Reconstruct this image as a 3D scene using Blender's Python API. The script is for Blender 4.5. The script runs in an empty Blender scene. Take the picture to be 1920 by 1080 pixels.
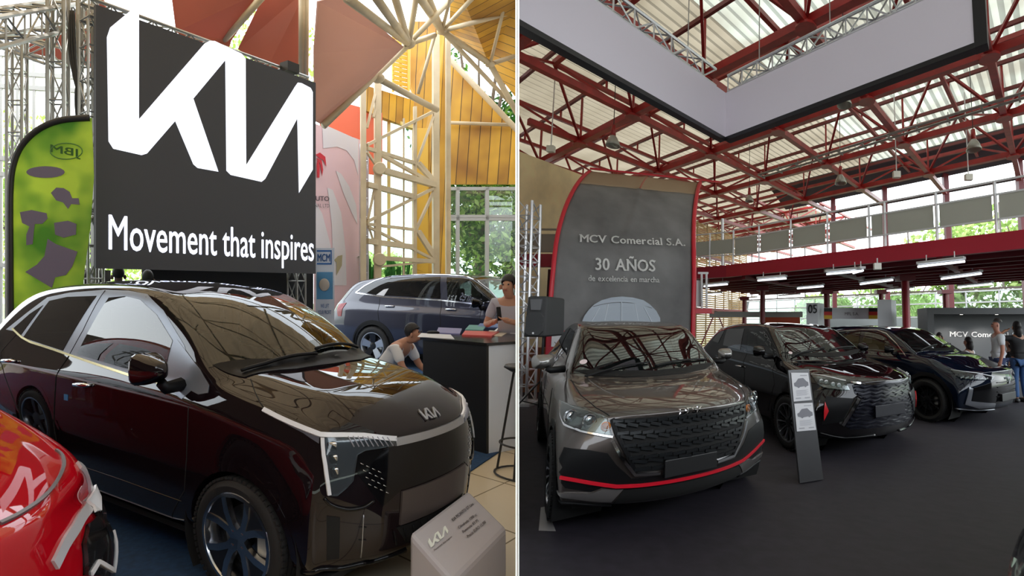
import bpy, bmesh, math, random
import numpy as np
from mathutils import Vector, Matrix, geometry, interpolate
from mathutils.bvhtree import BVHTree
random.seed(7)
S = bpy.context.scene
COL = S.collection
# ------------------------------------------------------------------ camera, sky, exposure
CAM = Vector((0, 0, 1.606)); PITCH = 0.07028
cd = bpy.data.cameras.new('camera'); cam = bpy.data.objects.new('camera', cd); COL.objects.link(cam)
cd.lens = 18.75; cd.sensor_width = 36; cd.clip_start = .05; cd.clip_end = 400
cam.location = CAM; cam.rotation_euler = (math.pi/2+PITCH, 0, 0); S.camera = cam
w = bpy.data.worlds.new('sky'); S.world = w; w.use_nodes = True
nt = w.node_tree; bg = nt.nodes['Background']
tc = nt.nodes.new('ShaderNodeTexCoord'); sx = nt.nodes.new('ShaderNodeSeparateXYZ'); cr = nt.nodes.new('ShaderNodeValToRGB')
nt.links.new(tc.outputs['Generated'], sx.inputs[0]); nt.links.new(sx.outputs[2], cr.inputs[0]); nt.links.new(cr.outputs[0], bg.inputs[0])
cr.color_ramp.elements[0].position = 0; cr.color_ramp.elements[0].color = (.30, .34, .30, 1)
cr.color_ramp.elements[1].position = .35; cr.color_ramp.elements[1].color = (.86, .93, 1, 1)
e = cr.color_ramp.elements.new(.06); e.color = (.8, .85, .85, 1)
bg.inputs[1].default_value = 4.0
sd = bpy.data.lights.new('sun', 'SUN'); so = bpy.data.objects.new('sun', sd); COL.objects.link(so)
sd.energy = 2.5; sd.angle = .02; sd.color = (1, .95, .86); so.rotation_euler = (math.radians(50), 0, math.radians(150))
so['label'] = 'sun'
S.view_settings.view_transform = 'Standard'; S.view_settings.look = 'None'; S.view_settings.gamma = 1
S.view_settings.exposure = 0.25
# ------------------------------------------------------------------ the two halls: metres (x right, y ahead, z up), then sheared and stretched about the camera
class Hall:
    def __init__(s, ex, ey, ez, h):
        s.M = Matrix((ex, ey, ez)).transposed(); s.I = s.M.inverted(); s.h = h
    def w(s, p): return CAM + s.M @ (Vector(p) - Vector((0, 0, s.h)))
    def ray(s, u, v):
        d = Matrix.Rotation(PITCH, 3, 'X') @ Vector(((u-960)/1000, 1, (540-v)/1000)); return (s.I @ d).normalized()
    def aty(s, u, v, y): d = s.ray(u, v); return Vector((0, 0, s.h)) + d*(y/d.y)
    def atz(s, u, v, z): d = s.ray(u, v); return Vector((0, 0, s.h)) + d*((z-s.h)/d.z)
    def atp(s, u, v, p0, n):
        d = s.ray(u, v); o = Vector((0, 0, s.h)); n = Vector(n); return o + d*((Vector(p0)-o).dot(n)/d.dot(n))
LH = Hall((1, 0, 0), (-.3967, .8313, .0585), (0, -.0702, .9975), 1.467)  # skewed sideways, depth shortened and floor tilted about the camera
RH = Hall((1, 0, 0), (.6617, 1.3655, 0), (.0637, .0611, 1.002), 1.603)  # skewed sideways, depth stretched and uprights leaned about the camera
# ------------------------------------------------------------------ materials
MATS = {}
def mat(name, col=(.5, .5, .5), rough=.5, metal=0, spec=.5, coat=0, emit=0, alpha=1, noise=0, nscale=20, bump=0, sheen=0, trans=0, croug=.03):
    if name in MATS: return MATS[name]
    m = bpy.data.materials.new(name); m.use_nodes = True; n = m.node_tree; b = n.nodes['Principled BSDF']
    c = tuple(col)+(1,)
    b.inputs['Base Color'].default_value = c; b.inputs['Roughness'].default_value = rough; b.inputs['Metallic'].default_value = metal
    b.inputs['Specular IOR Level'].default_value = spec; b.inputs['Coat Weight'].default_value = coat; b.inputs['Coat Roughness'].default_value = croug
    b.inputs['Alpha'].default_value = alpha; b.inputs['Transmission Weight'].default_value = trans
    if emit: b.inputs['Emission Color'].default_value = c; b.inputs['Emission Strength'].default_value = emit
    if noise or bump:
        t = n.nodes.new('ShaderNodeTexCoord'); q = n.nodes.new('ShaderNodeTexNoise'); q.inputs['Scale'].default_value = nscale; q.inputs['Detail'].default_value = 5
        n.links.new(t.outputs['Object'], q.inputs['Vector'])
        if noise:
            r = n.nodes.new('ShaderNodeMixRGB'); r.blend_type = 'MULTIPLY'; r.inputs[0].default_value = 1; r.inputs[1].default_value = c
            k = n.nodes.new('ShaderNodeMapRange'); k.inputs[1].default_value = .3; k.inputs[2].default_value = .7; k.inputs[3].default_value = 1-noise; k.inputs[4].default_value = 1+noise
            n.links.new(q.outputs['Fac'], k.inputs[0]); n.links.new(k.outputs[0], r.inputs[2]); n.links.new(r.outputs[0], b.inputs['Base Color'])
        if bump:
            u = n.nodes.new('ShaderNodeBump'); u.inputs['Strength'].default_value = bump; u.inputs['Distance'].default_value = .01
            n.links.new(q.outputs['Fac'], u.inputs['Height']); n.links.new(u.outputs[0], b.inputs['Normal'])
    MATS[name] = m; return m
def glass(name, tint=(.02, .025, .025), fac=.35, rough=0):
    """tinted pane: lets 'fac' of the light straight through, mirrors by fresnel"""
    if name in MATS: return MATS[name]
    m = bpy.data.materials.new(name); m.use_nodes = True; n = m.node_tree; n.nodes.clear()
    o = n.nodes.new('ShaderNodeOutputMaterial'); tr = n.nodes.new('ShaderNodeBsdfTransparent'); gl = n.nodes.new('ShaderNodeBsdfGlossy'); df = n.nodes.new('ShaderNodeBsdfDiffuse')
    a = n.nodes.new('ShaderNodeMixShader'); b = n.nodes.new('ShaderNodeMixShader'); fr = n.nodes.new('ShaderNodeFresnel')
    tr.inputs[0].default_value = (.85, .95, .92, 1); df.inputs[0].default_value = tint+(1,); gl.inputs['Roughness'].default_value = rough; gl.inputs[0].default_value = (1, 1, 1, 1)
    a.inputs[0].default_value = fac; n.links.new(df.outputs[0], a.inputs[1]); n.links.new(tr.outputs[0], a.inputs[2])
    fr.inputs[0].default_value = 1.6; n.links.new(fr.outputs[0], b.inputs[0]); n.links.new(a.outputs[0], b.inputs[1]); n.links.new(gl.outputs[0], b.inputs[2])
    n.links.new(b.outputs[0], o.inputs[0]); MATS[name] = m; return m
# ------------------------------------------------------------------ mesh building
def tag(o, label=None, cat=None, group=None, kind=None):
    if label: o['label'] = label
    if cat: o['category'] = cat
    if group: o['group'] = group
    if kind: o['kind'] = kind
    return o
def empty(name, wpos, label=None, cat=None, group=None):
    o = bpy.data.objects.new(name, None); COL.objects.link(o); o.location = wpos; o.empty_display_size = .1
    return tag(o, label, cat, group)
def orth(d):
    d = Vector(d).normalized(); a = Vector((0, 0, 1)) if abs(d.z) < .9 else Vector((1, 0, 0))
    u = d.cross(a).normalized(); return u, d.cross(u).normalized()
class MB:
    def __init__(s): s.v = []; s.f = []; s.m = []; s.cur = 0; s.smooth = False
    def add(s, vs, fs):
        o = len(s.v); s.v += [Vector(p) for p in vs]; s.f += [tuple(i+o for i in f) for f in fs]; s.m += [s.cur]*len(fs); return s
    def box(s, a, b):
        x0, y0, z0 = a; x1, y1, z1 = b
        return s.hexa([(x0, y0, z0), (x1, y0, z0), (x1, y1, z0), (x0, y1, z0), (x0, y0, z1), (x1, y0, z1), (x1, y1, z1), (x0, y1, z1)])
    def hexa(s, p): return s.add(p, [(0, 3, 2, 1), (4, 5, 6, 7), (0, 1, 5, 4), (1, 2, 6, 5), (2, 3, 7, 6), (3, 0, 4, 7)])
    def obox(s, c, ax, ay, az, hx, hy, hz):
        c = Vector(c); ax = Vector(ax).normalized()*hx; ay = Vector(ay).normalized()*hy; az = Vector(az).normalized()*hz
        return s.hexa([c-ax-ay-az, c+ax-ay-az, c+ax+ay-az, c-ax+ay-az, c-ax-ay+az, c+ax-ay+az, c+ax+ay+az, c-ax+ay+az])
    def bar(s, a, b, w, h=None, up=None):
        a = Vector(a); b = Vector(b); d = (b-a).normalized(); h = h or w
        if up is None: u, v = orth(d)
        else: u = d.cross(Vector(up)).normalized(); v = u.cross(d)
        u = u*w/2; v = v*h/2
        return s.hexa([a-u-v, a+u-v, a+u+v, a-u+v, b-u-v, b+u-v, b+u+v, b-u+v])
    def tube(s, pts, r, n=8, cap=True, closed=False):
        pts = [Vector(p) for p in pts]; k = len(pts); vs = []; fs = []; u = None
        for i, p in enumerate(pts):
            if closed: d = (pts[(i+1) % k]-pts[i-1]).normalized()
            else: d = (pts[min(i+1, k-1)]-pts[max(i-1, 0)]).normalized()
            if u is None: u, v = orth(d)
            else: u = (u-d*u.dot(d)).normalized(); v = d.cross(u)
            rr = r[i] if isinstance(r, (list, tuple)) else r
            vs += [p+(u*math.cos(t)+v*math.sin(t))*rr for t in [2*math.pi*j/n for j in range(n)]]
        for i in range(k if closed else k-1):
            for j in range(n):
                a = i*n+j; b = i*n+(j+1) % n; c = ((i+1) % k)*n+(j+1) % n; e = ((i+1) % k)*n+j; fs.append((a, e, c, b))
        if cap and not closed: fs += [tuple(range(n)), tuple(range((k-1)*n+n-1, (k-1)*n-1, -1))]
        return s.add(vs, fs)
    def prism(s, poly, d):
        """poly: 3D points, extruded by vector d"""
        poly = [Vector(p) for p in poly]; n = len(poly); d = Vector(d)
        nn = geometry.normal(poly) if n > 2 else d
        tri = geometry.tessellate_polygon([poly])
        fs = []
        for t in tri: fs += [tuple(t), tuple(x+n for x in reversed(t))]
        fs += [(i, (i+1) % n, (i+1) % n+n, i+n) for i in range(n)]
        return s.add(poly+[p+d for p in poly], fs)
    def quad(s, a, b, c, d): return s.add([a, b, c, d], [(0, 1, 2, 3)])
    def lathe(s, c, axis, prof, n=32, u=None):
        """prof: (radius, along axis)"""
        axis = Vector(axis).normalized(); c = Vector(c); U, V = orth(axis)
        vs = []; fs = []; k = len(prof)
        for r, a in prof: vs += [c+axis*a+(U*math.cos(2*math.pi*j/n)+V*math.sin(2*math.pi*j/n))*r for j in range(n)]
        for i in range(k-1):
            for j in range(n): fs.append((i*n+j, i*n+(j+1) % n, (i+1)*n+(j+1) % n, (i+1)*n+j))
        if prof[0][0] > 1e-5 and prof[0][0] < prof[-1][0]+9: pass
        return s.add(vs, fs)
    def ball(s, c, r, n=10, sz=1, sy=1):
        c = Vector(c); vs = []; fs = []; m = n//2+1
        for i in range(m+1):
            t = math.pi*i/m
            for j in range(n): p = 2*math.pi*j/n; vs.append(c+Vector((math.sin(t)*math.cos(p)*r, math.sin(t)*math.sin(p)*r*sy, math.cos(t)*r*sz)))
        for i in range(m):
            for j in range(n): fs.append((i*n+j, i*n+(j+1) % n, (i+1)*n+(j+1) % n, (i+1)*n+j))
        return s.add(vs, fs)
    def build(s, name, mats, hall=None, parent=None, xf=None, smooth=None, bevel=0, origin=None, fixn=True):
        """links ONE mesh object; points are in hall coordinates (or local via xf)"""
        pts = [xf(p) if xf else p for p in s.v]
        W = [hall.w(p) for p in pts] if hall else [Vector(p) for p in pts]
        if origin is not None: org = Vector(origin)
        elif parent is not None:
            q = parent; org = Vector(q.location)
            while q.parent: q = q.parent; org += q.location
        else:
            lo = Vector([min(p[k] for p in W) for k in range(3)]); hi = Vector([max(p[k] for p in W) for k in range(3)]); org = Vector(((lo.x+hi.x)/2, (lo.y+hi.y)/2, lo.z))
        me = bpy.data.meshes.new(name); me.from_pydata([p-org for p in W], [], s.f)
        mats = mats if isinstance(mats, (list, tuple)) else [mats]
        for m in mats: me.materials.append(m)
        if len(mats) > 1: me.polygons.foreach_set('material_index', s.m)
        if fixn:
            bm = bmesh.new(); bm.from_mesh(me); bmesh.ops.remove_doubles(bm, verts=bm.verts, dist=1e-5); bmesh.ops.recalc_face_normals(bm, faces=bm.faces); bm.to_mesh(me); bm.free()
        sm = s.smooth if smooth is None else smooth
        if sm: me.shade_smooth()
        if sm == 'auto': me.set_sharp_from_angle(angle=math.radians(40))
        o = bpy.data.objects.new(name, me); COL.objects.link(o)
        if parent is not None: o.parent = parent; o.location = (0, 0, 0)
        else: o.location = org
        if bevel:
            b = o.modifiers.new('b', 'BEVEL'); b.width = bevel; b.segments = 2; b.limit_method = 'ANGLE'; b.angle_limit = math.radians(40)
        return o
def rotz(a):
    c, s = math.cos(a), math.sin(a); return lambda p: Vector((p[0]*c-p[1]*s, p[0]*s+p[1]*c, p[2]))
def txt_mesh(body, size=1, sx=1, bold=0, align='CENTER', res=3):
    """outline text as mesh data: list of 2D verts + faces, baseline at 0"""
    cu = bpy.data.curves.new('txt', 'FONT'); cu.body = body; cu.size = size; cu.align_x = align; cu.offset = 0; cu.resolution_u = res; cu.fill_mode = 'FRONT'
    o = bpy.data.objects.new('txt', cu); COL.objects.link(o); dg = bpy.context.evaluated_depsgraph_get()
    me = o.evaluated_get(dg).to_mesh(); vs = [(p.co.x*sx, p.co.y) for p in me.vertices]; fs = [tuple(f.vertices) for f in me.polygons]
    if bold:
        k = len(vs); b0, f0 = list(vs), list(fs)
        for n_, (dx, dy) in enumerate(((bold, 0), (-bold, 0), (0, bold*.6), (0, -bold*.6))): vs = vs+[(x+dx, y+dy) for x, y in b0]; fs = fs+[tuple(i+k*(n_+1) for i in f) for f in f0]
    o.evaluated_get(dg).to_mesh_clear(); bpy.data.objects.remove(o); bpy.data.curves.remove(cu); return vs, fs
def put_text(body, o, ux, uy, height, width=None, bold=0, thick=.002, align='CENTER', mb=None):
    """text on the plane o + x*ux + y*uy; cap height 'height', total width fitted"""
    vs, fs = txt_mesh(body, 1, 1, bold, 'LEFT'); xs = [v[0] for v in vs]; x0, x1 = min(xs), max(xs); caps = max(v[1] for v in vs)
    sy = height/caps; sx_ = width/(x1-x0) if width else sy; off = {'CENTER': -(x0+x1)/2, 'LEFT': -x0, 'RIGHT': -x1}[align]
    ux = Vector(ux).normalized(); uy = Vector(uy).normalized(); n = ux.cross(uy).normalized(); o = Vector(o)
    mb = mb or MB(); P = [o+ux*((x+off)*sx_)+uy*(y*sy)+n*thick for x, y in vs]; mb.add(P, fs)
    return mb
# ------------------------------------------------------------------ cars
def rlerp(a, b, t): return a+(b-a)*t
def cr_curve(pts, n=6, closed=True):
    """Catmull-Rom through 3D points"""
    P = [Vector(p) for p in pts]; k = len(P); out = []
    for i in range(k if closed else k-1):
        p1 = P[i]; p2 = P[(i+1) % k]; p0 = P[i-1] if (closed or i > 0) else p1; p3 = P[(i+2) % k] if (closed or i < k-2) else p2
        for j in range(n):
            t = j/n; out.append(.5*((2*p1)+(p2-p0)*t+(2*p0-5*p1+4*p2-p3)*t*t+(3*p1-3*p2+p3-p0)*t**3))
    if not closed: out.append(P[-1])
    return out
def inpoly(x, y, poly):
    c = False; j = len(poly)-1
    for i in range(len(poly)):
        xi, yi = poly[i]; xj, yj = poly[j]
        if (yi > y) != (yj > y) and x < (xj-xi)*(y-yi)/(yj-yi)+xi: c = not c
        j = i
    return c
def inset2(poly, w):
    n = len(poly); A = sum(poly[i-1][0]*poly[i][1]-poly[i][0]*poly[i-1][1] for i in range(n)); s = 1 if A > 0 else -1; out = []
    for i in range(n):
        a = Vector(poly[i-1]); b = Vector(poly[i]); c = Vector(poly[(i+1) % n]); d1 = (b-a); d2 = (c-b)
        if d1.length < 1e-7 or d2.length < 1e-7: out.append(tuple(b)); continue
        d1.normalize(); d2.normalize(); n1 = Vector((-d1.y, d1.x))*s; n2 = Vector((-d2.y, d2.x))*s; m = n1+n2
        if m.length < .2: m = n1
        m.normalize(); k = max(.5, m.dot(n1)); out.append(tuple(b+m*(w/k)))
    return out
def densify2(poly, res):
    out = []; n = len(poly)
    for i in range(n):
        a = Vector(poly[i]); b = Vector(poly[(i+1) % n]); k = max(1, int((b-a).length/res))
        out += [tuple(a.lerp(b, j/k)) for j in range(k)]
    return out
class Car:
    """stations: rows of (x, bow, ys, zs, ye, ze, yg, zg, yr, zr, zc) from nose to tail; local x ahead, y left, z up, origin under the front axle"""
    def __init__(s, name, label, hall, org, deg, st, paint, nose, tail, wb, wr, track, arch, cut=True, creases=None, level=3):
        s.h = hall; s.org = Vector((org[0], org[1], 0)); a = math.radians(deg); s.F = Vector((math.cos(a), math.sin(a), 0)); s.L = Vector((-math.sin(a), math.cos(a), 0))
        s.root = empty(name, hall.w(s.org), label, 'car'); s.paint = paint; s.wb = wb; s.wr = wr; s.track = track; s.arch = arch
        s.cuts = []; s.make(st, nose, tail, creases or {}, level)
    def xf(s, p): return s.org+s.F*p[0]+s.L*p[1]+Vector((0, 0, p[2]))
    def loc(s, p): d = Vector(p)-s.org; return Vector((d.dot(s.F), d.dot(s.L), d.z))
    def make(s, st, nose, tail, creases, level):
        N = len(st); J = 7; V = []; idx = {}
        def vid(key, p, m):
            if m and abs(p[1]) < 1e-6: m = 0
            k = (key, m)
            if k not in idx: idx[k] = len(V); V.append((p[0], -p[1] if m else p[1], p[2]))
            return idx[k]
        def rows(i):
            x, bow, ys, zs, ye, ze, yg, zg, yr, zr, zc = st[i]
            zm = zs+(ze-zs)*.62
            return [(ys*.90, zs), (ys*.965, zs+.05), (ys*.995, zs+(ze-zs)*.33), (ys, zm), (rlerp(ys, ye, .45), ze-(ze-zs)*.14)]
        def top(i):
            x, bow, ys, zs, ye, ze, yg, zg, yr, zr, zc = st[i]
            mid = ((yg+yr)/2+.018, (zg+zr)/2)
            c = [(0, zc), (yr*.36, zc-(zc-zr)*.10), (yr*.72, zc-(zc-zr)*.42), (yr, zr), mid, (yg, zg), (ye, ze)]
            return [(x+bow*(1-min(1, abs(y)/ye)**2.2), y, z) for y, z in c]
        T = [top(i) for i in range(N)]; Sd = [[(st[i][0], y, z) for y, z in rows(i)] for i in range(N)]
        # nose and tail rows share the side columns
        def endp(i, k, j, prof, sg):
            x, bow, ys, zs, ye, ze = st[i][:6]; tp = T[i][j]; zside = Sd[i][k][2]
            f = (zside-zs)/(ze-zs); z = zs+f*(tp[2]-zs); y = tp[1]*(Sd[i][k][1]/ye)
            return (x+bow*(1-min(1, tp[1]/ye)**2.2)+prof[k], y, z)
        for i, prof in ((0, nose), (N-1, tail)):
            Sd[i] = [(st[i][0]+prof[k]*(.55 if 1 else 1), p[1], p[2]) for k, p in enumerate(Sd[i])]
        F = []; creaseE = []
        for m in (0, 1):
            g = lambda key, p: vid(key, p, m)
            side = [[g(('s', i, k), Sd[i][k]) for k in range(5)]+[g(('t', i, 6), T[i][6])] for i in range(N)]
            topv = [[g(('t', i, j), T[i][j]) for j in range(J)] for i in range(N)]
            for i in range(N-1):
                for k in range(5): F.append((side[i][k], side[i+1][k], side[i+1][k+1], side[i][k+1]) if not m else (side[i][k+1], side[i+1][k+1], side[i+1][k], side[i][k]))
                for j in range(J-1): F.append((topv[i][j], topv[i][j+1], topv[i+1][j+1], topv[i+1][j]) if m else (topv[i+1][j], topv[i+1][j+1], topv[i][j+1], topv[i][j]))
            for i, prof, tg in ((0, nose, 'f'), (N-1, tail, 'r')):
                E = [[g((tg, k, j), endp(i, k, j, prof, 1)) for j in range(J-1)]+[side[i][k]] for k in range(5)]+[topv[i]]
                for k in range(5):
                    for j in range(J-1):
                        q = (E[k][j], E[k][j+1], E[k+1][j+1], E[k+1][j]); F.append(q if (m == 0) == (tg == 'f') else q[::-1])
            for (kind, a, b, val) in creases.get('t', []):   # ('row', i, (j0,j1), v) across or ('col', j, (i0,i1), v) along
                if kind == 'row': creaseE += [(topv[a][j], topv[a][j+1], val) for j in range(b[0], b[1])]
                else: creaseE += [(topv[i][a], topv[i+1][a], val) for i in range(b[0], b[1])]
            for (k, b, val) in creases.get('s', []): creaseE += [(side[i][k], side[i+1][k], val) for i in range(b[0], b[1])]
        me = bpy.data.meshes.new('body'); me.from_pydata(V, [], F)
        bm = bmesh.new(); bm.from_mesh(me); bmesh.ops.recalc_face_normals(bm, faces=bm.faces)
        cl = bm.edges.layers.float.get('crease_edge') or bm.edges.layers.float.new('crease_edge'); bm.verts.ensure_lookup_table()
        for a, b, v in creaseE:
            e = bm.edges.get((bm.verts[a], bm.verts[b]))
            if e: e[cl] = v
        bm.to_mesh(me); bm.free(); o = bpy.data.objects.new('body', me); COL.objects.link(o)
        mod = o.modifiers.new('s', 'SUBSURF'); mod.levels = 2; mod.render_levels = 2
        tgt = np.array(V); ctl = tgt.copy(); n = len(V)
        for it in range(4):
            me.vertices.foreach_set('co', ctl.ravel()); me.update(); dg = bpy.context.evaluated_depsgraph_get(); ev = o.evaluated_get(dg).to_mesh()
            a = np.empty(len(ev.vertices)*3); ev.vertices.foreach_get('co', a); a = a.reshape(-1, 3)[:n]; ctl += (tgt-a)*.8; o.evaluated_get(dg).to_mesh_clear()
        me.vertices.foreach_set('co', ctl.ravel()); mod.levels = level; me.update()
        dg = bpy.context.evaluated_depsgraph_get(); ev = o.evaluated_get(dg).to_mesh()
        s.bv = [v.co.copy() for v in ev.vertices]; s.bf = [tuple(p.vertices) for p in ev.polygons]
        s.bn = [v.normal.copy() for v in ev.vertices]
        o.evaluated_get(dg).to_mesh_clear(); bpy.data.objects.remove(o); bpy.data.meshes.remove(me)
        s.tree = BVHTree.FromPolygons(s.bv, s.bf)
        for ax in (0, -s.wb): s.cuts.append(('arch', ax))
    def nrm(s, i, p):
        f = s.bf[i]; w = interpolate.poly_3d_calc([s.bv[k] for k in f], p); n = Vector((0, 0, 0))
        for k, a in zip(f, w): n += s.bn[k]*a
        return n.normalized()
    def cast(s, p, d):
        d = Vector(d).normalized(); h, n, i, _ = s.tree.ray_cast(Vector(p)-d*6, d)
        if h is None: h, n, i, _ = s.tree.find_nearest(Vector(p))
        n = s.nrm(i, h)
        if n.dot(d) > 0: n = -n if n.dot(d) > .3 else n
        return h, n
    def px(s, *pts):
        """points of the body surface seen at these places of the photograph"""
        out = []; o = s.loc((0, 0, s.h.h))
        for u, v in pts:
            d = s.h.ray(u, v); dl = Vector((d.dot(s.F), d.dot(s.L), d.z)); h, n, i, _ = s.tree.ray_cast(o, dl)
            if h is None:
                best = None
                for k in range(200):
                    q = o+dl*(1+k*.05*1.2); hh, nn, ii, dist = s.tree.find_nearest(q)
                    if best is None or dist < best[0]: best = (dist, hh)
                h = best[1]
            out.append(h.copy())
        return out
    def patch(s, name, poly, d, m, off=.003, thick=.006, res=.035, hole=None, parent=None, cut=0, mirror=False, extra=None, curve=0, sink=None):
        """a skin piece lying on the body: poly (3D) seen along d"""
        d = Vector(d).normalized(); obs = []
        if curve: poly = cr_curve(poly, curve)
        U, W = orth(d)
        for mm in ([0, 1] if mirror else [0]):
            P = [Vector((p[0], -p[1] if mm else p[1], p[2])) for p in poly]; dd = Vector((d.x, -d.y, d.z)) if mm else d
            U, W = orth(dd); P2 = [(p.dot(U), p.dot(W)) for p in P]
            out = densify2(P2, res); holes = []
            if hole: holes = [densify2(inset2(out, hole), res)]
            if extra:
                for e in extra: holes.append(densify2([((Vector((p[0], -p[1] if mm else p[1], p[2]))).dot(U), (Vector((p[0], -p[1] if mm else p[1], p[2]))).dot(W)) for p in e], res))
            x0, x1 = min(a for a, b in out), max(a for a, b in out); y0, y1 = min(b for a, b in out), max(b for a, b in out)
            pts = list(out); ed = [(i, (i+1) % len(out)) for i in range(len(out))]
            for h in holes: k = len(pts); pts += h; ed += [(k+i, k+(i+1) % len(h)) for i in range(len(h))]
            bd = np.array(pts); nx = int((x1-x0)/res); ny = int((y1-y0)/res)
            for i in range(1, nx+1):
                for j in range(1, ny+1):
                    x = x0+(i-.5*(j % 2))*res; y = y0+j*res
                    if inpoly(x, y, out) and not any(inpoly(x, y, h) for h in holes) and np.min(np.hypot(bd[:, 0]-x, bd[:, 1]-y)) > res*.45: pts.append((x, y))
            r = geometry.delaunay_2d_cdt([Vector(p) for p in pts], ed, [], 0, 1e-6); vs, _, fs = r[0], r[1], r[2]
            keep = []
            for f in fs:
                cx = sum(vs[i].x for i in f)/3; cy = sum(vs[i].y for i in f)/3
                if inpoly(cx, cy, out) and not any(inpoly(cx, cy, h) for h in holes): keep.append(f)
            if not keep: print('EMPTY PATCH', name); continue
            base = (sum((p.dot(dd) for p in P))/len(P)); L3 = []; N3 = []
            for q in vs:
                p = U*q.x+W*q.y+dd*base; h, n = s.cast(p, dd); L3.append(h+n*off); N3.append(n)
            if sink:
                L3 = [p+Vector(dd)*sink for p in L3]
            e2 = {}
            for f in keep:
                for a, b in ((f[0], f[1]), (f[1], f[2]), (f[2], f[0])): e2[(a, b)] = 1
            bord = [(a, b) for (a, b) in e2 if (b, a) not in e2]
            nv = len(L3); vv = L3+[p-n*thick for p, n in zip(L3, N3)]; ff = [tuple(f) for f in keep]+[(b, a, a+nv, b+nv) for a, b in bord]
            # orient
            f = keep[0]; fn = (L3[f[1]]-L3[f[0]]).cross(L3[f[2]]-L3[f[0]])
            if fn.dot(N3[f[0]]) < 0: ff = [t[::-1] for t in ff]
            org = Vector(s.root.location); Wd = [s.h.w(s.xf(p))-org for p in vv]
            me = bpy.data.meshes.new(name); me.from_pydata(Wd, [], ff); me.materials.append(m); me.shade_smooth()
            IT = s.h.I.transposed(); NW = [(IT @ (s.F*n.x+s.L*n.y+Vector((0, 0, n.z)))).normalized() for n in N3]; ln = []
            for p in me.polygons:
                if p.index < len(keep): ln += [NW[v] for v in p.vertices]
                else: ln += [Vector(p.normal)]*len(p.vertices)
            me.normals_split_custom_set(ln)
            o = bpy.data.objects.new(name, me); COL.objects.link(o); o.parent = parent[mm] if isinstance(parent, list) else (parent or s.root); obs.append(o)
            if cut:
                inner = inset2(out, cut); s.cuts.append(('poly', dd, inner, U, W))
        return obs
    def line(s, name, pts, d, m, r=.003, off=0, mirror=False, parent=None, curve=0, res=.03, flat=None):
        """a strip or gap following the body"""
        obs = []
        if curve: pts = cr_curve(pts, curve, False)
        for mm in ([0, 1] if mirror else [0]):
            P = [Vector((p[0], -p[1] if mm else p[1], p[2])) for p in pts]; dd = Vector((d[0], -d[1] if mm else d[1], d[2])); Q = []
            for a, b in zip(P[:-1], P[1:]):
                k = max(1, int((b-a).length/res)); Q += [a.lerp(b, j/k) for j in range(k)]
            Q.append(P[-1]); H = [s.cast(q, dd) for q in Q]; R = [h+n*off for h, n in H]
            mb = MB(); mb.smooth = True
            if flat:
                vs = []; k = len(R)
                for i in range(k):
                    t = (R[min(i+1, k-1)]-R[max(i-1, 0)]).normalized(); sd = t.cross(H[i][1]).normalized()*flat/2; n = H[i][1]*r
                    vs += [R[i]-sd-n, R[i]-sd+n, R[i]+sd+n, R[i]+sd-n]
                fs = [(0, 1, 2, 3), (4*k-1, 4*k-2, 4*k-3, 4*k-4)]
                for i in range(k-1):
                    for j in range(4): fs.append((4*i+j, 4*i+4+j, 4*i+4+(j+1) % 4, 4*i+(j+1) % 4))
                mb.add(vs, fs); mb.smooth = 'auto'
            else: mb.tube(R, r, 6)
            obs.append(mb.build(name, m, s.h, parent[mm] if isinstance(parent, list) else (parent or s.root), s.xf))
        return obs
    def part(s, mb, name, m, parent=None, **k): return mb.build(name, m, s.h, parent or s.root, s.xf, **k)
    def finish(s):
        """the body shell, opened at the wheel arches and behind the panes"""
        C = [sum((s.bv[i] for i in f), Vector((0, 0, 0)))/len(f) for f in s.bf]; keep = []
        prep = []
        for c in s.cuts:
            if c[0] == 'poly': xs = [p[0] for p in c[2]]; ys = [p[1] for p in c[2]]; prep.append((c, min(xs), max(xs), min(ys), max(ys)))
        for f, c in zip(s.bf, C):
            n = s.bn[f[0]]; rm = False
            for k in s.cuts:
                if k[0] == 'arch' and abs(c.y) > .45 and (c.x-k[1])**2+(c.z-s.wr)**2 < s.arch**2 and abs(n.y) > .3: rm = True
            for (k, a, b, e, g) in prep:
                if rm: break
                if n.dot(k[1]) < -.05:
                    x = c.dot(k[3]); y = c.dot(k[4])
                    if a < x < b and e < y < g and inpoly(x, y, k[2]):
                        h, _, _, _ = s.tree.ray_cast(c-k[1]*.5, k[1])
                        rm = True
            if not rm: keep.append(f)
        org = Vector(s.root.location); me = bpy.data.meshes.new('body_shell'); me.from_pydata([s.h.w(s.xf(p))-org for p in s.bv], [], keep); me.materials.append(s.paint); me.shade_smooth()
        bm = bmesh.new(); bm.from_mesh(me); bmesh.ops.delete(bm, geom=[v for v in bm.verts if not v.link_faces], context='VERTS'); bm.to_mesh(me); bm.free()
        o = bpy.data.objects.new('body_shell', me); COL.objects.link(o); o.parent = s.root
        return o
    # ---- common pieces
    def arches(s, m, w=.05, off=.004, ztrim=.2, sink=.05, rear=True):
        for ax in ((0, -s.wb) if rear else (0,)):
            pts = []; R = s.arch+w
            for k in range(25):
                t = math.radians(-28+236*k/24); pts.append((ax+R*math.cos(t), -1, s.wr+R*math.sin(t)))
            inn = []
            for k in range(25):
                t = math.radians(208-236*k/24); inn.append((ax+(s.arch-.015)*math.cos(t), -1, s.wr+(s.arch-.015)*math.sin(t)))
            pts = [p for p in pts+inn]; pts = [Vector((p[0], p[1], max(p[2], ztrim))) for p in pts]
            clean = [pts[0]]
            for p in pts[1:]:
                if (p-clean[-1]).length > .012: clean.append(p)
            s.patch('wheel_arch', clean, (0, 1, 0), m, off, sink, .03, mirror=True)
        blk = mat('liner_black', (.004, .004, .004), .9)
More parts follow.
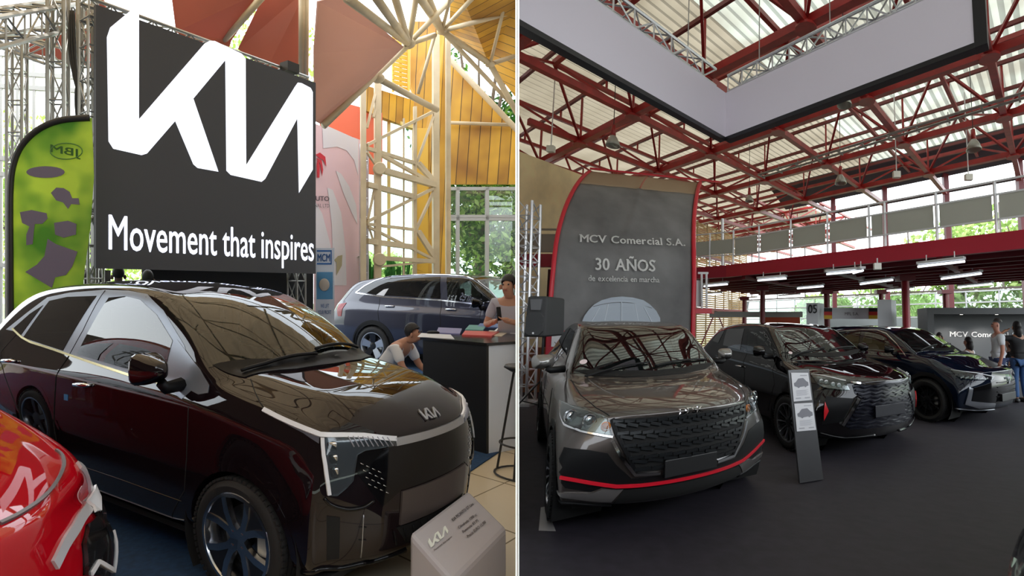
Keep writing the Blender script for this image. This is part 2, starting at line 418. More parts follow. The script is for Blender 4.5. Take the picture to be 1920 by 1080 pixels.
        for ax in (0, -s.wb):
            for sg in (-1, 1):
                mb = MB(); mb.smooth = True; vs = []; fs = []; R = s.arch+.03; n = 20; y1 = s.track*.99; y0 = y1-.36
                for k in range(n+1):
                    t = math.radians(-35+250*k/n); x = ax+R*math.cos(t); z = s.wr+R*math.sin(t); vs += [(x, sg*y0, z), (x, sg*y1, z)]
                for k in range(n): fs.append((2*k, 2*k+1, 2*k+3, 2*k+2))
                mb.add(vs, fs); mb.add([(ax, sg*y0, s.wr)]+[(ax+R*math.cos(2*math.pi*k/20), sg*y0, s.wr+R*math.sin(2*math.pi*k/20)) for k in range(20)], [(0, 1+k, 1+(k+1) % 20) for k in range(20)])
                s.part(mb, 'arch_liner', blk, fixn=False)
    def underbody(s, z=.2, x0=.5, x1=None, w=.72):
        x1 = x1 if x1 is not None else -s.wb-.5; mb = MB(); a = s.arch+.05
        for (p, q, ww) in ((x0, a, w), (a, -a, w-.28), (-a, -s.wb+a, w), (-s.wb+a, -s.wb-a, w-.28), (-s.wb-a, x1, w)): mb.box((q, -ww, z), (p, ww, z+.03))
        s.part(mb, 'underbody', mat('liner_black', (.004, .004, .004), .9))
    def wheels(s, style, rimr, tw=.2, metal=None, dark=None, near_only=False, steer=0):
        rub = mat('tyre_rubber', (.012, .012, .013), .75, bump=.1, nscale=60)
        metal = metal or mat('machined_alloy', (.55, .57, .62), .22, 1); dark = dark or mat('wheel_black', (.01, .01, .012), .25, spec=.5)
        disc = mat('brake_steel', (.35, .35, .36), .35, 1); cal = mat('caliper_grey', (.5, .52, .5), .4, .6)
        for ax in (0, -s.wb):
            for sg in (-1, 1):
                R = s.wr; yo = sg*s.track; A = Vector((0, sg, 0)); c = Vector((ax, yo, R))
                mb = MB(); mb.smooth = 'auto'; h = R-rimr
                pr = [(rimr, -tw), (rimr+.02, -tw-.005), (R-.03, -tw-.012), (R-.008, -tw+.02)]
                for g in range(4): y = -tw+.035+g*(tw-.07)/3; pr += [(R, y-.001), (R, y+.022), (R-.009, y+.024), (R-.009, y+.030)]
                pr = pr[:-2]+[(R-.006, -.018), (R-.02, -.002), (R-h*.5, .012), (rimr+.012, .004), (rimr, -.004)]
                mb.lathe(c, A, pr, 56)
                tb = 60
                for k in range(tb):   # shoulder blocks of the tread
                    t = 2*math.pi*k/tb; rd = Vector((math.cos(t), 0, math.sin(t))); tg = Vector((-math.sin(t), 0, math.cos(t)))
                    mb.obox(c+rd*(R-.004)+A*(-.018), tg, A, rd, .010, .018, .006)
                ty = s.part(mb, 'wheel', rub); ty.name = 'wheel'
                mb = MB(); mb.smooth = 'auto'
                mb.lathe(c, A, [(rimr+.004, -.002), (rimr+.006, .006), (rimr-.008, .006), (rimr-.012, -.01), (rimr-.02, -.06), (rimr-.02, -tw)], 56)
                s.part(mb, 'rim_lip', metal, ty)
                s.rim(style, c, A, sg, rimr-.006, metal, dark, ty)
                mb = MB(); mb.smooth = 'auto'; mb.lathe(c, A, [(.05, -.085), (rimr*.68, -.085), (rimr*.68, -.105), (.05, -.105)], 32); s.part(mb, 'brake_disc', disc, ty)
                mb = MB(); mb.obox(c+A*(-.075)+Vector((.0, 0, 0))+Vector((math.cos(.1)*rimr*.62, 0, .01)), (1, 0, 0), A, (0, 0, 1), .03, .03, .06); s.part(mb, 'brake_caliper', cal, ty)
                mb = MB(); mb.lathe(c, A, [(0, -.11), (rimr-.02, -.11), (rimr-.02, -.12)], 24); s.part(mb, 'wheel_back', mat('liner_black'), ty)
    def rim(s, style, c, A, sg, r, metal, dark, ty):
        X = Vector((1, 0, 0)); Z = Vector((0, 0, 1))
        P = lambda q, a=0: c+X*q[0]+Z*q[1]+A*a
        def plate(outer, holes, a0, th, m, name):
            pts = [Vector(p) for p in outer]; ed = [(i, (i+1) % len(outer)) for i in range(len(outer))]
            for h in holes: k = len(pts); pts += [Vector(p) for p in h]; ed += [(k+i, k+(i+1) % len(h)) for i in range(len(h))]
            rr = geometry.delaunay_2d_cdt(pts, ed, [], 0, 1e-6); vs, fs = rr[0], rr[2]; ks = []
            for f in fs:
                cx = sum(vs[i].x for i in f)/3; cy = sum(vs[i].y for i in f)/3
                if inpoly(cx, cy, outer) and not any(inpoly(cx, cy, h) for h in holes): ks.append(f)
            dish = lambda v: a0-.022*(1-min(1, v.length/r))
            n = len(vs); mb = MB(); e2 = {}
            for f in ks:
                for a, b in ((f[0], f[1]), (f[1], f[2]), (f[2], f[0])): e2[(a, b)] = 1
            mb.add([P(v, dish(v)) for v in vs]+[P(v, dish(v)-th) for v in vs], [tuple(f) for f in ks]+[(b, a, a+n, b+n) for a, b in e2 if (b, a) not in e2]); s.part(mb, name, m, ty)
        circ = lambda rr, n=48, cx=0, cy=0: [(cx+rr*math.cos(2*math.pi*k/n), cy+rr*math.sin(2*math.pi*k/n)) for k in range(n)]
        if style == 'petal':
            holes = []; rims = []
            sh = [(.20, 0), (.33, .13), (.60, .24), (.93, .30), (.975, .0), (.93, -.30), (.60, -.24), (.33, -.13)]
            tri = [(.45, 0), (.58, .06), (.90, .16), (.955, 0), (.90, -.16), (.58, -.06)]
            for k in range(4):
                t = math.pi/2*k; ro = lambda q, t=t: ((q[0]*math.cos(t)-q[1]*math.sin(t))*r, (q[0]*math.sin(t)+q[1]*math.cos(t))*r)
                h = [ro(q) for q in sh]; holes.append(h); rims.append(h)
            plate(circ(r), holes, -.004, .03, dark, 'wheel_spokes')
            for h in rims:
                big = inset2(h, -.030); small = inset2(h, .002); plate(big, [small], .003, .03, metal, 'spoke_face')
            for k in range(4):
                t = math.pi/4+math.pi/2*k; mb = MB(); mb.lathe(P((.22*r*math.cos(t), .22*r*math.sin(t)), -.03), A, [(.011, 0), (.011, .014), (.006, .018), (0, .018)], 8); s.part(mb, 'wheel_bolt', mat('bolt_chrome', (.7, .7, .7), .2, 1), ty)
            mb = MB(); mb.lathe(P((0, 0), -.03), A, [(.036, 0), (.034, .008), (0, .008)], 20); s.part(mb, 'hub_cap', dark, ty)
        else:
            n, w0, w1 = {'multi': (20, .012, .016), 'five': (5, .035, .06), 'aero': (5, .10, .15), 'ten': (10, .012, .028)}[style]
            mb = MB(); mb.lathe(P((0, 0), -.028), A, [(.075, -.02), (.07, 0), (.035, .006), (0, .006)], 24); s.part(mb, 'hub_cap', dark, ty)
            for k in range(n):
                t = 2*math.pi*(k+.25)/n; rd = X*math.cos(t)+Z*math.sin(t); tg = X*-math.sin(t)+Z*math.cos(t)
                offs = [(0, 0)]
                for mi, (sh_, mm) in enumerate(((0, dark),)):
                    mb = MB(); a = c+rd*.05+A*-.03; b = c+rd*(r-.004)+A*-.004; q = A*-.03
                    if style == 'five': a1, b1 = .6, 1
                    mb.hexa([a-tg*w0/2+q, a+tg*w0/2+q, b+tg*w1/2+q, b-tg*w1/2+q, a-tg*w0/2, a+tg*w0/2, b+tg*w1/2, b-tg*w1/2])
                    s.part(mb, 'spoke', metal if style in ('multi', 'aero') and k % 2 == 0 else dark, ty)
    def mirrors(s, base, m, cap, size=(.12, .20, .13), far=(0, 0, 0)):
        """door mirror housings: base = centre of the housing (y negative)"""
        for sg in (1, -1):
            x, y, z = base; x, y, z = (x+far[0], y+far[1], z+far[2]) if sg > 0 else (x, y, z); y = y*sg; mb = MB(); mb.smooth = True; n = 16; rings = []
            sc = [(.0, .0), (.35, .55), (.72, .85), (.95, .98), (1.0, 1.0), (.98, .98)]; vs = []; fs = []
            hx, hy, hz = size[0], size[1]/2, size[2]/2
            for i, (t, q) in enumerate(sc):
                for k in range(n):
                    a = 2*math.pi*k/n; cy = math.copysign(abs(math.cos(a))**.55, math.cos(a)); cz = math.copysign(abs(math.sin(a))**.6, math.sin(a))
                    vs.append((x+hx*(1-t)-hx*.5, y+cy*hy*q*(1-.12*(cy*sg*-1 < 0)), z+cz*hz*q+.0*cy))
            for i in range(len(sc)-1):
                for k in range(n): fs.append((i*n+k, i*n+(k+1) % n, (i+1)*n+(k+1) % n, (i+1)*n+k))
            mb.add(vs, fs); o = s.part(mb, 'door_mirror', cap)
            mb = MB(); mb.smooth = True; k0 = (len(sc)-1)*n; pts = vs[k0:k0+n]; mb.add([(p[0]+.006, y+(p[1]-y)*.93, z+(p[2]-z)*.9) for p in pts], [tuple(range(n))]); s.part(mb, 'mirror_glass', mat('mirror_silver', (.8, .8, .8), .03, 1), o, fixn=False)
            mb = MB(); mb.smooth = True; mb.tube([(x, y*.96, z-hz*.8), (x-.0, y*.93, z-hz*1.15), (x-.02, -abs(y)*.82*(-1 if sg < 0 else 1) if 0 else y*.80, z-hz*1.1)], [.03, .032, .036], 8); s.part(mb, 'mirror_arm', m, o)
    def interior(s, xs=-1.0, y=.36, zf=.30, belt=1.0, top=1.3, dash=-.35, col=None):
        fab = col or mat('seat_fabric', (.012, .012, .013), .75); pl = mat('dash_plastic', (.01, .01, .011), .6)
        for sg in (1, -1):
            mb = MB(); mb.smooth = True
            def rb(c, hx, hy, hz, tilt=0):
                vs = []; fs = []; n = 12; L = [(-1, .75), (-.8, 1), (.8, 1), (1, .75)]
                for t, q in L:
                    for k in range(n):
                        a = 2*math.pi*k/n; cx = math.copysign(abs(math.cos(a))**.4, math.cos(a)); cy = math.copysign(abs(math.sin(a))**.4, math.sin(a))
                        vs.append((c[0]+cx*hx*q-tilt*t*hz, c[1]+cy*hy*q, c[2]+t*hz))
                for i in range(3):
                    for k in range(n): fs.append((i*n+k, i*n+(k+1) % n, (i+1)*n+(k+1) % n, (i+1)*n+k))
                fs += [tuple(range(n)), tuple(range(3*n, 4*n))]; mb.add(vs, fs)
            rb((xs+.1, sg*y, zf+.18), .26, .25, .09); rb((xs-.2, sg*y, zf+.52), .07, .24, .33, .22); rb((xs-.33, sg*y, zf+.97), .05, .12, .09, .1)
            s.part(mb, 'front_seat', fab)
        mb = MB(); mb.box((xs-1.05, -.6, zf+.1), (xs-.65, .6, zf+.32)); mb.hexa([(xs-1.1, -.6, zf+.25), (xs-.98, -.6, zf+.25), (xs-.98, .6, zf+.25), (xs-1.1, .6, zf+.25), (xs-1.28, -.58, zf+.85), (xs-1.18, -.58, zf+.85), (xs-1.18, .58, zf+.85), (xs-1.28, .58, zf+.85)])
        s.part(mb, 'rear_seat', fab, bevel=.03)
        mb = MB(); mb.box((dash-.35, -.62, belt-.33), (dash+.1, .62, belt-.05)); s.part(mb, 'dashboard', pl, bevel=.04)
        mb = MB(); mb.box((-s.wb-.3, -.6, zf-.03), (.0, .6, zf)); s.part(mb, 'cabin_floor', pl)
        mb = MB(); mb.smooth = True; c = Vector((dash-.45, y, belt-.12)); ax = Vector((.92, 0, -.4)).normalized(); U = Vector((0, 1, 0)); V = ax.cross(U)
        mb.tube([c+(U*math.cos(t)+V*math.sin(t))*.18 for t in [2*math.pi*k/24 for k in range(24)]], .014, 8, closed=True); mb.tube([c-U*.18, c, c+U*.18], .02, 6); mb.tube([c, c+V*.18], .02, 6)
        s.part(mb, 'steering_wheel', pl)
def wordmark_outline():
    px = [(260, 7), (260, 224), (383, 82), (392, 77), (402, 77), (453, 101), (460, 110), (461, 310), (553, 162), (558, 155), (565, 156), (582, 165), (586, 173), (586, 318), (560, 362), (557, 222), (497, 335), (490, 341), (432, 328), (424, 320), (422, 113), (362, 185), (409, 322), (370, 315), (362, 308), (328, 227), (275, 288), (265, 291), (212, 279), (203, 265), (200, 70), (206, 52)]
    return px
# the wordmark's outline, read off the screen it shines from
LED0 = LH.aty(180, 503, 7.27); LEDX = (LH.aty(592, 513, 10.05)-LED0); LEDX.z = 0; LEDW = LEDX.length; LEDX.normalize(); LEDN = Vector((LEDX.y, -LEDX.x, 0))
def led(u, v): p = LH.atp(u, v, LED0, LEDN)-LED0; return p.dot(LEDX), p.z
_q = [led(*p) for p in wordmark_outline()]
_a = [min(q[0] for q in _q), max(q[0] for q in _q), min(q[1] for q in _q), max(q[1] for q in _q)]
LOGO = [((q[0]-_a[0])/(_a[1]-_a[0]), (q[1]-_a[2])/(_a[3]-_a[2])) for q in _q]
# ------------------------------------------------------------------ shared builders
def qtext(body, bl, br, tl, bold=0.0, lift=.004, mb=None, serif=False, toward=None):
    """lettering filling the parallelogram bl-br-tl (3D points)"""
    bl, br, tl = Vector(bl), Vector(br), Vector(tl); X = br-bl; Y = tl-bl; N = X.cross(Y).normalized()
    if toward is not None and N.dot(Vector(toward)-bl) < 0: N = -N
    mb = mb or MB()
    if serif:
        V = []; F = []; pen = 0
        SER = {'M': [(.07, 0), (.93, 0), (.04, 1), (.96, 1)], 'C': [(.92, .93)], 'V': [(.06, 1), (.94, 1)], 'A': [(.06, 0), (.94, 0)], 'Ñ': [(.08, 0), (.08, .78), (.92, .78)], 'r': [(.2, 0)], 'm': [(.07, 0), (.5, 0), (.93, 0)], 'n': [(.12, 0), (.88, 0)], 'i': [(.5, 0)], 'l': [(.5, 0), (.3, 1)], 'd': [(.85, 0), (.75, 1)], 'a': [(.9, 0)], 'h': [(.1, 0), (.9, 0), (.05, 1)], 'S': [(.9, .93), (.08, .08)], 'x': [(.1, 0), (.9, 0)]}
        for ch in body:
            if ch == ' ': pen += .34; continue
            vs, fs = txt_mesh(ch, 1, 1, bold, 'LEFT'); x0 = min(v[0] for v in vs); x1 = max(v[0] for v in vs); y1 = max(v[1] for v in vs); o = len(V); wd = x1-x0
            V += [(v[0]-x0+pen, v[1]) for v in vs]; F += [tuple(i+o for i in f) for f in fs]
            for (a, b) in SER.get(ch, []):
                cx = pen+wd*a; cy = y1*b-(.045 if b > .5 else 0); o = len(V); V += [(cx-.085, cy), (cx+.085, cy), (cx+.085, cy+.045), (cx-.085, cy+.045)]; F.append((o, o+1, o+2, o+3))
            pen += wd+.075
        vs, fs = V, F
    else: vs, fs = txt_mesh(body, 1, 1, bold, 'LEFT')
    x0 = min(v[0] for v in vs); x1 = max(v[0] for v in vs); cap = .73 if serif else max(v[1] for v in txt_mesh('H', 1, 1, bold)[0])
    P = [bl+X*((x-x0)/(x1-x0))+Y*(y/cap)+N*lift for x, y in vs]; n = len(P)
    mb.add(P, fs); return mb
def lattice(mb, p0, p1, w, h, step, r, rb, u=None, v=None, flat=False, n=6):
    """box truss between two points"""
    p0, p1 = Vector(p0), Vector(p1); d = (p1-p0); L = d.length; d.normalize()
    if u is None: u, v = orth(d)
    u = Vector(u).normalized(); v = Vector(v).normalized(); cs = [u*w/2+v*h/2, -u*w/2+v*h/2, -u*w/2-v*h/2, u*w/2-v*h/2]
    for c in cs: mb.tube([p0+c, p1+c], r, n)
    k = max(1, int(round(L/step)))
    for i in range(k):
        a = p0+d*(L*i/k); b = p0+d*(L*(i+1)/k)
        for q in range(4):
            c, e = cs[q], cs[(q+1) % 4]
            mb.tube([a+(c if i % 2 else e), b+(e if i % 2 else c)], rb, 5)
            mb.tube([a+c, a+e], rb, 5)
    return mb
def slab(name, pts, th, m, hall, parent=None, kind='structure', away=None):
    pts = [Vector(p) for p in pts]; n = geometry.normal(pts)
    if n.dot(pts[0]-Vector((0, 0, hall.h))) < 0: n = -n
    mb = MB(); mb.prism(pts, n*th); o = mb.build(name, m, hall, parent)
    if kind and parent is None: o['kind'] = kind
    return o
def leaf_mass(mb, c, rx, ry, rz, n, s, rnd, mats=2, shell=.55):
    for _ in range(n):
        while True:
            q = Vector((rnd.uniform(-1, 1), rnd.uniform(-1, 1), rnd.uniform(-1, 1)))
            if shell < q.length < 1: break
        p = Vector(c)+Vector((q.x*rx, q.y*ry, q.z*rz)); a = Vector((rnd.gauss(0, 1), rnd.gauss(0, 1), rnd.gauss(0, 1))).normalized(); b = a.cross(Vector((rnd.gauss(0, 1), rnd.gauss(0, 1), rnd.gauss(0, 1)))).normalized()
        a *= s*rnd.uniform(.6, 1.3); b *= s*.45*rnd.uniform(.6, 1.2); mb.cur = rnd.randrange(mats); mb.add([p-a, p+b, p+a, p-b], [(0, 1, 2, 3)])
    mb.cur = 0
def leaf_mat(name, c, tr=.5):
    if name in MATS: return MATS[name]
    m = bpy.data.materials.new(name); m.use_nodes = True; n = m.node_tree; n.nodes.clear(); o = n.nodes.new('ShaderNodeOutputMaterial')
    d = n.nodes.new('ShaderNodeBsdfDiffuse'); t = n.nodes.new('ShaderNodeBsdfTranslucent'); x = n.nodes.new('ShaderNodeMixShader'); x.inputs[0].default_value = tr
    d.inputs[0].default_value = tuple(c)+(1,); t.inputs[0].default_value = tuple(c)+(1,); n.links.new(d.outputs[0], x.inputs[1]); n.links.new(t.outputs[0], x.inputs[2]); n.links.new(x.outputs[0], o.inputs[0]); MATS[name] = m; return m
def tree(hall, base, h, r, n, label, group, s=.22, seed=1, tints=((.10, .22, .03), (.22, .36, .06)), blobs=6):
    rnd = random.Random(seed); b = Vector(base); root = empty('leafy_tree', hall.w(b), label, 'tree', group)
    mb = MB(); mb.smooth = True; top = b+Vector((0, 0, h*.6)); mb.tube([b, b+Vector((r*.05, 0, h*.3)), top], [.22, .17, .08], 8)
    for k in range(5): a = 2*math.pi*k/5; mb.tube([b+Vector((0, 0, h*.35)), b+Vector((math.cos(a)*r*.6, math.sin(a)*r*.6, h*.75))], [.1, .03], 6)
    mb.build('trunk', mat('bark', (.10, .07, .045), .9), hall, root)
    mb = MB()
    for k in range(blobs):
        a = rnd.uniform(0, 6.28); q = rnd.uniform(.1, .7)*r; leaf_mass(mb, b+Vector((math.cos(a)*q, math.sin(a)*q, h*rnd.uniform(.3, .9))), r*.6, r*.6, h*.22, n//blobs, s, rnd)
    mb.build('foliage', [leaf_mat('leaf_%02d%02d' % (int(tints[0][0]*100), int(tints[0][1]*100)), tints[0]), leaf_mat('leaf_%02d%02d' % (int(tints[1][0]*100), int(tints[1][1]*100)), tints[1])], hall, root, fixn=False)
    return root
def translucent(name, c, fac=.5):
    m = leaf_mat(name, c, fac); return m
# ---- people: joints in metres, facing +y, feet at the origin
def skinned(nodes, edges, sub=2):
    """nodes: name -> (x,y,z, rx, ry); one continuous surface around the edges"""
    names = list(nodes); me = bpy.data.meshes.new('sk'); me.from_pydata([nodes[k][:3] for k in names], [(names.index(a), names.index(b)) for a, b in edges], [])
    o = bpy.data.objects.new('sk', me); COL.objects.link(o); o.modifiers.new('k', 'SKIN'); l = me.skin_vertices[0]
    for i, k in enumerate(names): l.data[i].radius = nodes[k][3:5]; l.data[i].use_root = (i == 0)
    s_ = o.modifiers.new('s', 'SUBSURF'); s_.levels = sub; dg = bpy.context.evaluated_depsgraph_get(); ev = o.evaluated_get(dg).to_mesh()
    V = [v.co.copy() for v in ev.vertices]; F = [tuple(p.vertices) for p in ev.polygons]; o.evaluated_get(dg).to_mesh_clear(); bpy.data.objects.remove(o); bpy.data.meshes.remove(me)
    return V, F
def person(hall, pos, face, label, pose=None, shirt=(.8, .8, .82), trousers=(.05, .06, .12), hair=(.02, .015, .012), skin=(.45, .24, .16), hairlen=0, sc=1.0, name_tag='person', sleeve=.5, hide_legs=False, shirt_mat=None, bald=False):
    J = dict(pelvis=(0, 0, .93, .13, .10), waist=(0, 0, 1.06, .125, .095), chest=(0, 0, 1.27, .155, .11), upper=(0, -.005, 1.40, .13, .085), neck=(0, .0, 1.49, .05, .05), chin=(0, .02, 1.56, .055, .062), head=(0, .015, 1.64, .078, .092), crown=(0, 0, 1.71, .06, .075), nose=(0, .103, 1.615, .009, .012))
    for s_, k in ((-1, 'L'), (1, 'R')):
        J.update({'sh'+k: (s_*.185, -.005, 1.41, .06, .055), 'el'+k: (s_*.24, -.02, 1.14, .042, .042), 'wr'+k: (s_*.25, .05, .90, .028, .032), 'pa'+k: (s_*.25, .07, .83, .022, .04),
                  'hi'+k: (s_*.09, 0, .88, .088, .09), 'kn'+k: (s_*.10, .01, .49, .058, .06), 'an'+k: (s_*.10, -.02, .09, .038, .042), 'to'+k: (s_*.11, .13, .035, .038, .03)})
    for k, v in (pose or {}).items(): J[k] = tuple(v)+tuple(J[k][3:5]) if len(v) == 3 else tuple(v)
    for k in 'LR':   # five fingers
        w_, p_ = Vector(J['wr'+k][:3]), Vector(J['pa'+k][:3]); d = (p_-w_).normalized(); sd = Vector((0, 1, 0)) if abs(d.y) < .8 else Vector((1, 0, 0)); sd = (sd-d*sd.dot(d)).normalized(); nn = d.cross(sd)*(.35 if k == 'L' else -.35)
        for i, (o_, l_) in enumerate(((.026, .062), (.009, .072), (-.009, .068), (-.025, .052))):
            a = p_+sd*o_+d*.012; b = a+d*l_*.55+nn*.012; c = a+d*l_*.9+nn*.035
            J['f%d%sa' % (i, k)] = (*a, .0085, .0085); J['f%d%sb' % (i, k)] = (*b, .008, .008); J['f%d%sc' % (i, k)] = (*c, .0065, .0065)
        a = w_.lerp(p_, .45)+sd*.03; b = a+d*.035+sd*.02; J['t'+k+'a'] = (*a, .010, .010); J['t'+k+'b'] = (*b, .008, .008)
    E = [('pelvis', 'waist'), ('waist', 'chest'), ('chest', 'upper'), ('upper', 'neck'), ('neck', 'chin'), ('chin', 'head'), ('head', 'crown'), ('head', 'nose')]
    for k in 'LR':
        E += [('upper', 'sh'+k), ('sh'+k, 'el'+k), ('el'+k, 'wr'+k), ('wr'+k, 'pa'+k), ('wr'+k, 't'+k+'a'), ('t'+k+'a', 't'+k+'b'), ('pelvis', 'hi'+k), ('hi'+k, 'kn'+k), ('kn'+k, 'an'+k), ('an'+k, 'to'+k)]
        for i in range(4): E += [('pa'+k, 'f%d%sa' % (i, k)), ('f%d%sa' % (i, k), 'f%d%sb' % (i, k)), ('f%d%sb' % (i, k), 'f%d%sc' % (i, k))]
    order = ['pelvis']+[k for k in J if k != 'pelvis']; J = {k: J[k] for k in order}
    a = math.radians(face-90); R = Matrix.Rotation(a, 3, 'Z'); P = Vector(pos); xf = lambda p: P+R @ (Vector(p)*sc)
    root = empty('person', hall.w(P), label, 'person')
    tint = 'c%02x%02x%02x' % tuple(int(c*255) for c in skin)
    V, F = skinned(J, E); mb = MB(); mb.add(V, F); mb.smooth = True; mb.build('body', mat('skin_'+tint, skin, .55), hall, root, xf)
    def cloth(name, keys, edges, grow, m, extra=None):
        K = {k: J[k][:3]+(J[k][3]+grow, J[k][4]+grow) for k in keys}; K.update(extra or {}); V, F = skinned(K, edges); mb = MB(); mb.add(V, F); mb.smooth = True; return mb.build(name, m, hall, root, xf)
    sm = shirt_mat or mat('cloth_%02d_%02d_%02d' % tuple(int(c*99) for c in shirt), shirt, .85); ks = ['pelvis', 'waist', 'chest', 'upper']; es = [('pelvis', 'hem'), ('pelvis', 'waist'), ('waist', 'chest'), ('chest', 'upper')]; ex = {}
    for k in 'LR':
        ex['hem'] = tuple(Vector(J['pelvis'][:3]).lerp(Vector(J['waist'][:3]), -.45))+(J['pelvis'][3]+.012, J['pelvis'][4]+.016); e = Vector(J['sh'+k][:3]).lerp(Vector(J['el'+k][:3]), sleeve*1.5 if sleeve < .67 else 1); ks.append('sh'+k); ex['sl'+k] = (*e, .062, .062); es += [('upper', 'sh'+k), ('sh'+k, 'sl'+k)]
    cloth('shirt', ks, es, .016, sm, ex)
    if not hide_legs:
        ks = ['pelvis']+[b+k for b in ('hi', 'kn', 'an') for k in 'LR']; es = [('pelvis', 'hi'+k) for k in 'LR']+[('hi'+k, 'kn'+k) for k in 'LR']+[('kn'+k, 'an'+k) for k in 'LR']; cloth('trousers', ks, es, .014, mat('cloth_%02d_%02d_%02d' % tuple(int(c*99) for c in trousers), trousers, .85))
        for k in 'LR':
            mb = MB(); mb.smooth = True; q = Vector(J['an'+k][:3]); t = Vector(J['to'+k][:3]); mb.tube([q+Vector((0, -.04, -.045)), q.lerp(t, .5)+Vector((0, 0, -.02)), t+Vector((0, .03, 0))], [.045, .048, .035], 10); mb.build('shoe', mat('shoe_black', (.02, .02, .02), .6), hall, root, xf)
    hd = Vector(J['head'][:3]); cr_ = Vector(J['crown'][:3]); up = (cr_-hd).normalized(); fw = (Vector(J['nose'][:3])-hd); fw = (fw-up*fw.dot(up)).normalized(); sd = fw.cross(up)
    mb = MB(); mb.smooth = True; vs = []; fs = []; n = 18
    c0 = hd+up*.045-fw*.016
    for i in range(8):
        t = math.radians(8+ (104 if not bald else 62)*i/7)
        for j in range(n):
            p = 2*math.pi*j/n; back = -math.cos(p); rr = 1.0
            drop = 1+.25*max(0, back)*(i/7) if not bald else 1; f_ = .55 if math.cos(p) > .35 and i > 4 else 1
            z = math.cos(t)*.105*f_ if math.cos(t) > 0 else math.cos(t)*.105*drop*(1 if math.cos(p) < .35 else .0)
            rr = (.93 if i == 7 else 1)*(.97+.03*math.sin(p*7+i*2)); vs.append(c0+sd*(math.sin(p)*math.sin(t)*.083*rr)+fw*(math.cos(p)*math.sin(t)*.101*rr)+up*z)
    for i in range(7):
        for j in range(n): fs.append((i*n+j, i*n+(j+1) % n, (i+1)*n+(j+1) % n, (i+1)*n+j))
    fs.append(tuple(range(n))); mb.add(vs, fs)
    vs = []
    if hairlen: mb.tube([hd-fw*.04+up*.02, hd-fw*.075-up*.08, hd-fw*.085-up*hairlen*.6, hd-fw*.07-up*hairlen], [.085, .09, .075, .03], 10)
    if not bald or True: mb.build('hair', mat('hair_%02d' % int(hair[0]*1000), hair, .6), hall, root, xf)
    for s_ in (-1, 1):
        mb = MB(); mb.smooth = True; mb.ball(hd+fw*.078+sd*.031*s_+up*.0, .011, 8); mb.build('eye', mat('eye_dark', (.03, .02, .02), .3), hall, root, xf)
        mb = MB(); mb.smooth = True; mb.ball(hd+sd*.083*s_-up*.01-fw*.005, .022, 8, 1.4, .6); mb.build('ear', mat('skin_'+tint), hall, root, xf)
    mb = MB(); mb.smooth = True; mb.tube([hd+fw*.082-up*.062-sd*.02, hd+fw*.092-up*.064, hd+fw*.082-up*.062+sd*.02], .006, 6); mb.build('mouth', mat('lips', (.35, .10, .09), .5), hall, root, xf)
    return root, J, xf
# ------------------------------------------------------------------ materials of the cars
M_PBLACK = mat('black_cherry_paint', (.008, .0045, .006), .3, 0, 0, coat=1, croug=.015)
M_CHROME = mat('chrome', (.78, .79, .82), .12, 1)
M_SATIN = mat('satin_trim', (.42, .44, .48), .3, .9)
M_BPL = mat('black_plastic', (.005, .005, .006), .5, spec=.2)
M_GLB = mat('gloss_black', (.004, .004, .005), .08, spec=.35)
M_GAP = mat('shut_gap', (.002, .002, .002), .8)
M_GL = glass('cabin_glass', (.006, .008, .008), .55)
M_GLD = glass('privacy_glass', (.008, .010, .012), .12)
M_LENS = glass('lamp_lens', (.05, .05, .055), .75)
M_WHT = mat('white_strip', (.75, .76, .80), .3)
M_REFL = mat('lamp_reflector', (.6, .62, .66), .15, 1)
SIDE = (0, 1, 0); FRONT = (-1, 0, 0); TOP = (0, 0, -1); WS = (-.55, 0, -.83)
def mir(p): return Vector((p[0], -p[1], p[2]))
def sp(*pts): return [Vector((x, -1.2, z)) for x, z in pts]
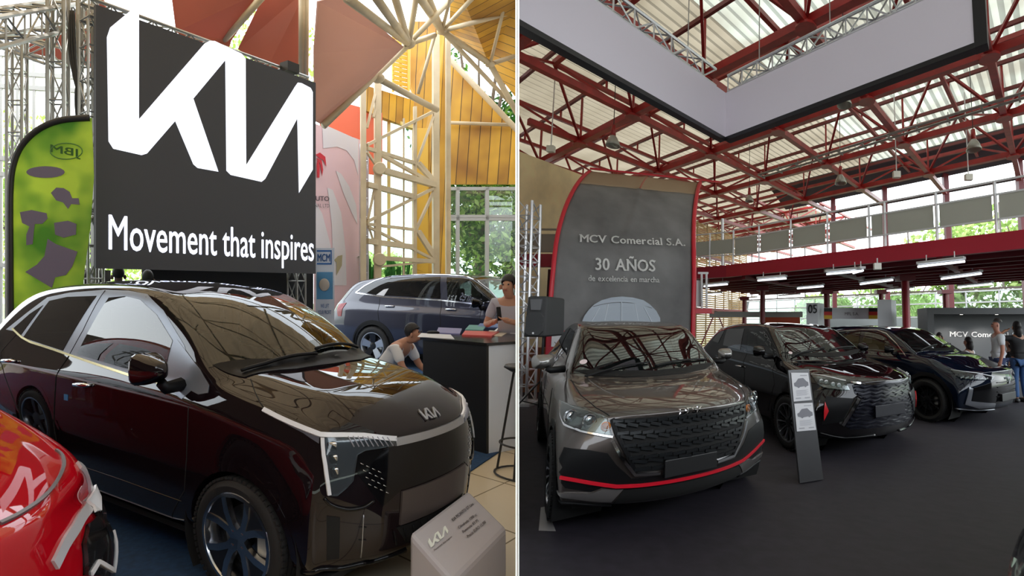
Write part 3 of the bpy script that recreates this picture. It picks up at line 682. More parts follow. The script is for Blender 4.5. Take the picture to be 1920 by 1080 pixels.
# ------------------------------------------------------------------ small black hatchback (the nearest car of the left hall)
def hatchback():
    #      x    bow   ys   zs   ye   ze   yg   zg   yr   zr   zc
    st = [(.42, .19, .775, .22, .71, .755, .66, .80, .46, .80, .80),
          (.36, .17, .785, .22, .735, .775, .68, .85, .48, .865, .875),
          (.22, .13, .79, .22, .755, .80, .70, .89, .50, .955, .965),
          (.03, .09, .795, .23, .77, .83, .71, .925, .52, 1.00, 1.02),
          (-.15, .10, .795, .24, .775, .86, .715, .955, .55, 1.03, 1.05),
          (-.33, .25, .797, .25, .78, .88, .72, .97, .66, 1.045, 1.07),
          (-.53, .22, .80, .25, .78, .89, .725, .975, .625, 1.20, 1.235),
          (-.72, .15, .80, .25, .78, .90, .725, .985, .585, 1.325, 1.385),
          (-.88, .08, .80, .25, .78, .905, .725, .995, .56, 1.41, 1.465),
          (-1.15, .03, .80, .25, .78, .915, .725, 1.01, .55, 1.455, 1.51),
          (-1.60, 0, .80, .26, .78, .93, .72, 1.04, .55, 1.465, 1.525),
          (-2.05, 0, .80, .27, .775, .95, .71, 1.08, .545, 1.445, 1.515),
          (-2.42, -.02, .795, .28, .77, .97, .70, 1.14, .53, 1.395, 1.48),
          (-2.68, -.04, .785, .29, .75, .98, .68, 1.12, .52, 1.28, 1.41),
          (-2.82, -.06, .77, .30, .73, .97, .65, 1.06, .53, 1.12, 1.16),
          (-2.86, -.08, .74, .32, .70, .93, .62, 1.00, .50, 1.03, 1.05)]
    c = Car('hatchback_car', 'small black hatchback with petal alloy wheels parked under the big video screen', LH, (.427, 3.559), -42.64, st, M_PBLACK,
            [-.06, -.01, .01, .02, .01], [.03, -.03, -.04, -.03, -.01], 2.38, .29, .79, .335,
            creases={'t': [('row', 5, (0, 3), .55), ('row', 8, (0, 3), .25), ('row', 0, (0, 6), .5), ('col', 5, (5, 13), .5), ('col', 3, (5, 12), .2), ('col', 6, (4, 13), .3)]})
    # glazing
    TL, BL = c.px((302, 572), (391, 690)); print('TL', TL, 'BL', BL)
    tc, bc = Vector((-.74, 0, 1.45)), Vector((-.07, 0, 1.07))
    ws = [TL, Vector((tc.x-.02, TL.y*.5, tc.z)), tc, Vector((tc.x-.02, -TL.y*.5, tc.z)), mir(TL), mir(BL), Vector((bc.x-.05, -BL.y*.5, bc.z)), bc, Vector((bc.x-.05, BL.y*.5, bc.z)), BL]
    c.patch('windshield_frame', ws, WS, M_GLB, .0015, hole=.035); c.patch('windshield', ws, WS, M_GL, .004, cut=.03)
    fg = sp((-1.31, 1.405), (-1.15, 1.415), (-.99, 1.395), (-.80, 1.315), (-.60, 1.18), (-.60, .985), (-.81, .995), (-1.17, 1.025), (-1.47, 1.05))
    rg = sp((-2.02, 1.375), (-1.8, 1.405), (-1.45, 1.415), (-1.64, 1.06), (-1.9, 1.085), (-2.19, 1.115))
    qg = sp((-2.08, 1.345), (-2.23, 1.13), (-2.38, 1.165), (-2.22, 1.28))
    frame = sp((-1.15, 1.45), (-.96, 1.43), (-.76, 1.34), (-.50, 1.16), (-.33, .98), (-.40, .90), (-.60, .955), (-.81, .965), (-1.17, 1.0), (-1.46, 1.03), (-1.75, 1.06), (-2.07, 1.09), (-2.2, 1.115), (-2.36, 1.155), (-2.48, 1.16), (-2.27, 1.29), (-2.08, 1.40), (-1.8, 1.435), (-1.4, 1.455))
    FR = mat('door_frame_sky_tint', (.26, .29, .34), .35, .5)  # sky reflected in the black frames, put into a grey-blue colour
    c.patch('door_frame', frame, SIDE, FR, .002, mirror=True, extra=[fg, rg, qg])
    for nm, g, mm in (('front_door_glass', fg, M_GL), ('rear_door_glass', rg, M_GLD), ('quarter_glass', qg, M_GLB)):
        c.patch(nm+'_seal' if nm[0] != 'q' else 'quarter_seal', g, SIDE, M_GLB, .003, hole=.022, mirror=True); c.patch(nm, g, SIDE, mm, .0045, cut=.018, mirror=True)
    c.line('belt_trim', sp((-.60, .955), (-.81, .965), (-1.17, 1.0), (-1.46, 1.03), (-1.75, 1.06), (-2.07, 1.09), (-2.2, 1.115), (-2.38, 1.17)), SIDE, mat('brass_trim', (.55, .48, .25), .25, 1), .004, .004, mirror=True, flat=.014)
    c.line('door_gap', sp((-1.39, 1.45), (-1.47, 1.2), (-1.555, 1.035), (-1.60, .9), (-1.60, .6), (-1.52, .30)), SIDE, M_GAP, .003, .002, mirror=True)
    c.line('door_gap', c.px((354, 762), (352, 800), (350, 860), (346, 920), (322, 973)), SIDE, M_GAP, .003, mirror=True)
    c.line('door_gap', sp((-2.30, 1.13), (-2.42, 1.0), (-2.3, .85), (-2.06, .62), (-1.98, .32)), SIDE, M_GAP, .003, mirror=True)
    c.line('door_moulding', c.px((345, 975), (322, 973), (192, 925), (150, 905)), SIDE, M_SATIN, .003, .002, mirror=True)
    c.line('sill_crease', c.px((340, 940), (223, 898), (161, 877), (120, 860)), SIDE, M_PBLACK, .004, .001, mirror=True)
    # doors handles
    for (u, v) in ((20, 677), (158, 722)):
        p = c.px((u, v))[0]
        for sg in (1, -1):
            q = Vector((p.x, p.y*sg, p.z)); o = -sg
            mb = MB(); mb.smooth = True; mb.tube([q+Vector((.075, 0, .005)), q+Vector((.055, o*.035, .008)), q+Vector((-.055, o*.035, .0)), q+Vector((-.08, 0, -.003))], [.010, .013, .013, .010], 8)
            h = c.part(mb, 'door_handle', M_CHROME)
            mb = MB(); mb.smooth = True; mb.ball(q+Vector((0, o*-.004, -.004)), .045, 12, .6, .15); c.part(mb, 'handle_bowl', M_GAP, h)
    # hood outline, lamps, grille
    c.line('hood_gap', c.px((470, 711), (478, 735), (488, 756), (497, 768)), (-.2, .5, -.8), M_GAP, .003, mirror=True)
    lamp = c.px((603, 819), (606, 854), (615, 929), (630, 929), (648, 914), (660, 901), (665, 870), (668, 853), (682, 845), (738, 835), (740, 822), (680, 818))
    D = (-.75, .65, 0)
    c.patch('headlamp_bowl', lamp, D, mat('lamp_grey', (.13, .13, .16), .25, .3), .002, mirror=True, hole=None)
    hl = c.patch('headlamp', lamp, D, M_LENS, .012, .008, mirror=True)
    for k in range(3):
        v = 838+k*24; q = c.px((622+k*1.5, v))[0]
        for sg in (1, -1):
            mb = MB(); mb.smooth = 'auto'; n = Vector((.7, -.7, 0)); n = Vector((n.x, n.y*sg, 0)); qq = Vector((q.x, q.y*sg, q.z)); mb.obox(qq, n, n.cross(Vector((0, 0, 1))), (0, 0, 1), .008, .022, .022)
            c.part(mb, 'lamp_module', M_REFL, hl[0 if sg > 0 else 1], bevel=.006)
    for k in range(9):
        u = 655+k*9; a, b = c.px((u-5, 820), (u+6, 838-k*.3)); c.line('turn_signal_rib', [a, b], D, mat('rib_grey', (.35, .36, .42), .3), .003, .014, mirror=True, parent=hl)
    c.line('daylight_strip', c.px((495, 769), (520, 782), (546, 794), (575, 806), (601, 816), (640, 817.5), (680, 818), (740, 822)), D, M_WHT, .006, .008, mirror=True, flat=.022)
    c.line('daylight_strip', c.px((604, 822), (606, 854), (610, 890), (615, 927)), D, M_WHT, .005, .012, mirror=True, flat=.016)
    up = c.px((500, 771), (546, 797), (599, 819), (598, 832), (568, 812), (530, 792))
    c.patch('side_lamp', up, (-.5, .8, -.1), mat('lamp_grey'), .003, mirror=True)
    a, b = c.px((738, 821), (740, 836)); c.patch('grille_bar', [a, b, mir(b), mir(a)], FRONT, M_SATIN, .014, .02)
    # gloss black upper grille and nostrils
    g = c.px((741, 838), (682, 848), (670, 856), (667, 872), (671, 890), (690, 915), (705, 935), (716, 950)); g2 = [Vector(p) for p in g]
    b1 = c.px((752, 918))[0]
    c.patch('upper_grille', [g[0], g[1], g[2], g[3], g[4], g[5], g[6], g[7], b1, mir(b1), mir(g[7]), mir(g[6]), mir(g[5]), mir(g[4]), mir(g[3]), mir(g[2]), mir(g[1]), mir(g[0])], FRONT, M_GLB, .003)
    for r in range(4):
        for k in range(4):
            u = 674+k*11+r*5; v = 868+r*13+k*5; a, b = c.px((u, v), (u+6, v+3)); c.line('grille_fin', [a, b], FRONT, M_REFL, .002, .006, mirror=True)
    a, b, d = c.px((752, 921), (716, 950), (757, 969)); e = Vector((a.x, a.y, a.z-.155))
    c.patch('bumper_plate', [a, e, mir(e), mir(a)], FRONT, mat('plate_brown', (.085, .07, .068), .3, .3), .010, .02)
    f = Vector((a.x, a.y*1.05, e.z-.01)); h = Vector((a.x, a.y*.8, e.z-.10)); c.patch('lower_grille', [f, h, mir(h), mir(f)], FRONT, M_GAP, .004)
    for k in range(12):
        y = -.36+.065*k; c.line('grille_fin', [Vector((1, y, e.z-.02)), Vector((1, y+.03, e.z-.09))], FRONT, M_BPL, .004, .008)
    sl = c.px((612, 967), (637, 970), (635, 1047), (612, 1050)); c.patch('air_slot', sl, D, M_GAP, .003, mirror=True, hole=None)
    c.line('bumper_glint', c.px((607, 934), (616, 944), (632, 951), (655, 955), (683, 950), (700, 938)), D, M_GLB, .008, .004, mirror=True, curve=3)  # highlight below the lamp, put into the shape as a gloss ridge
    c.line('bumper_lip', c.px((560, 1068), (600, 1066), (640, 1066), (685, 1062), (700, 1056), (760, 1030)), (-.7, .6, 0), M_GLB, .012, .004, mirror=True, curve=3)
    for v in (988, 1012): c.line('panel_gap', c.px((672, v), (686, v)), D, M_GAP, .002, .002, mirror=True)
    c.line('panel_gap', c.px((681, 965), (676, 1045)), D, M_SATIN, .003, .002, mirror=True)
    # badge on the hood
    p = c.px((799, 777))[0]; h, n = c.cast((p.x, 0, p.z), (-.4, 0, -.9)); ux = Vector((0, 1, 0)); uy = n.cross(ux)*1; uy = uy if uy.z > 0 else -uy
    mb = MB(); mb.prism([h+ux*((s-.5)*.155)+uy*((t-.5)*.072)+n*.001 for s, t in LOGO], n*.007); c.part(mb, 'hood_badge', M_SATIN)
    # wipers, mirrors, arches, wheels
    for a, b, d in (((-.10, -.58), (-.02, -.05), 0), ((-.07, -.02), (-.12, .50), 0)):
        c.line('wiper', [Vector((a[0]-.06, a[1], 1.2)), Vector((b[0]-.08, b[1], 1.2))], TOP, M_BPL, .010, .02)
    c.patch('cowl', [Vector((bc.x-.05, -.6*1, 1)), Vector((bc.x+.04, -.3, 1)), Vector((bc.x+.06, 0, 1)), Vector((bc.x+.04, .3, 1)), Vector((bc.x-.05, .6, 1)), Vector((bc.x-.22, .66, 1)), Vector((bc.x-.06, .3, 1)), Vector((bc.x-.03, 0, 1)), Vector((bc.x-.06, -.3, 1)), Vector((bc.x-.22, -.66, 1))], TOP, M_BPL, .006)
    tri = c.px((333, 637), (352, 662), (375, 692), (392, 722), (390, 737), (372, 740), (350, 728), (333, 715)); c.patch('mirror_panel', tri, SIDE, FR, .004, mirror=True)
    c.mirrors((-.42, .925, 1.06), M_BPL, M_PBLACK, (.17, .23, .165), (-.14, -.02, -.05))
    c.arches(M_PBLACK, .018, .002, .22, .05); c.underbody(.19, .45, -2.8, .70)
    c.interior(-1.1, .35, .28, 1.0, 1.3, -.40)
    c.wheels('petal', .213, .185)
    p = c.px((124, 745))[0]; mb = MB(); mb.obox(p+Vector((0, -.002, 0)), (1, 0, 0), (0, 1, 0), (0, 0, 1), .02, .002, .018); c.part(mb, 'blue_tape', mat('blue_tape', (.05, .22, .5), .6))
    c.finish(); return c
# ------------------------------------------------------------------ the three show cars of the right hall
def suv_st(k=1.0, dz=0, nz=0, h0=1.12):
    base = [(.54, .36, .88, .25, .79, .82, .73, .88, .52, .925, .94),
            (.47, .31, .895, .25, .83, .86, .77, .925, .54, .97, .985),
            (.29, .20, .905, .25, .865, .90, .80, .98, .56, 1.025, 1.035),
            (.07, .13, .91, .26, .88, .93, .81, 1.02, .57, 1.06, 1.07),
            (-.16, .12, .91, .27, .88, .955, .81, 1.06, .58, 1.09, 1.095),
            (-.37, .27, .91, .27, .885, .975, .80, 1.09, .745, 1.13, 1.12),
            (-.58, .23, .91, .27, .885, .985, .80, 1.10, .705, 1.28, 1.29),
            (-.82, .16, .91, .27, .885, .995, .80, 1.11, .655, 1.45, 1.47),
            (-1.02, .09, .91, .27, .885, 1.00, .80, 1.12, .62, 1.57, 1.60),
            (-1.35, .03, .91, .27, .885, 1.01, .80, 1.13, .605, 1.625, 1.66),
            (-1.90, 0, .91, .28, .885, 1.02, .80, 1.145, .60, 1.64, 1.685),
            (-2.50, 0, .91, .28, .885, 1.035, .795, 1.16, .59, 1.62, 1.665),
            (-3.00, -.02, .905, .30, .88, 1.05, .785, 1.19, .575, 1.57, 1.62),
            (-3.35, -.04, .90, .31, .87, 1.06, .765, 1.21, .56, 1.49, 1.57),
            (-3.58, -.07, .88, .33, .84, 1.05, .74, 1.17, .56, 1.27, 1.33),
            (-3.68, -.10, .85, .36, .80, 1.0, .70, 1.10, .56, 1.13, 1.14)]
    f = lambda z: (h0+(z-h0)*k if z > h0 else z)
    return [(a, b, c, d, e, g+nz*(1 if i < 3 else 0), h, j+nz*(i < 3), l, f(m)+nz*(i < 3), f(n)+nz*(i < 3)+dz) for i, (a, b, c, d, e, g, h, j, l, m, n) in enumerate(base)]
SUVC = {'t': [('row', 5, (0, 3), .6), ('row', 8, (0, 3), .25), ('row', 0, (0, 6), .55), ('col', 5, (5, 14), .5), ('col', 3, (5, 13), .2), ('col', 6, (1, 14), .35)], 's': [(3, (1, 14), .15)]}
def poly_ws(c, TL, BL, tcx, bcx):
    zt = TL.z+.02; zb = BL.z; bow = lambda a, b: [Vector((b-(b-a.x)*.3, a.y*.5, a.z))]
    return [TL, Vector((tcx-.02, TL.y*.5, zt)), Vector((tcx, 0, zt)), Vector((tcx-.02, -TL.y*.5, zt)), mir(TL), mir(BL), Vector((bcx-.06, -BL.y*.5, zb)), Vector((bcx, 0, zb)), Vector((bcx-.06, BL.y*.5, zb)), BL]
def glaze(c, TL, BL, tcx, bcx, sides, seal=.03, fac=None, frame=None, wgl=None):
    ws = poly_ws(c, TL, BL, tcx, bcx)
    c.patch('windshield_frame', ws, WS, M_GLB, .0015, hole=.045); c.patch('windshield', ws, WS, wgl or M_GL, .004, cut=.04)
    c.patch('cowl', [Vector((bcx-.10, BL.y*.75, 1)), Vector((bcx+.01, BL.y*.4, 1)), Vector((bcx+.045, 0, 1)), Vector((bcx+.01, -BL.y*.4, 1)), Vector((bcx-.10, -BL.y*.75, 1)), Vector((bcx-.24, -BL.y*.98, 1)), Vector((bcx-.07, -BL.y*.4, 1)), Vector((bcx-.03, 0, 1)), Vector((bcx-.07, BL.y*.4, 1)), Vector((bcx-.24, BL.y*.98, 1))], TOP, M_BPL, .006)
    for a, b in (((bcx-.10, BL.y*.85), (bcx-.07, -.05)), ((bcx-.08, .0), (bcx-.17, -BL.y*.8))):
        c.line('wiper', [Vector((a[0], a[1], 1.3)), Vector((b[0]-.06, b[1], 1.3))], TOP, M_BPL, .010, .02)
    if frame: c.patch('window_surround', frame, SIDE, M_GLB, .002, mirror=True, extra=[g for _, g, _ in sides])
    for nm, g, mm in sides:
        c.patch(nm+'_seal', g, SIDE, M_GLB, .003, hole=seal, mirror=True); c.patch(nm, g, SIDE, mm, .0045, cut=seal-.006, mirror=True)
def handles(c, pxs, m):
    for (u, v) in pxs:
        p = c.px((u, v))[0]
        for sg in (1, -1):
            q = Vector((p.x, p.y*sg, p.z)); o = -sg; mb = MB(); mb.smooth = True
            mb.tube([q+Vector((.10, 0, 0)), q+Vector((.08, o*.035, .0)), q+Vector((-.08, o*.035, .0)), q+Vector((-.10, 0, 0))], [.011, .014, .014, .011], 8); c.part(mb, 'door_handle', m)
def body_text(c, body, p, w, h, m, name='hood_lettering'):
    hh, n = c.cast((p.x, p.y, p.z), (-.5, 0, -.8)); ux = Vector((0, 1, 0)); ux = (ux-n*ux.dot(n)).normalized(); uy = n.cross(ux); uy = uy if uy.z > 0 else -uy
    vs, fs = txt_mesh(body, 1, 1, .02, 'CENTER'); x0 = min(v[0] for v in vs); x1 = max(v[0] for v in vs); y1 = max(v[1] for v in vs)
    V = []
    for x, y in vs:
        q = hh+ux*((x-(x0+x1)/2)*w/(x1-x0))+uy*((y/y1-.5)*h); a, nn = c.cast(q, -n); V.append(a+nn*.005)
    mb = MB(); mb.add(V, fs); return c.part(mb, name, m, fixn=False)
def grey_suv():
    P = mat('warm_grey_paint', (.075, .062, .056), .35, .7, coat=1, croug=.02)
    c = Car('sport_utility_car', 'metallic brown-grey car with a red bumper line facing the camera before the banner', RH, (-1.110, 3.934), -57.8, suv_st(.985), P,
            [-.12, -.03, .0, .015, .0], [.05, -.03, -.05, -.04, -.01], 2.68, .35, .92, .405, creases=SUVC)
    TL, BL = c.px((1089, 616), (1069, 701)); print('c1', TL, BL)
    glaze(c, TL, BL, -.93, -.10, [('front_door_glass', sp((-.72, 1.18), (-.95, 1.40), (-1.15, 1.53), (-1.75, 1.57), (-1.80, 1.16), (-1.2, 1.14)), M_GLD),
          ('rear_door_glass', sp((-1.87, 1.57), (-2.5, 1.56), (-2.72, 1.52), (-2.85, 1.20), (-1.92, 1.17)), M_GLD)], fac=.5)
    c.line('door_gap', sp((-.62, .98), (-.60, .7), (-.55, .33)), SIDE, M_GAP, .004, mirror=True); c.line('door_gap', sp((-1.83, 1.15), (-1.85, .7), (-1.80, .33)), SIDE, M_GAP, .004, mirror=True)
    c.line('hood_gap', c.px((1071, 712), (1090, 742), (1118, 765), (1143, 780)), (-.2, .3, -.8), M_GAP, .004, mirror=True)
    c.line('hood_crease', c.px((1100, 705), (1118, 722), (1140, 735), (1170, 745)), TOP, P, .010, -.004, mirror=True, curve=3)
    lamp = c.px((1052, 751), (1064, 757), (1100, 768), (1140, 783), (1149, 816), (1120, 811), (1084, 802), (1060, 792), (1053, 772)); D = (-.8, .5, 0)
    c.patch('headlamp_bowl', lamp, D, mat('lamp_bowl', (.28, .28, .29), .25, .8), .002, mirror=True); hl = c.patch('headlamp', lamp, D, M_LENS, .02, .012, mirror=True)
    for (u, v, r, mm) in ((1072, 781, .055, M_REFL), (1107, 789, .055, M_REFL), (1137, 799, .035, mat('amber', (.8, .25, .05), .3))):
        p = c.px((u, v))[0]
        for sg in (1, -1):
            q = Vector((p.x, p.y*sg, p.z)); A = Vector((.85, -.5*sg, 0)).normalized(); mb = MB(); mb.smooth = 'auto'; mb.lathe(q, A, [(r, .0), (r, .014), (r*.86, .015), (r*.8, .004), (r*.5, .012), (0, .018)], 20); c.part(mb, 'lamp_module', mm, hl[0 if sg > 0 else 1])
    c.line('lamp_chrome', c.px((1052, 760), (1053, 778), (1060, 796), (1084, 806), (1120, 814), (1150, 819)), D, M_CHROME, .006, .006, mirror=True, flat=.014)
    g = c.px((1149, 785), (1158, 812), (1175, 846), (1193, 886)); tcn = Vector((.93, 0, g[0].z+.012)); bz = g[3].z
    c.patch('grille_mesh', [g[0], g[1], g[2], g[3], mir(g[3]), mir(g[2]), mir(g[1]), mir(g[0]), tcn], FRONT, M_GAP, .003)
    GB = mat('grille_bar_black', (.016, .018, .020), .3, .2, .4)
    for r in range(9):
        t = (r+.35)/9; z = g[0].z+.005+(bz-g[0].z)*t
        yl = np.interp(z, [bz, g[2].z, g[1].z, g[0].z], [g[3].y, g[2].y, g[1].y, g[0].y]); n = 15-r
        for k in range(n):
            y0 = yl+(-2*yl)*k/n; y1 = yl+(-2*yl)*(k+1)/n; dz = .018
            c.line('grille_blade', [Vector((1, y0+.004, z+dz*(1 if r % 2 else -.4))), Vector((1, y1-.004, z))], FRONT, GB, .006, .012, flat=.022, res=.06)
    c.line('grille_frame', [g[0], g[1], g[2], g[3]], FRONT, M_BPL, .008, .006, mirror=True, flat=.03)
    c.line('grille_trim', c.px((1150, 826), (1166, 856), (1192, 889), (1238, 886)), FRONT, M_CHROME, .008, .010, mirror=True, flat=.022)
    bl = c.px((1058, 838), (1100, 843), (1140, 850), (1156, 872), (1184, 897)); bb = c.px((1044, 892), (1043, 862)); lo = c.px((1170, 918), (1128, 915), (1108, 922), (1060, 915))
    c.patch('bumper_intake', [bl[0], bl[1], bl[2], bl[3], bl[4], mir(bl[4]), mir(bl[3]), mir(bl[2]), mir(bl[1]), mir(bl[0]), mir(bb[1]), mir(bb[0]), mir(lo[3]), mir(lo[2]), mir(lo[1]), mir(lo[0]), lo[0], lo[1], lo[2], lo[3], bb[0], bb[1]], FRONT, M_BPL, .003)
    f = c.px((1046, 919), (1108, 925), (1129, 917), (1169, 917), (1147, 940), (1107, 938), (1056, 932)); c.patch('bumper_wing', f, D, P if 0 else mat('wing_silver', (.36, .34, .33), .28, .8), .010, .02, mirror=True)
    q = c.px((1150, 943), (1169, 919)); c.patch('lower_grille', [q[0], q[1], mir(q[1]), mir(q[0])], FRONT, M_GAP, .004)
    red = c.px((1052, 894), (1080, 899), (1120, 906), (1156, 911), (1200, 909)); c.line('red_line', red+[Vector((.9, 0, red[-1].z))]+[mir(p) for p in reversed(red)], FRONT, mat('red_trim', (.75, .01, .03), .35, emit=0), .008, .008, flat=.022)
    c.line('bumper_lip', c.px((1030, 912), (1036, 926), (1050, 938), (1100, 944), (1147, 946)), D, M_BPL, .014, .004, mirror=True)
    a, b = c.px((1242, 862), (1242, 893)); xc = c.cast((1, 0, a.z-.05), FRONT)[0].x; mb = MB(); mb.box((xc-.03, a.y*.95, a.z-.13), (xc+.022, -a.y*.95, a.z)); c.part(mb, 'plate_holder', mat('plate_black', (.008, .008, .009), .5), bevel=.006)
    p = c.px((1297, 769))[0]; body_text(c, 'DFSK', Vector((p.x, 0, p.z)), .20, .042, M_CHROME)
    h, n = c.cast(c.px((1094, 679))[0], WS); mb = MB(); mb.lathe(h+n*.004, n, [(0, .002), (.035, .002), (.035, 0)], 20); c.part(mb, 'round_sticker', mat('sticker_pink', (.75, .6, .6), .5))
    c.mirrors((-.50, .99, 1.25), M_BPL, mat('mirror_grey', (.33, .32, .31), .25, .8), (.14, .21, .14))
    c.arches(M_BPL, .045, .006, .2, .06); c.underbody(.22, .5, -3.5, .78); c.interior(-1.35, .38, .38, 1.08, 1.5, -.55, mat('cloth_dark', (.03, .028, .026), .8)); c.wheels('multi', .235, .225); c.finish(); return c
def black_suv():
    P = mat('black_paint', (.006, .005, .006), .3, .0, 0, coat=1, croug=.015)
    c = Car('sport_utility_car', 'glossy black car with a wide wavy grille behind the two-page display stand', RH, (1.001, 5.685), -60.4, suv_st(.955, 0, -.01), P,
            [-.10, -.02, .0, .015, .0], [.05, -.03, -.05, -.04, -.01], 2.72, .345, .92, .40, creases=SUVC)
    TL, BL = c.px((1446, 621), (1465, 669)); print('c2', TL, BL)
    fg = c.px((1400, 659), (1405, 616), (1418, 617), (1434, 627), (1445, 645), (1452, 666)); rg = c.px((1356, 647), (1364, 617), (1396, 616), (1388, 656)); qg = c.px((1336, 639), (1347, 643), (1359, 619), (1350, 621))
    glaze(c, TL, BL, -.95, -.18, [('front_door_glass', fg, M_GL), ('rear_door_glass', rg, glass('milky_glass', (.25, .26, .28), .5, .05)), ('quarter_glass', qg, glass('milky_glass'))], .02, wgl=glass('clear_windshield', (.03, .035, .035), .75))
    c.line('door_gap', c.px((1400, 662), (1396, 700), (1396, 740)), SIDE, M_GAP, .004, mirror=True); c.line('door_gap', c.px((1455, 672), (1452, 720), (1440, 770)), SIDE, M_GAP, .004, mirror=True)
    handles(c, [(1387, 686), (1349, 671)], M_CHROME)
    lamp = c.px((1521, 703), (1545, 707), (1586, 716), (1593, 731), (1570, 730), (1545, 726), (1533, 720)); D = (-.8, .55, 0)
    c.patch('headlamp_bowl', lamp, D, mat('lamp_bowl'), .002, mirror=True); hl = c.patch('headlamp', lamp, D, M_LENS, .02, .012, mirror=True)
    for (u, v) in ((1540, 714), (1549, 716), (1562, 720), (1573, 722), (1583, 726)):
        p = c.px((u, v))[0]
        for sg in (1, -1):
            q = Vector((p.x, p.y*sg, p.z)); mb = MB(); mb.smooth = 'auto'; mb.lathe(q, (.8, -.55*sg, 0), [(.026, 0), (.026, .012), (.018, .016), (0, .012)], 10); c.part(mb, 'lamp_module', M_WHT, hl[0 if sg > 0 else 1])
    c.line('lamp_strip', c.px((1521, 703), (1545, 706), (1586, 715)), D, M_WHT, .005, .012, mirror=True, flat=.016)
    s_ = c.px((1595, 717), (1640, 719.5)); c.line('hood_chrome', s_+[Vector((1, 0, s_[1].z+.01))]+[mir(p) for p in reversed(s_)], FRONT, M_CHROME, .006, .008, flat=.022)
    g = c.px((1598, 722), (1603, 738), (1616, 747), (1601, 772), (1583, 797), (1594, 805)); G = mat('grille_navy', (.012, .013, .022), .35, .3)
    gp = g+[mir(p) for p in reversed(g)]; c.patch('grille_mesh', gp, FRONT, G, .003)
    bz = g[-1].z
    for r in range(12):
        t = (r+.5)/12; z = g[0].z+(bz-g[0].z)*t; yl = np.interp(z, [q.z for q in reversed(g)], [q.y for q in reversed(g)])+.02; pts = []
        for k in range(17): y = yl*(1-k/8); pts.append(Vector((1, y, z+.012*math.sin(k*2.1+r)+.03*(abs(y)/.6)**2*(t-.3))))
        c.line('grille_wave', pts, FRONT, mat('grille_wave_black', (.012, .013, .022), .2, .4, .4), .007, .010, flat=.018)
    c.line('grille_slash', c.px((1610, 747), (1598, 768), (1580, 797)), FRONT, M_CHROME, .008, .012, mirror=True, flat=.035)
    c.patch('bumper_intake', c.px((1549, 743), (1601, 747), (1580, 790), (1540, 797)), D, M_BPL, .004, mirror=True)
    c.patch('red_reflector', c.px((1547, 753), (1554, 770), (1545, 788), (1545, 770)), D, mat('reflector_red', (.7, .02, .03), .3), .02, .012, mirror=True)
    c.line('bumper_lip', c.px((1537, 811), (1560, 817), (1583, 820), (1640, 815)), D, M_GLB, .014, .006, mirror=True)
    a = c.px((1655, 760))[0]; mb = MB(); xc = c.cast((1, 0, a.z-.05), FRONT)[0].x; mb.box((xc-.03, -.25, a.z-.13), (xc+.02, .25, a.z+.01)); c.part(mb, 'plate_holder', mat('plate_navy', (.010, .010, .018), .5, spec=.3), bevel=.006)
    p = c.px((1665, 706))[0]; body_text(c, 'DFSK', Vector((p.x, 0, p.z)), .20, .04, M_CHROME)
    h, n = c.cast(c.px((1482, 662))[0], WS); mb = MB(); mb.lathe(h+n*.004, n, [(0, .002), (.03, .002), (.03, 0)], 20); c.part(mb, 'round_sticker', mat('sticker_pink'))
    c.mirrors((-.56, 1.00, 1.235), M_BPL, P, (.15, .21, .15)); c.arches(P, .03, .004, .2, .06); c.underbody(.22, .5, -3.5, .78)
    c.interior(-1.35, .38, .38, 1.08, 1.5, -.6, mat('seat_grey', (.10, .10, .11), .7)); c.wheels('multi', .24, .225, M_SATIN); c.finish(); return c
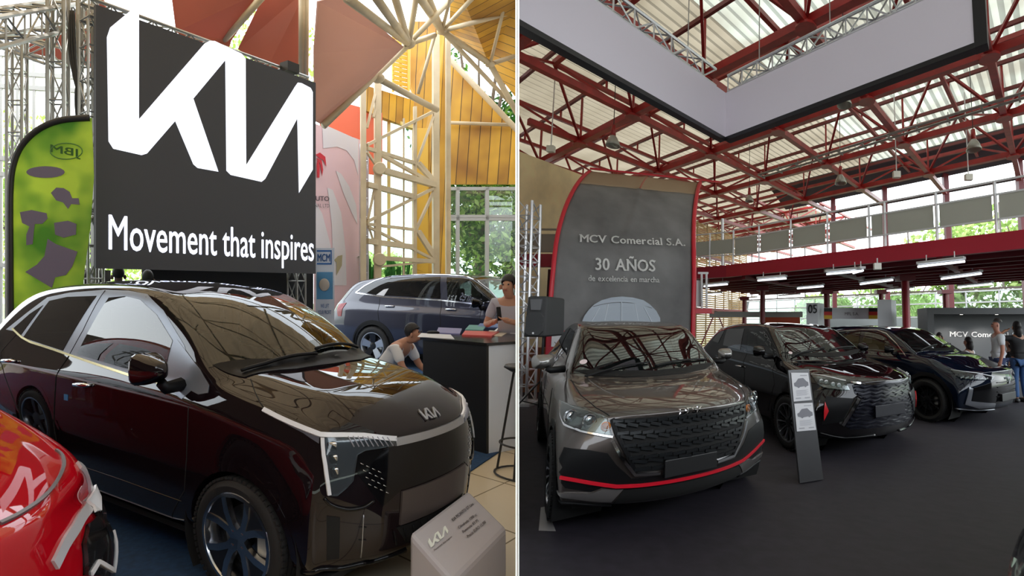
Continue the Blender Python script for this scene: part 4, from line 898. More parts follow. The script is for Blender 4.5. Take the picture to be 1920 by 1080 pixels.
def navy_suv():
    P = mat('navy_black_paint', (.003, .007, .018), .3, .0, 0, coat=1, croug=.015)
    c = Car('sport_utility_car', 'dark navy car with silver bumper brackets, farthest right in the row', RH, (3.346, 7.246), -53.5, suv_st(.86, 0, -.07), P,
            [-.10, -.02, .0, .02, .0], [.05, -.03, -.05, -.04, -.01], 2.70, .355, .92, .415, creases=SUVC)
    TL, BL = c.px((1674, 628), (1715, 662)); print('c3', TL, BL)
    fg = c.px((1614, 655), (1622, 623), (1640, 622), (1660, 628), (1680, 646), (1694, 666)); rg = c.px((1580, 652), (1572, 628), (1614, 621), (1608, 655))
    glaze(c, TL, BL, -.90, -.16, [('front_door_glass', fg, M_GL), ('rear_door_glass', rg, M_GL)], .02, wgl=glass('clear_windshield', (.03, .035, .035), .75))
    c.line('window_chrome', c.px((1568, 622), (1615, 618.5), (1645, 619), (1662, 625), (1682, 645), (1698, 668)), SIDE, M_CHROME, .005, .004, mirror=True, flat=.012)
    c.line('door_gap', c.px((1618, 660), (1614, 700), (1612, 740)), SIDE, M_GAP, .004, mirror=True)
    lamp = c.px((1783, 694), (1807, 698), (1835, 701), (1863, 707), (1860, 712), (1835, 712), (1807, 710), (1792, 704)); D = (-.8, .55, 0)
    c.patch('headlamp_bowl', lamp, D, mat('lamp_dark', (.05, .05, .07), .2, .5), .002, mirror=True); hl = c.patch('headlamp', lamp, D, M_LENS, .02, .012, mirror=True)
    for k in range(6):
        p = c.px((1803+k*9, 707+k*.6))[0]
        for sg in (1, -1):
            q = Vector((p.x, p.y*sg, p.z)); mb = MB(); mb.obox(q+Vector((.012, 0, 0)), (.6, .8*sg, .4), (.8, -.6*sg, 0), (0, 0, 1), .028, .006, .010); c.part(mb, 'lamp_module', M_WHT, hl[0 if sg > 0 else 1])
    c.line('lamp_strip', c.px((1783, 694), (1807, 697.5), (1835, 700), (1863, 706)), D, M_WHT, .004, .012, mirror=True, flat=.012)
    g = c.px((1868, 713), (1826, 727), (1822, 752), (1866, 757)); c.patch('grille_mesh', g+[mir(p) for p in reversed(g)], FRONT, M_GLB, .004)
    for r in range(5):
        z = g[0].z+(g[3].z-g[0].z)*(r+.5)/5; c.line('grille_blade', [Vector((1, g[0].y, z)), Vector((1, -g[0].y, z))], FRONT, M_BPL, .006, .008, flat=.014)
    sb = c.px((1817, 726), (1824, 728), (1820, 752), (1866, 756), (1864, 763), (1835, 765), (1809, 758)); c.patch('bumper_bracket', sb, D, M_SATIN, .015, .02, mirror=True)
    c.line('bumper_lip', c.px((1790, 765), (1830, 771), (1866, 771)), D, M_SATIN, .010, .004, mirror=True)
    p = c.px((1900, 710))[0]; h, n = c.cast((p.x, 0, p.z), FRONT)
    mb = MB(); ux = Vector((0, 1, 0)); uz = Vector((0, 0, 1)); mb.prism([h+Vector((.012, a, b)) for a, b in ((-.05, .055), (.03, .06), (.05, .03), (.0, -.05), (-.03, -.05), (.01, .03), (-.05, .025))], Vector((.01, 0, 0))); c.part(mb, 'badge', M_CHROME)
    a = c.px((1898, 736))[0]; mb = MB(); xc = c.cast((1, 0, a.z-.05), FRONT)[0].x; mb.box((xc-.03, -.25, a.z-.10), (xc+.02, .25, a.z+.02)); c.part(mb, 'plate_holder', mat('plate_black', (.008, .008, .009), .5), bevel=.006)
    c.mirrors((-.62, 1.00, 1.17), M_BPL, M_GLB, (.15, .21, .14)); c.arches(M_BPL, .05, .008, .2, .06); c.underbody(.22, .5, -3.5, .78)
    c.interior(-1.35, .38, .36, 1.04, 1.4, -.6, mat('seat_brown', (.06, .05, .045), .7)); c.wheels('ten', .25, .225, M_BPL); c.finish(); return c
def corner_suv():
    P = mat('black_paint'); c = Car('sport_utility_car', 'black car corner with a chrome lamp at the bottom right edge', RH, (1.80, 1.06), -150, suv_st(.95), P,
            [-.10, -.02, .0, .02, .0], [.05, -.03, -.05, -.04, -.01], 2.7, .35, .92, .41, creases=SUVC)
    c.pts = c.px((1890, 1012), (1906, 1030), (1918, 1060))
    for sg in (1, -1): pass
    D = (-.8, .6, 0); lamp = [Vector((x, -y, z)) for x, y, z in ((.50, .84, .84), (.72, .62, .86), (.74, .60, .76), (.60, .80, .66), (.45, .88, .70))]
    c.patch('headlamp_bowl', lamp, D, M_REFL, .002, mirror=True); c.patch('headlamp', lamp, D, M_LENS, .02, .012, mirror=True)
    g = sp(); c.patch('grille_mesh', [Vector((1, y, z)) for y, z in ((-.55, .84), (.55, .84), (.42, .45), (-.42, .45))], FRONT, M_GLB, .004)
    glaze(c, Vector((-1.0, -.62, 1.52)), Vector((-.37, -.76, 1.12)), -.95, -.12, [('front_door_glass', sp((-.72, 1.18), (-.95, 1.38), (-1.15, 1.5), (-1.75, 1.54), (-1.80, 1.16), (-1.2, 1.14)), M_GLD)])
    c.arches(M_BPL, .045, .006, .2, .06); c.underbody(.22, .5, -3.5, .78); c.wheels('ten', .24, .225); c.finish(); return c
# ------------------------------------------------------------------ the two other cars of the left hall
def slate_suv():
    P = mat('slate_blue_paint', (.016, .018, .044), .35, .35, coat=1, croug=.02)
    st = [(a, b, c_*1.02, d, e*1.02, g, h*1.03, j, l*1.07, m, n) for (a, b, c_, d, e, g, h, j, l, m, n) in suv_st(1.10, 0, 0)]
    st = [(r[0] if r[0] > -1.5 else -1.5+(r[0]+1.5)*1.07,)+r[1:] for r in st]
    c = Car('sport_utility_car', 'slate-blue car side on beyond the dark counter', LH, (4.79, 10.745), -45.84, st, P, [-.10, -.02, .0, .015, .0], [.05, -.03, -.05, -.04, -.01], 2.81, .37, .945, .42, creases=SUVC)
    TL, BL = Vector((-1.05, -.64, 1.60)), Vector((-.37, -.79, 1.13))
    rg = c.px((674, 546), (686, 537), (704, 528), (733, 521), (794, 518), (826, 519), (826, 560), (760, 556), (720, 554), (700, 552)); fg = c.px((838, 520), (875, 521), (893, 529), (915, 545), (930, 562), (898, 568), (840, 562))
    glaze(c, TL, BL, -1.0, -.12, [('rear_door_glass', rg, M_GLD), ('front_door_glass', fg, M_GL)], .025)
    c.line('window_chrome', c.px((667, 549), (684, 536), (704, 526), (733, 518), (794, 515), (840, 516), (876, 519), (896, 527), (918, 544), (934, 562), (898, 571), (826, 563), (720, 557), (667, 549)), SIDE, M_CHROME, .006, .004, mirror=True, flat=.022)
    c.patch('quarter_blade', c.px((706, 553), (720, 555), (729, 541), (720, 543)), SIDE, M_WHT, .008, mirror=True)
    c.patch('tail_lamp', c.px((633, 568), (650, 568), (640, 593), (634, 593)), (.4, .9, 0), mat('tail_red', (.35, .01, .02), .2), .01, .02, mirror=True)
    for q in (((712, 558), (710, 600), (722, 640)), ((827, 563), (826, 600), (824, 640)), ((902, 572), (900, 600), (896, 640))): c.line('door_gap', c.px(*q), SIDE, M_GAP, .005, mirror=True)
    handles(c, [(731, 574), (846, 580)], M_CHROME); c.mirrors((-.62, 1.04, 1.22), M_BPL, M_GLB, (.16, .22, .16))
    c.arches(M_BPL, .07, .008, .2, .06); c.underbody(.24, .5, -3.6, .8); c.interior(-1.4, .4, .4, 1.1, 1.5, -.6); c.wheels('aero', .255, .23, mat('alloy_bright', (.6, .62, .66), .3, .9)); c.finish(); return c
def red_car():
    P = mat('red_paint', (.40, .003, .010), .5, 0, 0, coat=1, croug=.02)
    st = [(.44, .44, .86, .20, .74, .66, .68, .72, .45, .765, .775), (.40, .40, .87, .20, .79, .70, .73, .765, .48, .80, .81), (.28, .28, .885, .2, .84, .74, .77, .82, .52, .85, .86), (.07, .16, .89, .21, .86, .78, .79, .86, .55, .89, .90), (-.2, .12, .89, .22, .865, .81, .79, .90, .57, .92, .93),
          (-.5, .28, .89, .22, .87, .84, .78, .93, .70, .96, .96), (-.85, .2, .89, .22, .87, .86, .78, .95, .64, 1.13, 1.15), (-1.15, .14, .89, .22, .87, .87, .78, .96, .58, 1.28, 1.31), (-1.4, .08, .89, .22, .87, .88, .78, .97, .55, 1.37, 1.41), (-1.8, .03, .89, .22, .87, .89, .78, .98, .54, 1.40, 1.45), (-2.4, 0, .89, .23, .87, .90, .78, 1.0, .53, 1.37, 1.42), (-2.9, -.04, .885, .25, .86, .91, .77, 1.01, .52, 1.20, 1.28), (-3.2, -.06, .87, .26, .84, .91, .74, 1.0, .55, 1.04, 1.07), (-3.5, -.1, .85, .28, .80, .89, .70, .97, .5, .99, 1.0), (-3.62, -.12, .82, .3, .76, .84, .66, .9, .5, .92, .93)]
    c = Car('saloon_car', 'glossy red car nose with a chrome edge, bottom left corner', LH, (-1.474, 2.12), -42.6, st, P, [-.06, -.01, .02, .03, .02], [.04, -.03, -.05, -.04, -.01], 2.65, .32, .88, .37, creases={'t': [('row', 5, (0, 3), .5), ('col', 5, (5, 13), .5)]})
    print('red', c.px((190, 950), (20, 800), (150, 860)))
    c.line('hood_gap', c.px((0, 983), (40, 963), (80, 935), (105, 905), (119, 875), (116, 855), (105, 845)), (-.3, -.3, -.8), mat('seam_grey', (.12, .11, .12), .35, .5), .004, .004, curve=3, flat=.012)
    c.line('nose_chrome', c.px((146, 874), (160, 890), (167, 915), (165, 940), (155, 965), (140, 990), (120, 1020), (100, 1060)), (-.7, -.5, -.3), mat('pale_trim', (.62, .62, .66), .3, .3), .006, .006, curve=3, flat=.035)
    lamp = c.px((172, 912), (192, 930), (197, 960), (203, 1000), (206, 1079), (155, 1079), (152, 1020), (160, 985), (170, 950)); D = (-.8, -.5, 0)
    c.patch('headlamp_bowl', lamp, D, M_GLB, .004); hl = c.patch('headlamp', lamp, D, M_LENS, .02, .014)
    c.line('daylight_strip', c.px((204, 1000), (204, 1070), (190, 1062), (174, 1054), (160, 1076)), D, M_WHT, .004, .022, flat=.014)
    c.patch('lamp_cap', c.px((172, 912), (192, 930), (182, 962), (171, 966)), D, M_WHT, .024, .01)
    c.patch('lamp_window', c.px((152, 1010), (188, 992), (190, 1005), (160, 1022)), D, M_REFL, .024, .01)
    glaze(c, Vector((-1.4, -.55, 1.36)), Vector((-.5, -.70, .95)), -1.3, -.25, [('front_door_glass', sp((-.95, 1.0), (-1.3, 1.2), (-1.6, 1.3), (-2.0, 1.32), (-2.0, 1.0)), M_GLD), ('rear_door_glass', sp((-2.1, 1.32), (-2.6, 1.26), (-2.95, 1.05), (-2.1, 1.02)), M_GLD)])
    c.arches(P, .02, .003, .2, .05); c.underbody(.2, .4, -3.4, .75); c.wheels('five', .23, .21); c.finish(); return c
# ================================================================== RIGHT HALL
def right_hall():
    g = lambda p, z: Vector((p.x, p.y, z)); H = RH; h0 = H.h; R = lambda u, v, y: H.aty(u, v, y); Z = lambda u, v, z: H.atz(u, v, z); EYE = Vector((0, 0, h0))
    RED = mat('red_steel', (.36, .022, .02), .42, noise=.25, nscale=3); BRED = mat('beam_red', (.42, .008, .03), .4); DRED = mat('joist_red', (.20, .012, .02), .5)
    ALU = mat('aluminium', (.62, .62, .64), .35, .8); WHT = mat('white_steel', (.72, .72, .74), .4)
    # floor
    m = mat('hall_carpet', (.024, .020, .029), .62, noise=.25, nscale=9, bump=.15)
    mb = MB(); mb.add([(-.651*-1.2-3, -1.2, 0), (14, -1.2, 0), (22, 8, 0), (14, 26, 0), (-17, 26, 0), (-.651*1-.0, 1, 0)], [(0, 1, 2, 3, 4, 5)])
    mb = MB(); mb.box((-20, -3, -.08), (24, 30, 0)); o = mb.build('floor', m, H); tag(o, kind='structure')
    A = Vector((2.08, -1.50, 0)); B = Vector((1.65, 2.28, 0)); a1 = A.normalized(); b1 = B.normalized(); UP = Vector((0, 0, 1))
    # ---- roof: two-way grid of red trusses under corrugated sheet
    N0 = Z(1625, 183, 7.0); ZB, ZT = 7.0, 8.1
    node = lambda i, j: N0+A*i+B*j
    okp = lambda p: p.y > -4.5 and p.x > -.67*p.y-1.2 and p.x < 15
    cnt = 0; ords = ['nearest', 'second', 'third', 'fourth', 'fifth', 'sixth', 'seventh', 'eighth', 'ninth', 'tenth', 'eleventh', 'twelfth', 'thirteenth', 'fourteenth', 'fifteenth']
    for j in range(-3, 6):
        ids = [i for i in range(-9, 7) if okp(node(i, j)) and (j < 3 or i <= -3)]
        if len(ids) < 2: continue
        root = empty('roof_truss', H.w(node(ids[0], j)), 'red steel roof truss running alongside the mezzanine, %s from the camera' % ords[j+3], 'roof truss', 'red roof trusses')
        p, q = node(ids[0]-.5, j), node(ids[-1]+.5, j); mb = MB(); mb.bar(p, q, .16, .17, UP); mb.build('bottom_chord', RED, H, root)
        off = B*.5+Vector((0, 0, ZT-ZB)); mb = MB(); mb.bar(p+off, q+off, .10, .12, UP); mb.build('top_chord', RED, H, root)
        mb = MB()
        for i in ids:
            n_ = node(i, j)
            for (s_, t_) in ((-.5, .5), (.5, .5), (-.5, -.5), (.5, -.5)): mb.bar(n_, n_+A*s_+B*t_+Vector((0, 0, ZT-ZB)), .06)
            mb.bar(n_, n_+Vector((0, 0, ZT-ZB+.25)), .05)
        mb.build('web_bracing', RED, H, root)
        for i in ids: mb = MB(); mb.lathe(node(i, j)+Vector((0, 0, -.12)), UP, [(0, 0), (.20, 0), (.20, .05), (.12, .10), (.12, .2), (0, .2)], 10); mb.build('node_plate', RED, H, root)
    for n_, i in enumerate(range(-8, 6)):
        ids = [j for j in range(-3, 6) if okp(node(i, j)) and (j < 3 or i <= -3)]
        if len(ids) < 2: continue
        root = empty('roof_beam', H.w(node(i, ids[0])), 'red roof beam crossing the trusses, %s from the left' % ords[n_], 'roof beam', 'red cross beams of the roof')
        p, q = node(i, ids[0]-.5), node(i, ids[-1]+.92); mb = MB(); mb.bar(p, q, .15, .16, UP); mb.build('bottom_chord', RED, H, root)
        off = A*.5+Vector((0, 0, ZT-ZB)); mb = MB(); mb.bar(p+off, q+off, .10, .11, UP)
        for j in ids: mb.bar(node(i, j)+A*.5+Vector((0, 0, ZT-ZB)), node(i, j)+A*.5+Vector((0, 0, ZT-ZB+.3)), .05)
        mb.build('top_chord', RED, H, root)
    # purlins and sheet
    root = empty('roof_purlins', H.w(node(0, 0)), 'dark red purlins under the corrugated sheet', 'purlins'); root['group'] = 'roof purlins'
    for j2 in range(-7, 11):
        p, q = node(-9, j2*.5)+Vector((0, 0, ZT-ZB+.33)), node(5 if j2 < 6 else -3.2, j2*.5)+Vector((0, 0, ZT-ZB+.33))
        while not okp(p): p += A*.5
        mb = MB(); mb.bar(p, q, .07, .10, UP); mb.build('purlin', mat('purlin_red', (.16, .02, .02), .5), H, root)
    sh = MB(); K = 300; zr = ZT+.45; j0, j1 = -3.4, 4.75
    for k in range(K+1):
        s_ = -9.5+15*k/K; z = zr+(.06 if k % 2 else 0)
        for jj in (j0, (5.2 if s_ < -3.1 else 2.6)):
            p = node(s_, jj); sh.v.append(Vector((p.x, p.y, z)))
    for k in range(K): sh.f.append((2*k, 2*k+1, 2*k+3, 2*k+2)); sh.m.append(k % 2+(2 if -9.5+15*k/K < -1.0 else 0))  # sheets on the left take the darker beige pair
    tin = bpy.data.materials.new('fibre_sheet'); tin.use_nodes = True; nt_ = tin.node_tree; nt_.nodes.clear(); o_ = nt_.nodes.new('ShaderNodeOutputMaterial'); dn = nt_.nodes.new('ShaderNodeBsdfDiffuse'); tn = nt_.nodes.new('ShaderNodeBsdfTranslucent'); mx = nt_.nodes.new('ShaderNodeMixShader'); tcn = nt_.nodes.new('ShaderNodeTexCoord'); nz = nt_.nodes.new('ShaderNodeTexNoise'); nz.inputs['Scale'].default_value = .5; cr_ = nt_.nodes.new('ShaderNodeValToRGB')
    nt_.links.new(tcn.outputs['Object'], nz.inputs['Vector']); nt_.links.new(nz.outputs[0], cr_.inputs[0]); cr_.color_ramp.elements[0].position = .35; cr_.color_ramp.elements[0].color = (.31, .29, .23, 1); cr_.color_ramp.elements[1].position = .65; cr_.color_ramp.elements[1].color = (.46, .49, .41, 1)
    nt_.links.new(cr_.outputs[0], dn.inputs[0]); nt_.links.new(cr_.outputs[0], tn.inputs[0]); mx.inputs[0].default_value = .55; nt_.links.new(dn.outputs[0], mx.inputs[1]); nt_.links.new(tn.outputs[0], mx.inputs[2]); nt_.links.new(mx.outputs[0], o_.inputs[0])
    rib = tin.copy(); rib.name = 'fibre_sheet_shaded'; [setattr(e_, 'color', tuple(x*.55 for x in e_.color[:3])+(1,)) for e_ in rib.node_tree.nodes['Color Ramp'].color_ramp.elements]; t2 = tin.copy(); t2.name = 'beige_sheet'; t3 = tin.copy(); t3.name = 'beige_sheet_shaded'; [setattr(e_, 'color', c_) for t_, q_ in ((t2, 1), (t3, .55)) for e_, c_ in zip(t_.node_tree.nodes['Color Ramp'].color_ramp.elements, ((.22*q_, .185*q_, .13*q_, 1), (.30*q_, .26*q_, .19*q_, 1)))]; o = sh.build('ceiling', [tin, rib, t2, t3], H); tag(o, kind='structure')  # alternate faces darkened: the shading of the corrugation put into the colour
    # eaves fascia
    e0, e1 = node(-3.1, 2.5), node(5.5, 2.5); f0, f1 = node(-3.1, 3.0), node(5.5, 3.0); mb = MB(); mb.hexa([f0+UP*.75, f1+UP*.75, e1+UP*1.5, e0+UP*1.5, f0+UP*.8, f1+UP*.8, e1+UP*1.55, e0+UP*1.55]); mb.bar(f0+UP*.1, f1+UP*.1, .08, .10, UP); o = mb.build('trim_1', mat('fascia_grey', (.10, .095, .10), .7), H); tag(o, kind='structure')
    # ---- hanging square screen frame
    C = Z(1360, 257, 4.5); L_ = C-b1*4.2; R_ = Z(1822, 66, 4.5); R2 = C+a1*((R_-C).length); hgt = (R(1360, 174, C.y).z-4.5)
    SCR = mat('screen_lilac', (.50, .47, .53), .5, emit=.15); BLK = mat('screen_black', (.008, .008, .01), .4)
    for nm, p, q, lab in (('left', L_, C, 'left-hand blank lilac LED screen hanging under the roof'), ('right', C, R2, 'right-hand blank lilac LED screen hanging under the roof')):
        d = (q-p).normalized(); nrm = Vector((d.y, -d.x, 0)); nrm = nrm if nrm.dot(EYE-p) > 0 else -nrm
        root = empty('hanging_screen', H.w((p+q)/2), lab, 'screen', 'screens of the hanging square frame')
        mb = MB(); mb.hexa([p, q, q-nrm*.10, p-nrm*.10, p+UP*hgt, q+UP*hgt, q+UP*hgt-nrm*.10, p+UP*hgt-nrm*.10]); mb.build('screen_face', SCR, H, root)
        mb = MB(); e = p if nm == 'left' else q; s_ = -1 if nm == 'left' else 1
        mb.hexa([p-nrm*.11-UP*.06, q-nrm*.11-UP*.06, q+nrm*.005-UP*.06, p+nrm*.005-UP*.06, p-nrm*.11-UP*.001, q-nrm*.11-UP*.001, q+nrm*.005-UP*.001, p+nrm*.005-UP*.001])
        mb.hexa([e+d*s_*.001-nrm*.12-UP*.06, e+d*s_*.12-nrm*.12-UP*.06, e+d*s_*.12+nrm*.01-UP*.06, e+d*s_*.001+nrm*.01-UP*.06, e+d*s_*.001-nrm*.12+UP*hgt, e+d*s_*.12-nrm*.12+UP*hgt, e+d*s_*.12+nrm*.01+UP*hgt, e+d*s_*.001+nrm*.01+UP*hgt]); mb.build('screen_border', BLK, H, root)
        tr = empty('rigging_truss', H.w(p+UP*hgt), 'aluminium box truss carrying the %s-hand hanging screen' % nm, 'truss', 'trusses over the hanging screens')
        o_ = -nrm*.18+UP*(hgt+.17); mb = MB(); lattice(mb, p+o_, q+o_-d*(.0 if nm == 'right' else .18), .27, .27, .28, .024, .012, nrm, UP); mb.build('truss_frame', ALU, H, tr)
        mb = MB()
        for t in (.15, .5, .85): c = p.lerp(q, t)+o_; mb.tube([c+UP*.1, Vector((c.x, c.y, ZB+1))], .008, 5)
        mb.build('hanging_cable', mat('steel_cable', (.4, .4, .4), .4, 1), H, tr)
    # ---- pendant lamps
    CL = glass('lamp_shade_clear', (.55, .52, .45), .35, .2)
    for k, (u, v, z, w_) in enumerate(((1583, 178, 6.3, 28), (1576, 328, 6.4, 22), (1825, 262, 6.4, 27), (1405, 366, 6.4, 16), (1150, 255, 6.3, 26), (1872, 92, 6.3, 2), (1516, 452, 6.0, 5))):
        if w_ < 6: continue
        p = Z(u, v, z); r = w_/2*p.y/731*1.05; root = empty('pendant_lamp', H.w(p), ['pendant lamp with a red cap under the right hanging screen', 'pendant lamp over the far end of the mezzanine', 'pendant lamp hanging farthest right under the roof', 'smallest pendant lamp above the railing corner', 'pendant lamp hanging above the grey banner'][k], 'lamp', 'bell lamps under the roof')
        mb = MB(); mb.smooth = True; mb.lathe(p, (0, 0, -1), [(r*.35, 0), (r*.6, r*.35), (r*.85, r*.9), (r, r*1.5), (r*.97, r*1.5), (r*.82, r*.9), (r*.57, r*.36), (r*.3, .0)], 20); mb.build('lamp_shade', CL, H, root)
        mb = MB(); mb.smooth = True; mb.tube([p+UP*.0, p+UP*.28], [r*.36, r*.26], 12); mb.build('lamp_cap', RED, H, root)
        mb = MB(); mb.tube([p+UP*.28, Vector((p.x, p.y, ZT+.42))], .01, 5); mb.build('cord', BLK, H, root)
        mb = MB(); mb.smooth = True; mb.ball(p-UP*r*.6, r*.28, 10); mb.build('bulb', mat('bulb_frosted', (.8, .78, .7), .4), H, root)
    for k, (u, v, z, lab) in enumerate(((1033, 279, 6.4, 'white floodlight clamped to the truss above the beige wall'), (1681, 327, 5.9, 'small white box light under the far roof truss'), (1816, 332, 5.9, 'white floodlight near the roof edge'), (1645, 499, 2.85, 'white floodlight under the mezzanine beam'))):
        p = Z(u, v, z); s_ = 7*p.y/731; root = empty('floodlight', H.w(p), lab, 'floodlight', 'white floodlights')
        mb = MB(); mb.box(p-Vector((s_, s_*.6, s_)), p+Vector((s_, s_*.6, s_*.8))); mb.build('housing', mat('lamp_white', (.75, .73, .66), .4), H, root, bevel=.01)
        mb = MB(); mb.tube([p+UP*s_*.8, g(p, ZT+.4 if z > 4 else 3.02)], .015, 6); mb.build('bracket', WHT, H, root)

    # ---- left wall, louvres
    W0 = Z(972, 283, 6.8); W1 = Z(1400, 445, 6.8); wd = (W1-W0); t1 = .36; Wm = W0.lerp(W1, .30); W0 = W0-wd*.12
    mb = MB(); nrm = Vector((-wd.y, wd.x, 0)).normalized(); g = lambda p, z: Vector((p.x, p.y, z))
    mb.hexa([g(W0, 0), g(Wm, 0), g(Wm, 0)+nrm*.2, g(W0, 0)+nrm*.2, g(W0, 6.8), g(Wm, 6.8), g(Wm, 6.8)+nrm*.2, g(W0, 6.8)+nrm*.2]); o = mb.build('wall_left', mat('beige_plaster', (.95, .76, .46), .85, noise=.12, nscale=1.5), H); tag(o, kind='structure')
    mb = MB(); mb.box((-12, -4.2, 0), (14, -4.0, 5.0)); o = mb.build('wall_rear', mat('rear_wall', (.09, .075, .065), .8), H); tag(o, kind='structure'); mb = MB(); mb.box((12.4, -4, 0), (12.6, 5, 3.6)); o = mb.build('wall_right_unseen', mat('rear_wall'), H); tag(o, kind='structure')  # both out of view; right wall added to darken the car reflections
    mb = MB(); q0, q1 = Z(1421, 327.6, 6.80), Z(1990, 151, 6.80)
    for k in range(4): mb.tube([q0+b1*.12*k+UP*.04*(k % 2), q1+b1*.12*k+UP*.04*(k % 2)], .025, 6)
    for k in range(12): c = q0.lerp(q1, k/11); mb.bar(c, c+b1*.4, .04); mb.tube([c+b1*.2, c+b1*.2+UP*.2], .012, 5)
    o = mb.build('cable_tray', mat('tray_grey', (.34, .33, .32), .5, .3), H); tag(o, 'grey pipes and cable tray running under the roof trusses', 'cable tray')
    SL = mat('cane_slat', (.62, .42, .19), .6, noise=.2, nscale=3); root = empty('wall_louvres', H.w(Wm), None); root['kind'] = 'structure'; root.name = 'wall_louvre'
    mb = MB(); d = wd.normalized(); L = (W1-Wm).length; nb = 62
    for k in range(nb):
        z = .1+6.6*k/nb; mb.obox(Wm.lerp(W1, .5)*1-UP*(Wm.z)+UP*z, d, nrm+UP*.6, (nrm*-.6+UP), L/2, .01, .038)
    mb.build('slat', SL, H, root)
    mb = MB()
    for k in range(13): c = Wm.lerp(W1, k/12); mb.box(Vector((c.x-.03, c.y-.03, 0)), Vector((c.x+.03, c.y+.03, 6.7)))
    mb.build('slat_post', mat('post_tan', (.45, .30, .14), .6), H, root)
    mb = MB()
    for z in (2.4, 5.0): mb.bar(g(Wm, z)-nrm*.08, g(W1, z)-nrm*.08, .10, .12, UP)
    for k in range(0, 6): a_ = Wm.lerp(W1, k/6); b_ = Wm.lerp(W1, (k+1)/6); mb.bar(g(a_, .2 if k % 2 else 2.4)-nrm*.08, g(b_, 2.4 if k % 2 else .2)-nrm*.08, .05)
    mb.build('wall_brace', DRED, H, root)
    # ---- mezzanine
    P0 = Z(1364, 520, 3.0); P1 = Z(1920, 467, 3.0); md = (P1-P0).normalized(); mb_ = Vector((-md.y, md.x, 0)); mb_ = mb_ if mb_.y > 0 else -mb_; P2 = P1+md*3; bh = Z(1920, 432, 3.0); zt = R(1920, 432, P1.y).z
    mez = empty('mezzanine', H.w(P0), 'red steel mezzanine floor along the back of the hall', 'mezzanine')
    mb = MB(); mb.bar(P0+UP*(zt-3)/2, P2+UP*(zt-3)/2, .14, zt-3, UP); mb.build('front_beam', BRED, H, mez)
    Q = Z(1296, 517, 3.0); Q = Vector((P0.x-(P0.x-Q.x), P0.y+.35, 3)); mb = MB(); mb.bar(Q+UP*(zt-3)/2-md*.4, P0+UP*(zt-3)/2, .14, zt-3, UP); mb.build('side_beam', mat('beam_red_dark', (.30, .008, .025), .4), H, mez)
    D_ = 6.0; mb = MB(); mb.add([P0+UP*(zt-3.08), P2+UP*(zt-3.08), P2+mb_*D_+UP*(zt-3.08), P0+mb_*D_+UP*(zt-3.08)], [(0, 1, 2, 3)]); mb.v += []; s0 = [P0-md*3, P2, P2+mb_*D_, P0-md*3+mb_*D_]; mb = MB(); mb.prism([p+UP*(zt-3.12) for p in s0], UP*.06); mb.build('deck', mat('deck_dark', (.10, .012, .02), .6), H, mez)
    for k in range(9): c = P0-md*3+mb_*(.5+k*.62); mb = MB(); mb.bar(c+UP*.06, c+md*(P2-P0+md*3).length+UP*.06, .09, .22, UP); mb.build('joist', DRED, H, mez)
    for k in range(5): c = P0+md*(.6+k*2.6); mb = MB(); mb.bar(c-UP*.02, c+mb_*D_-UP*.02, .12, .16, UP); mb.build('cross_beam', mat('cross_beam_grey', (.34, .27, .24), .5) if k in (1, 3) else DRED, H, mez)
    # railing
    rl = empty('railing', H.w(P0+UP*zt-UP*3), 'white railing with grey mesh panels on the mezzanine edge', 'railing'); z0 = zt
    posts = [Z(u, 600, 3.0) for u in ()]; tt = []
    for u in (1375, 1423, 1483, 1552, 1631, 1661, 1759, 1872, 1990):
        d = H.ray(u, 480); t = ((P0.x*d.y-P0.y*d.x))/(md.y*d.x-md.x*d.y); tt.append(t)
    GP = leaf_mat('railing_panel', (.58, .58, .53), .5)
    for k, t in enumerate(tt):
        p = P0+md*t; p = Vector((p.x, p.y, z0)); mb = MB(); mb.bar(p, p+UP*1.02, .045); mb.build('post', WHT, H, rl)
        if k: q = P0+md*tt[k-1]; q = Vector((q.x, q.y, z0)); mb = MB(); dd = (p-q).normalized(); mb.bar(q+dd*.06+UP*.52, p-dd*.06+UP*.52, .02, .46, UP); mb.build('mesh_panel', GP, H, rl)
    a_, b_ = P0+md*tt[0], P0+md*(tt[-1]+.5); a_.z = b_.z = z0
    for z in (1.02, .76, .27): mb = MB(); mb.bar(a_+UP*z, b_+UP*z, .035); mb.build('rail', WHT, H, rl)
    sr = empty('railing', H.w(Q), 'short railing section left of the mezzanine corner', 'railing')
    q0 = Vector((Q.x-.3, Q.y+.1, z0)); mb = MB()
    for t in (0, .5, 1): p = q0.lerp(a_, t); mb.bar(p, p+UP*1.0, .04)
    for z in (.98, .30): mb.bar(q0+UP*z, a_+UP*z, .03)
    mb.build('rail', WHT, H, sr); mb = MB(); mb.bar(q0+UP*.55, a_+UP*.55, .02, .42, UP); mb.build('mesh_panel', GP, H, sr)
    mb = MB(); p = Vector(R(1355, 505, q0.y-.05)); mb.tube([p, R(1354.5, 410, q0.y-.05)], .045, 8); o = mb.build('flag_pole', WHT, H); tag(o, 'white pole standing on the mezzanine corner', 'pole')
    # tubes under the deck
    TB = mat('tube_light', (.9, .95, 1), .3, emit=1.4); cs = [(1421, 526, 1474, 522), (1550, 514, 1617, 508), (1495, 541, 1544, 537), (1461, 557, 1499, 554), (1386, 562, 1418, 559.5), (1320, 537, 1364, 533), (1327, 553, 1352, 551), (1721, 500, 1809, 490), (1765, 523, 1840, 513), (1613, 533, 1674, 525), (1796, 539, 1861, 533), (1663, 545.5, 1714, 542), (1600, 512, 1618, 507)]
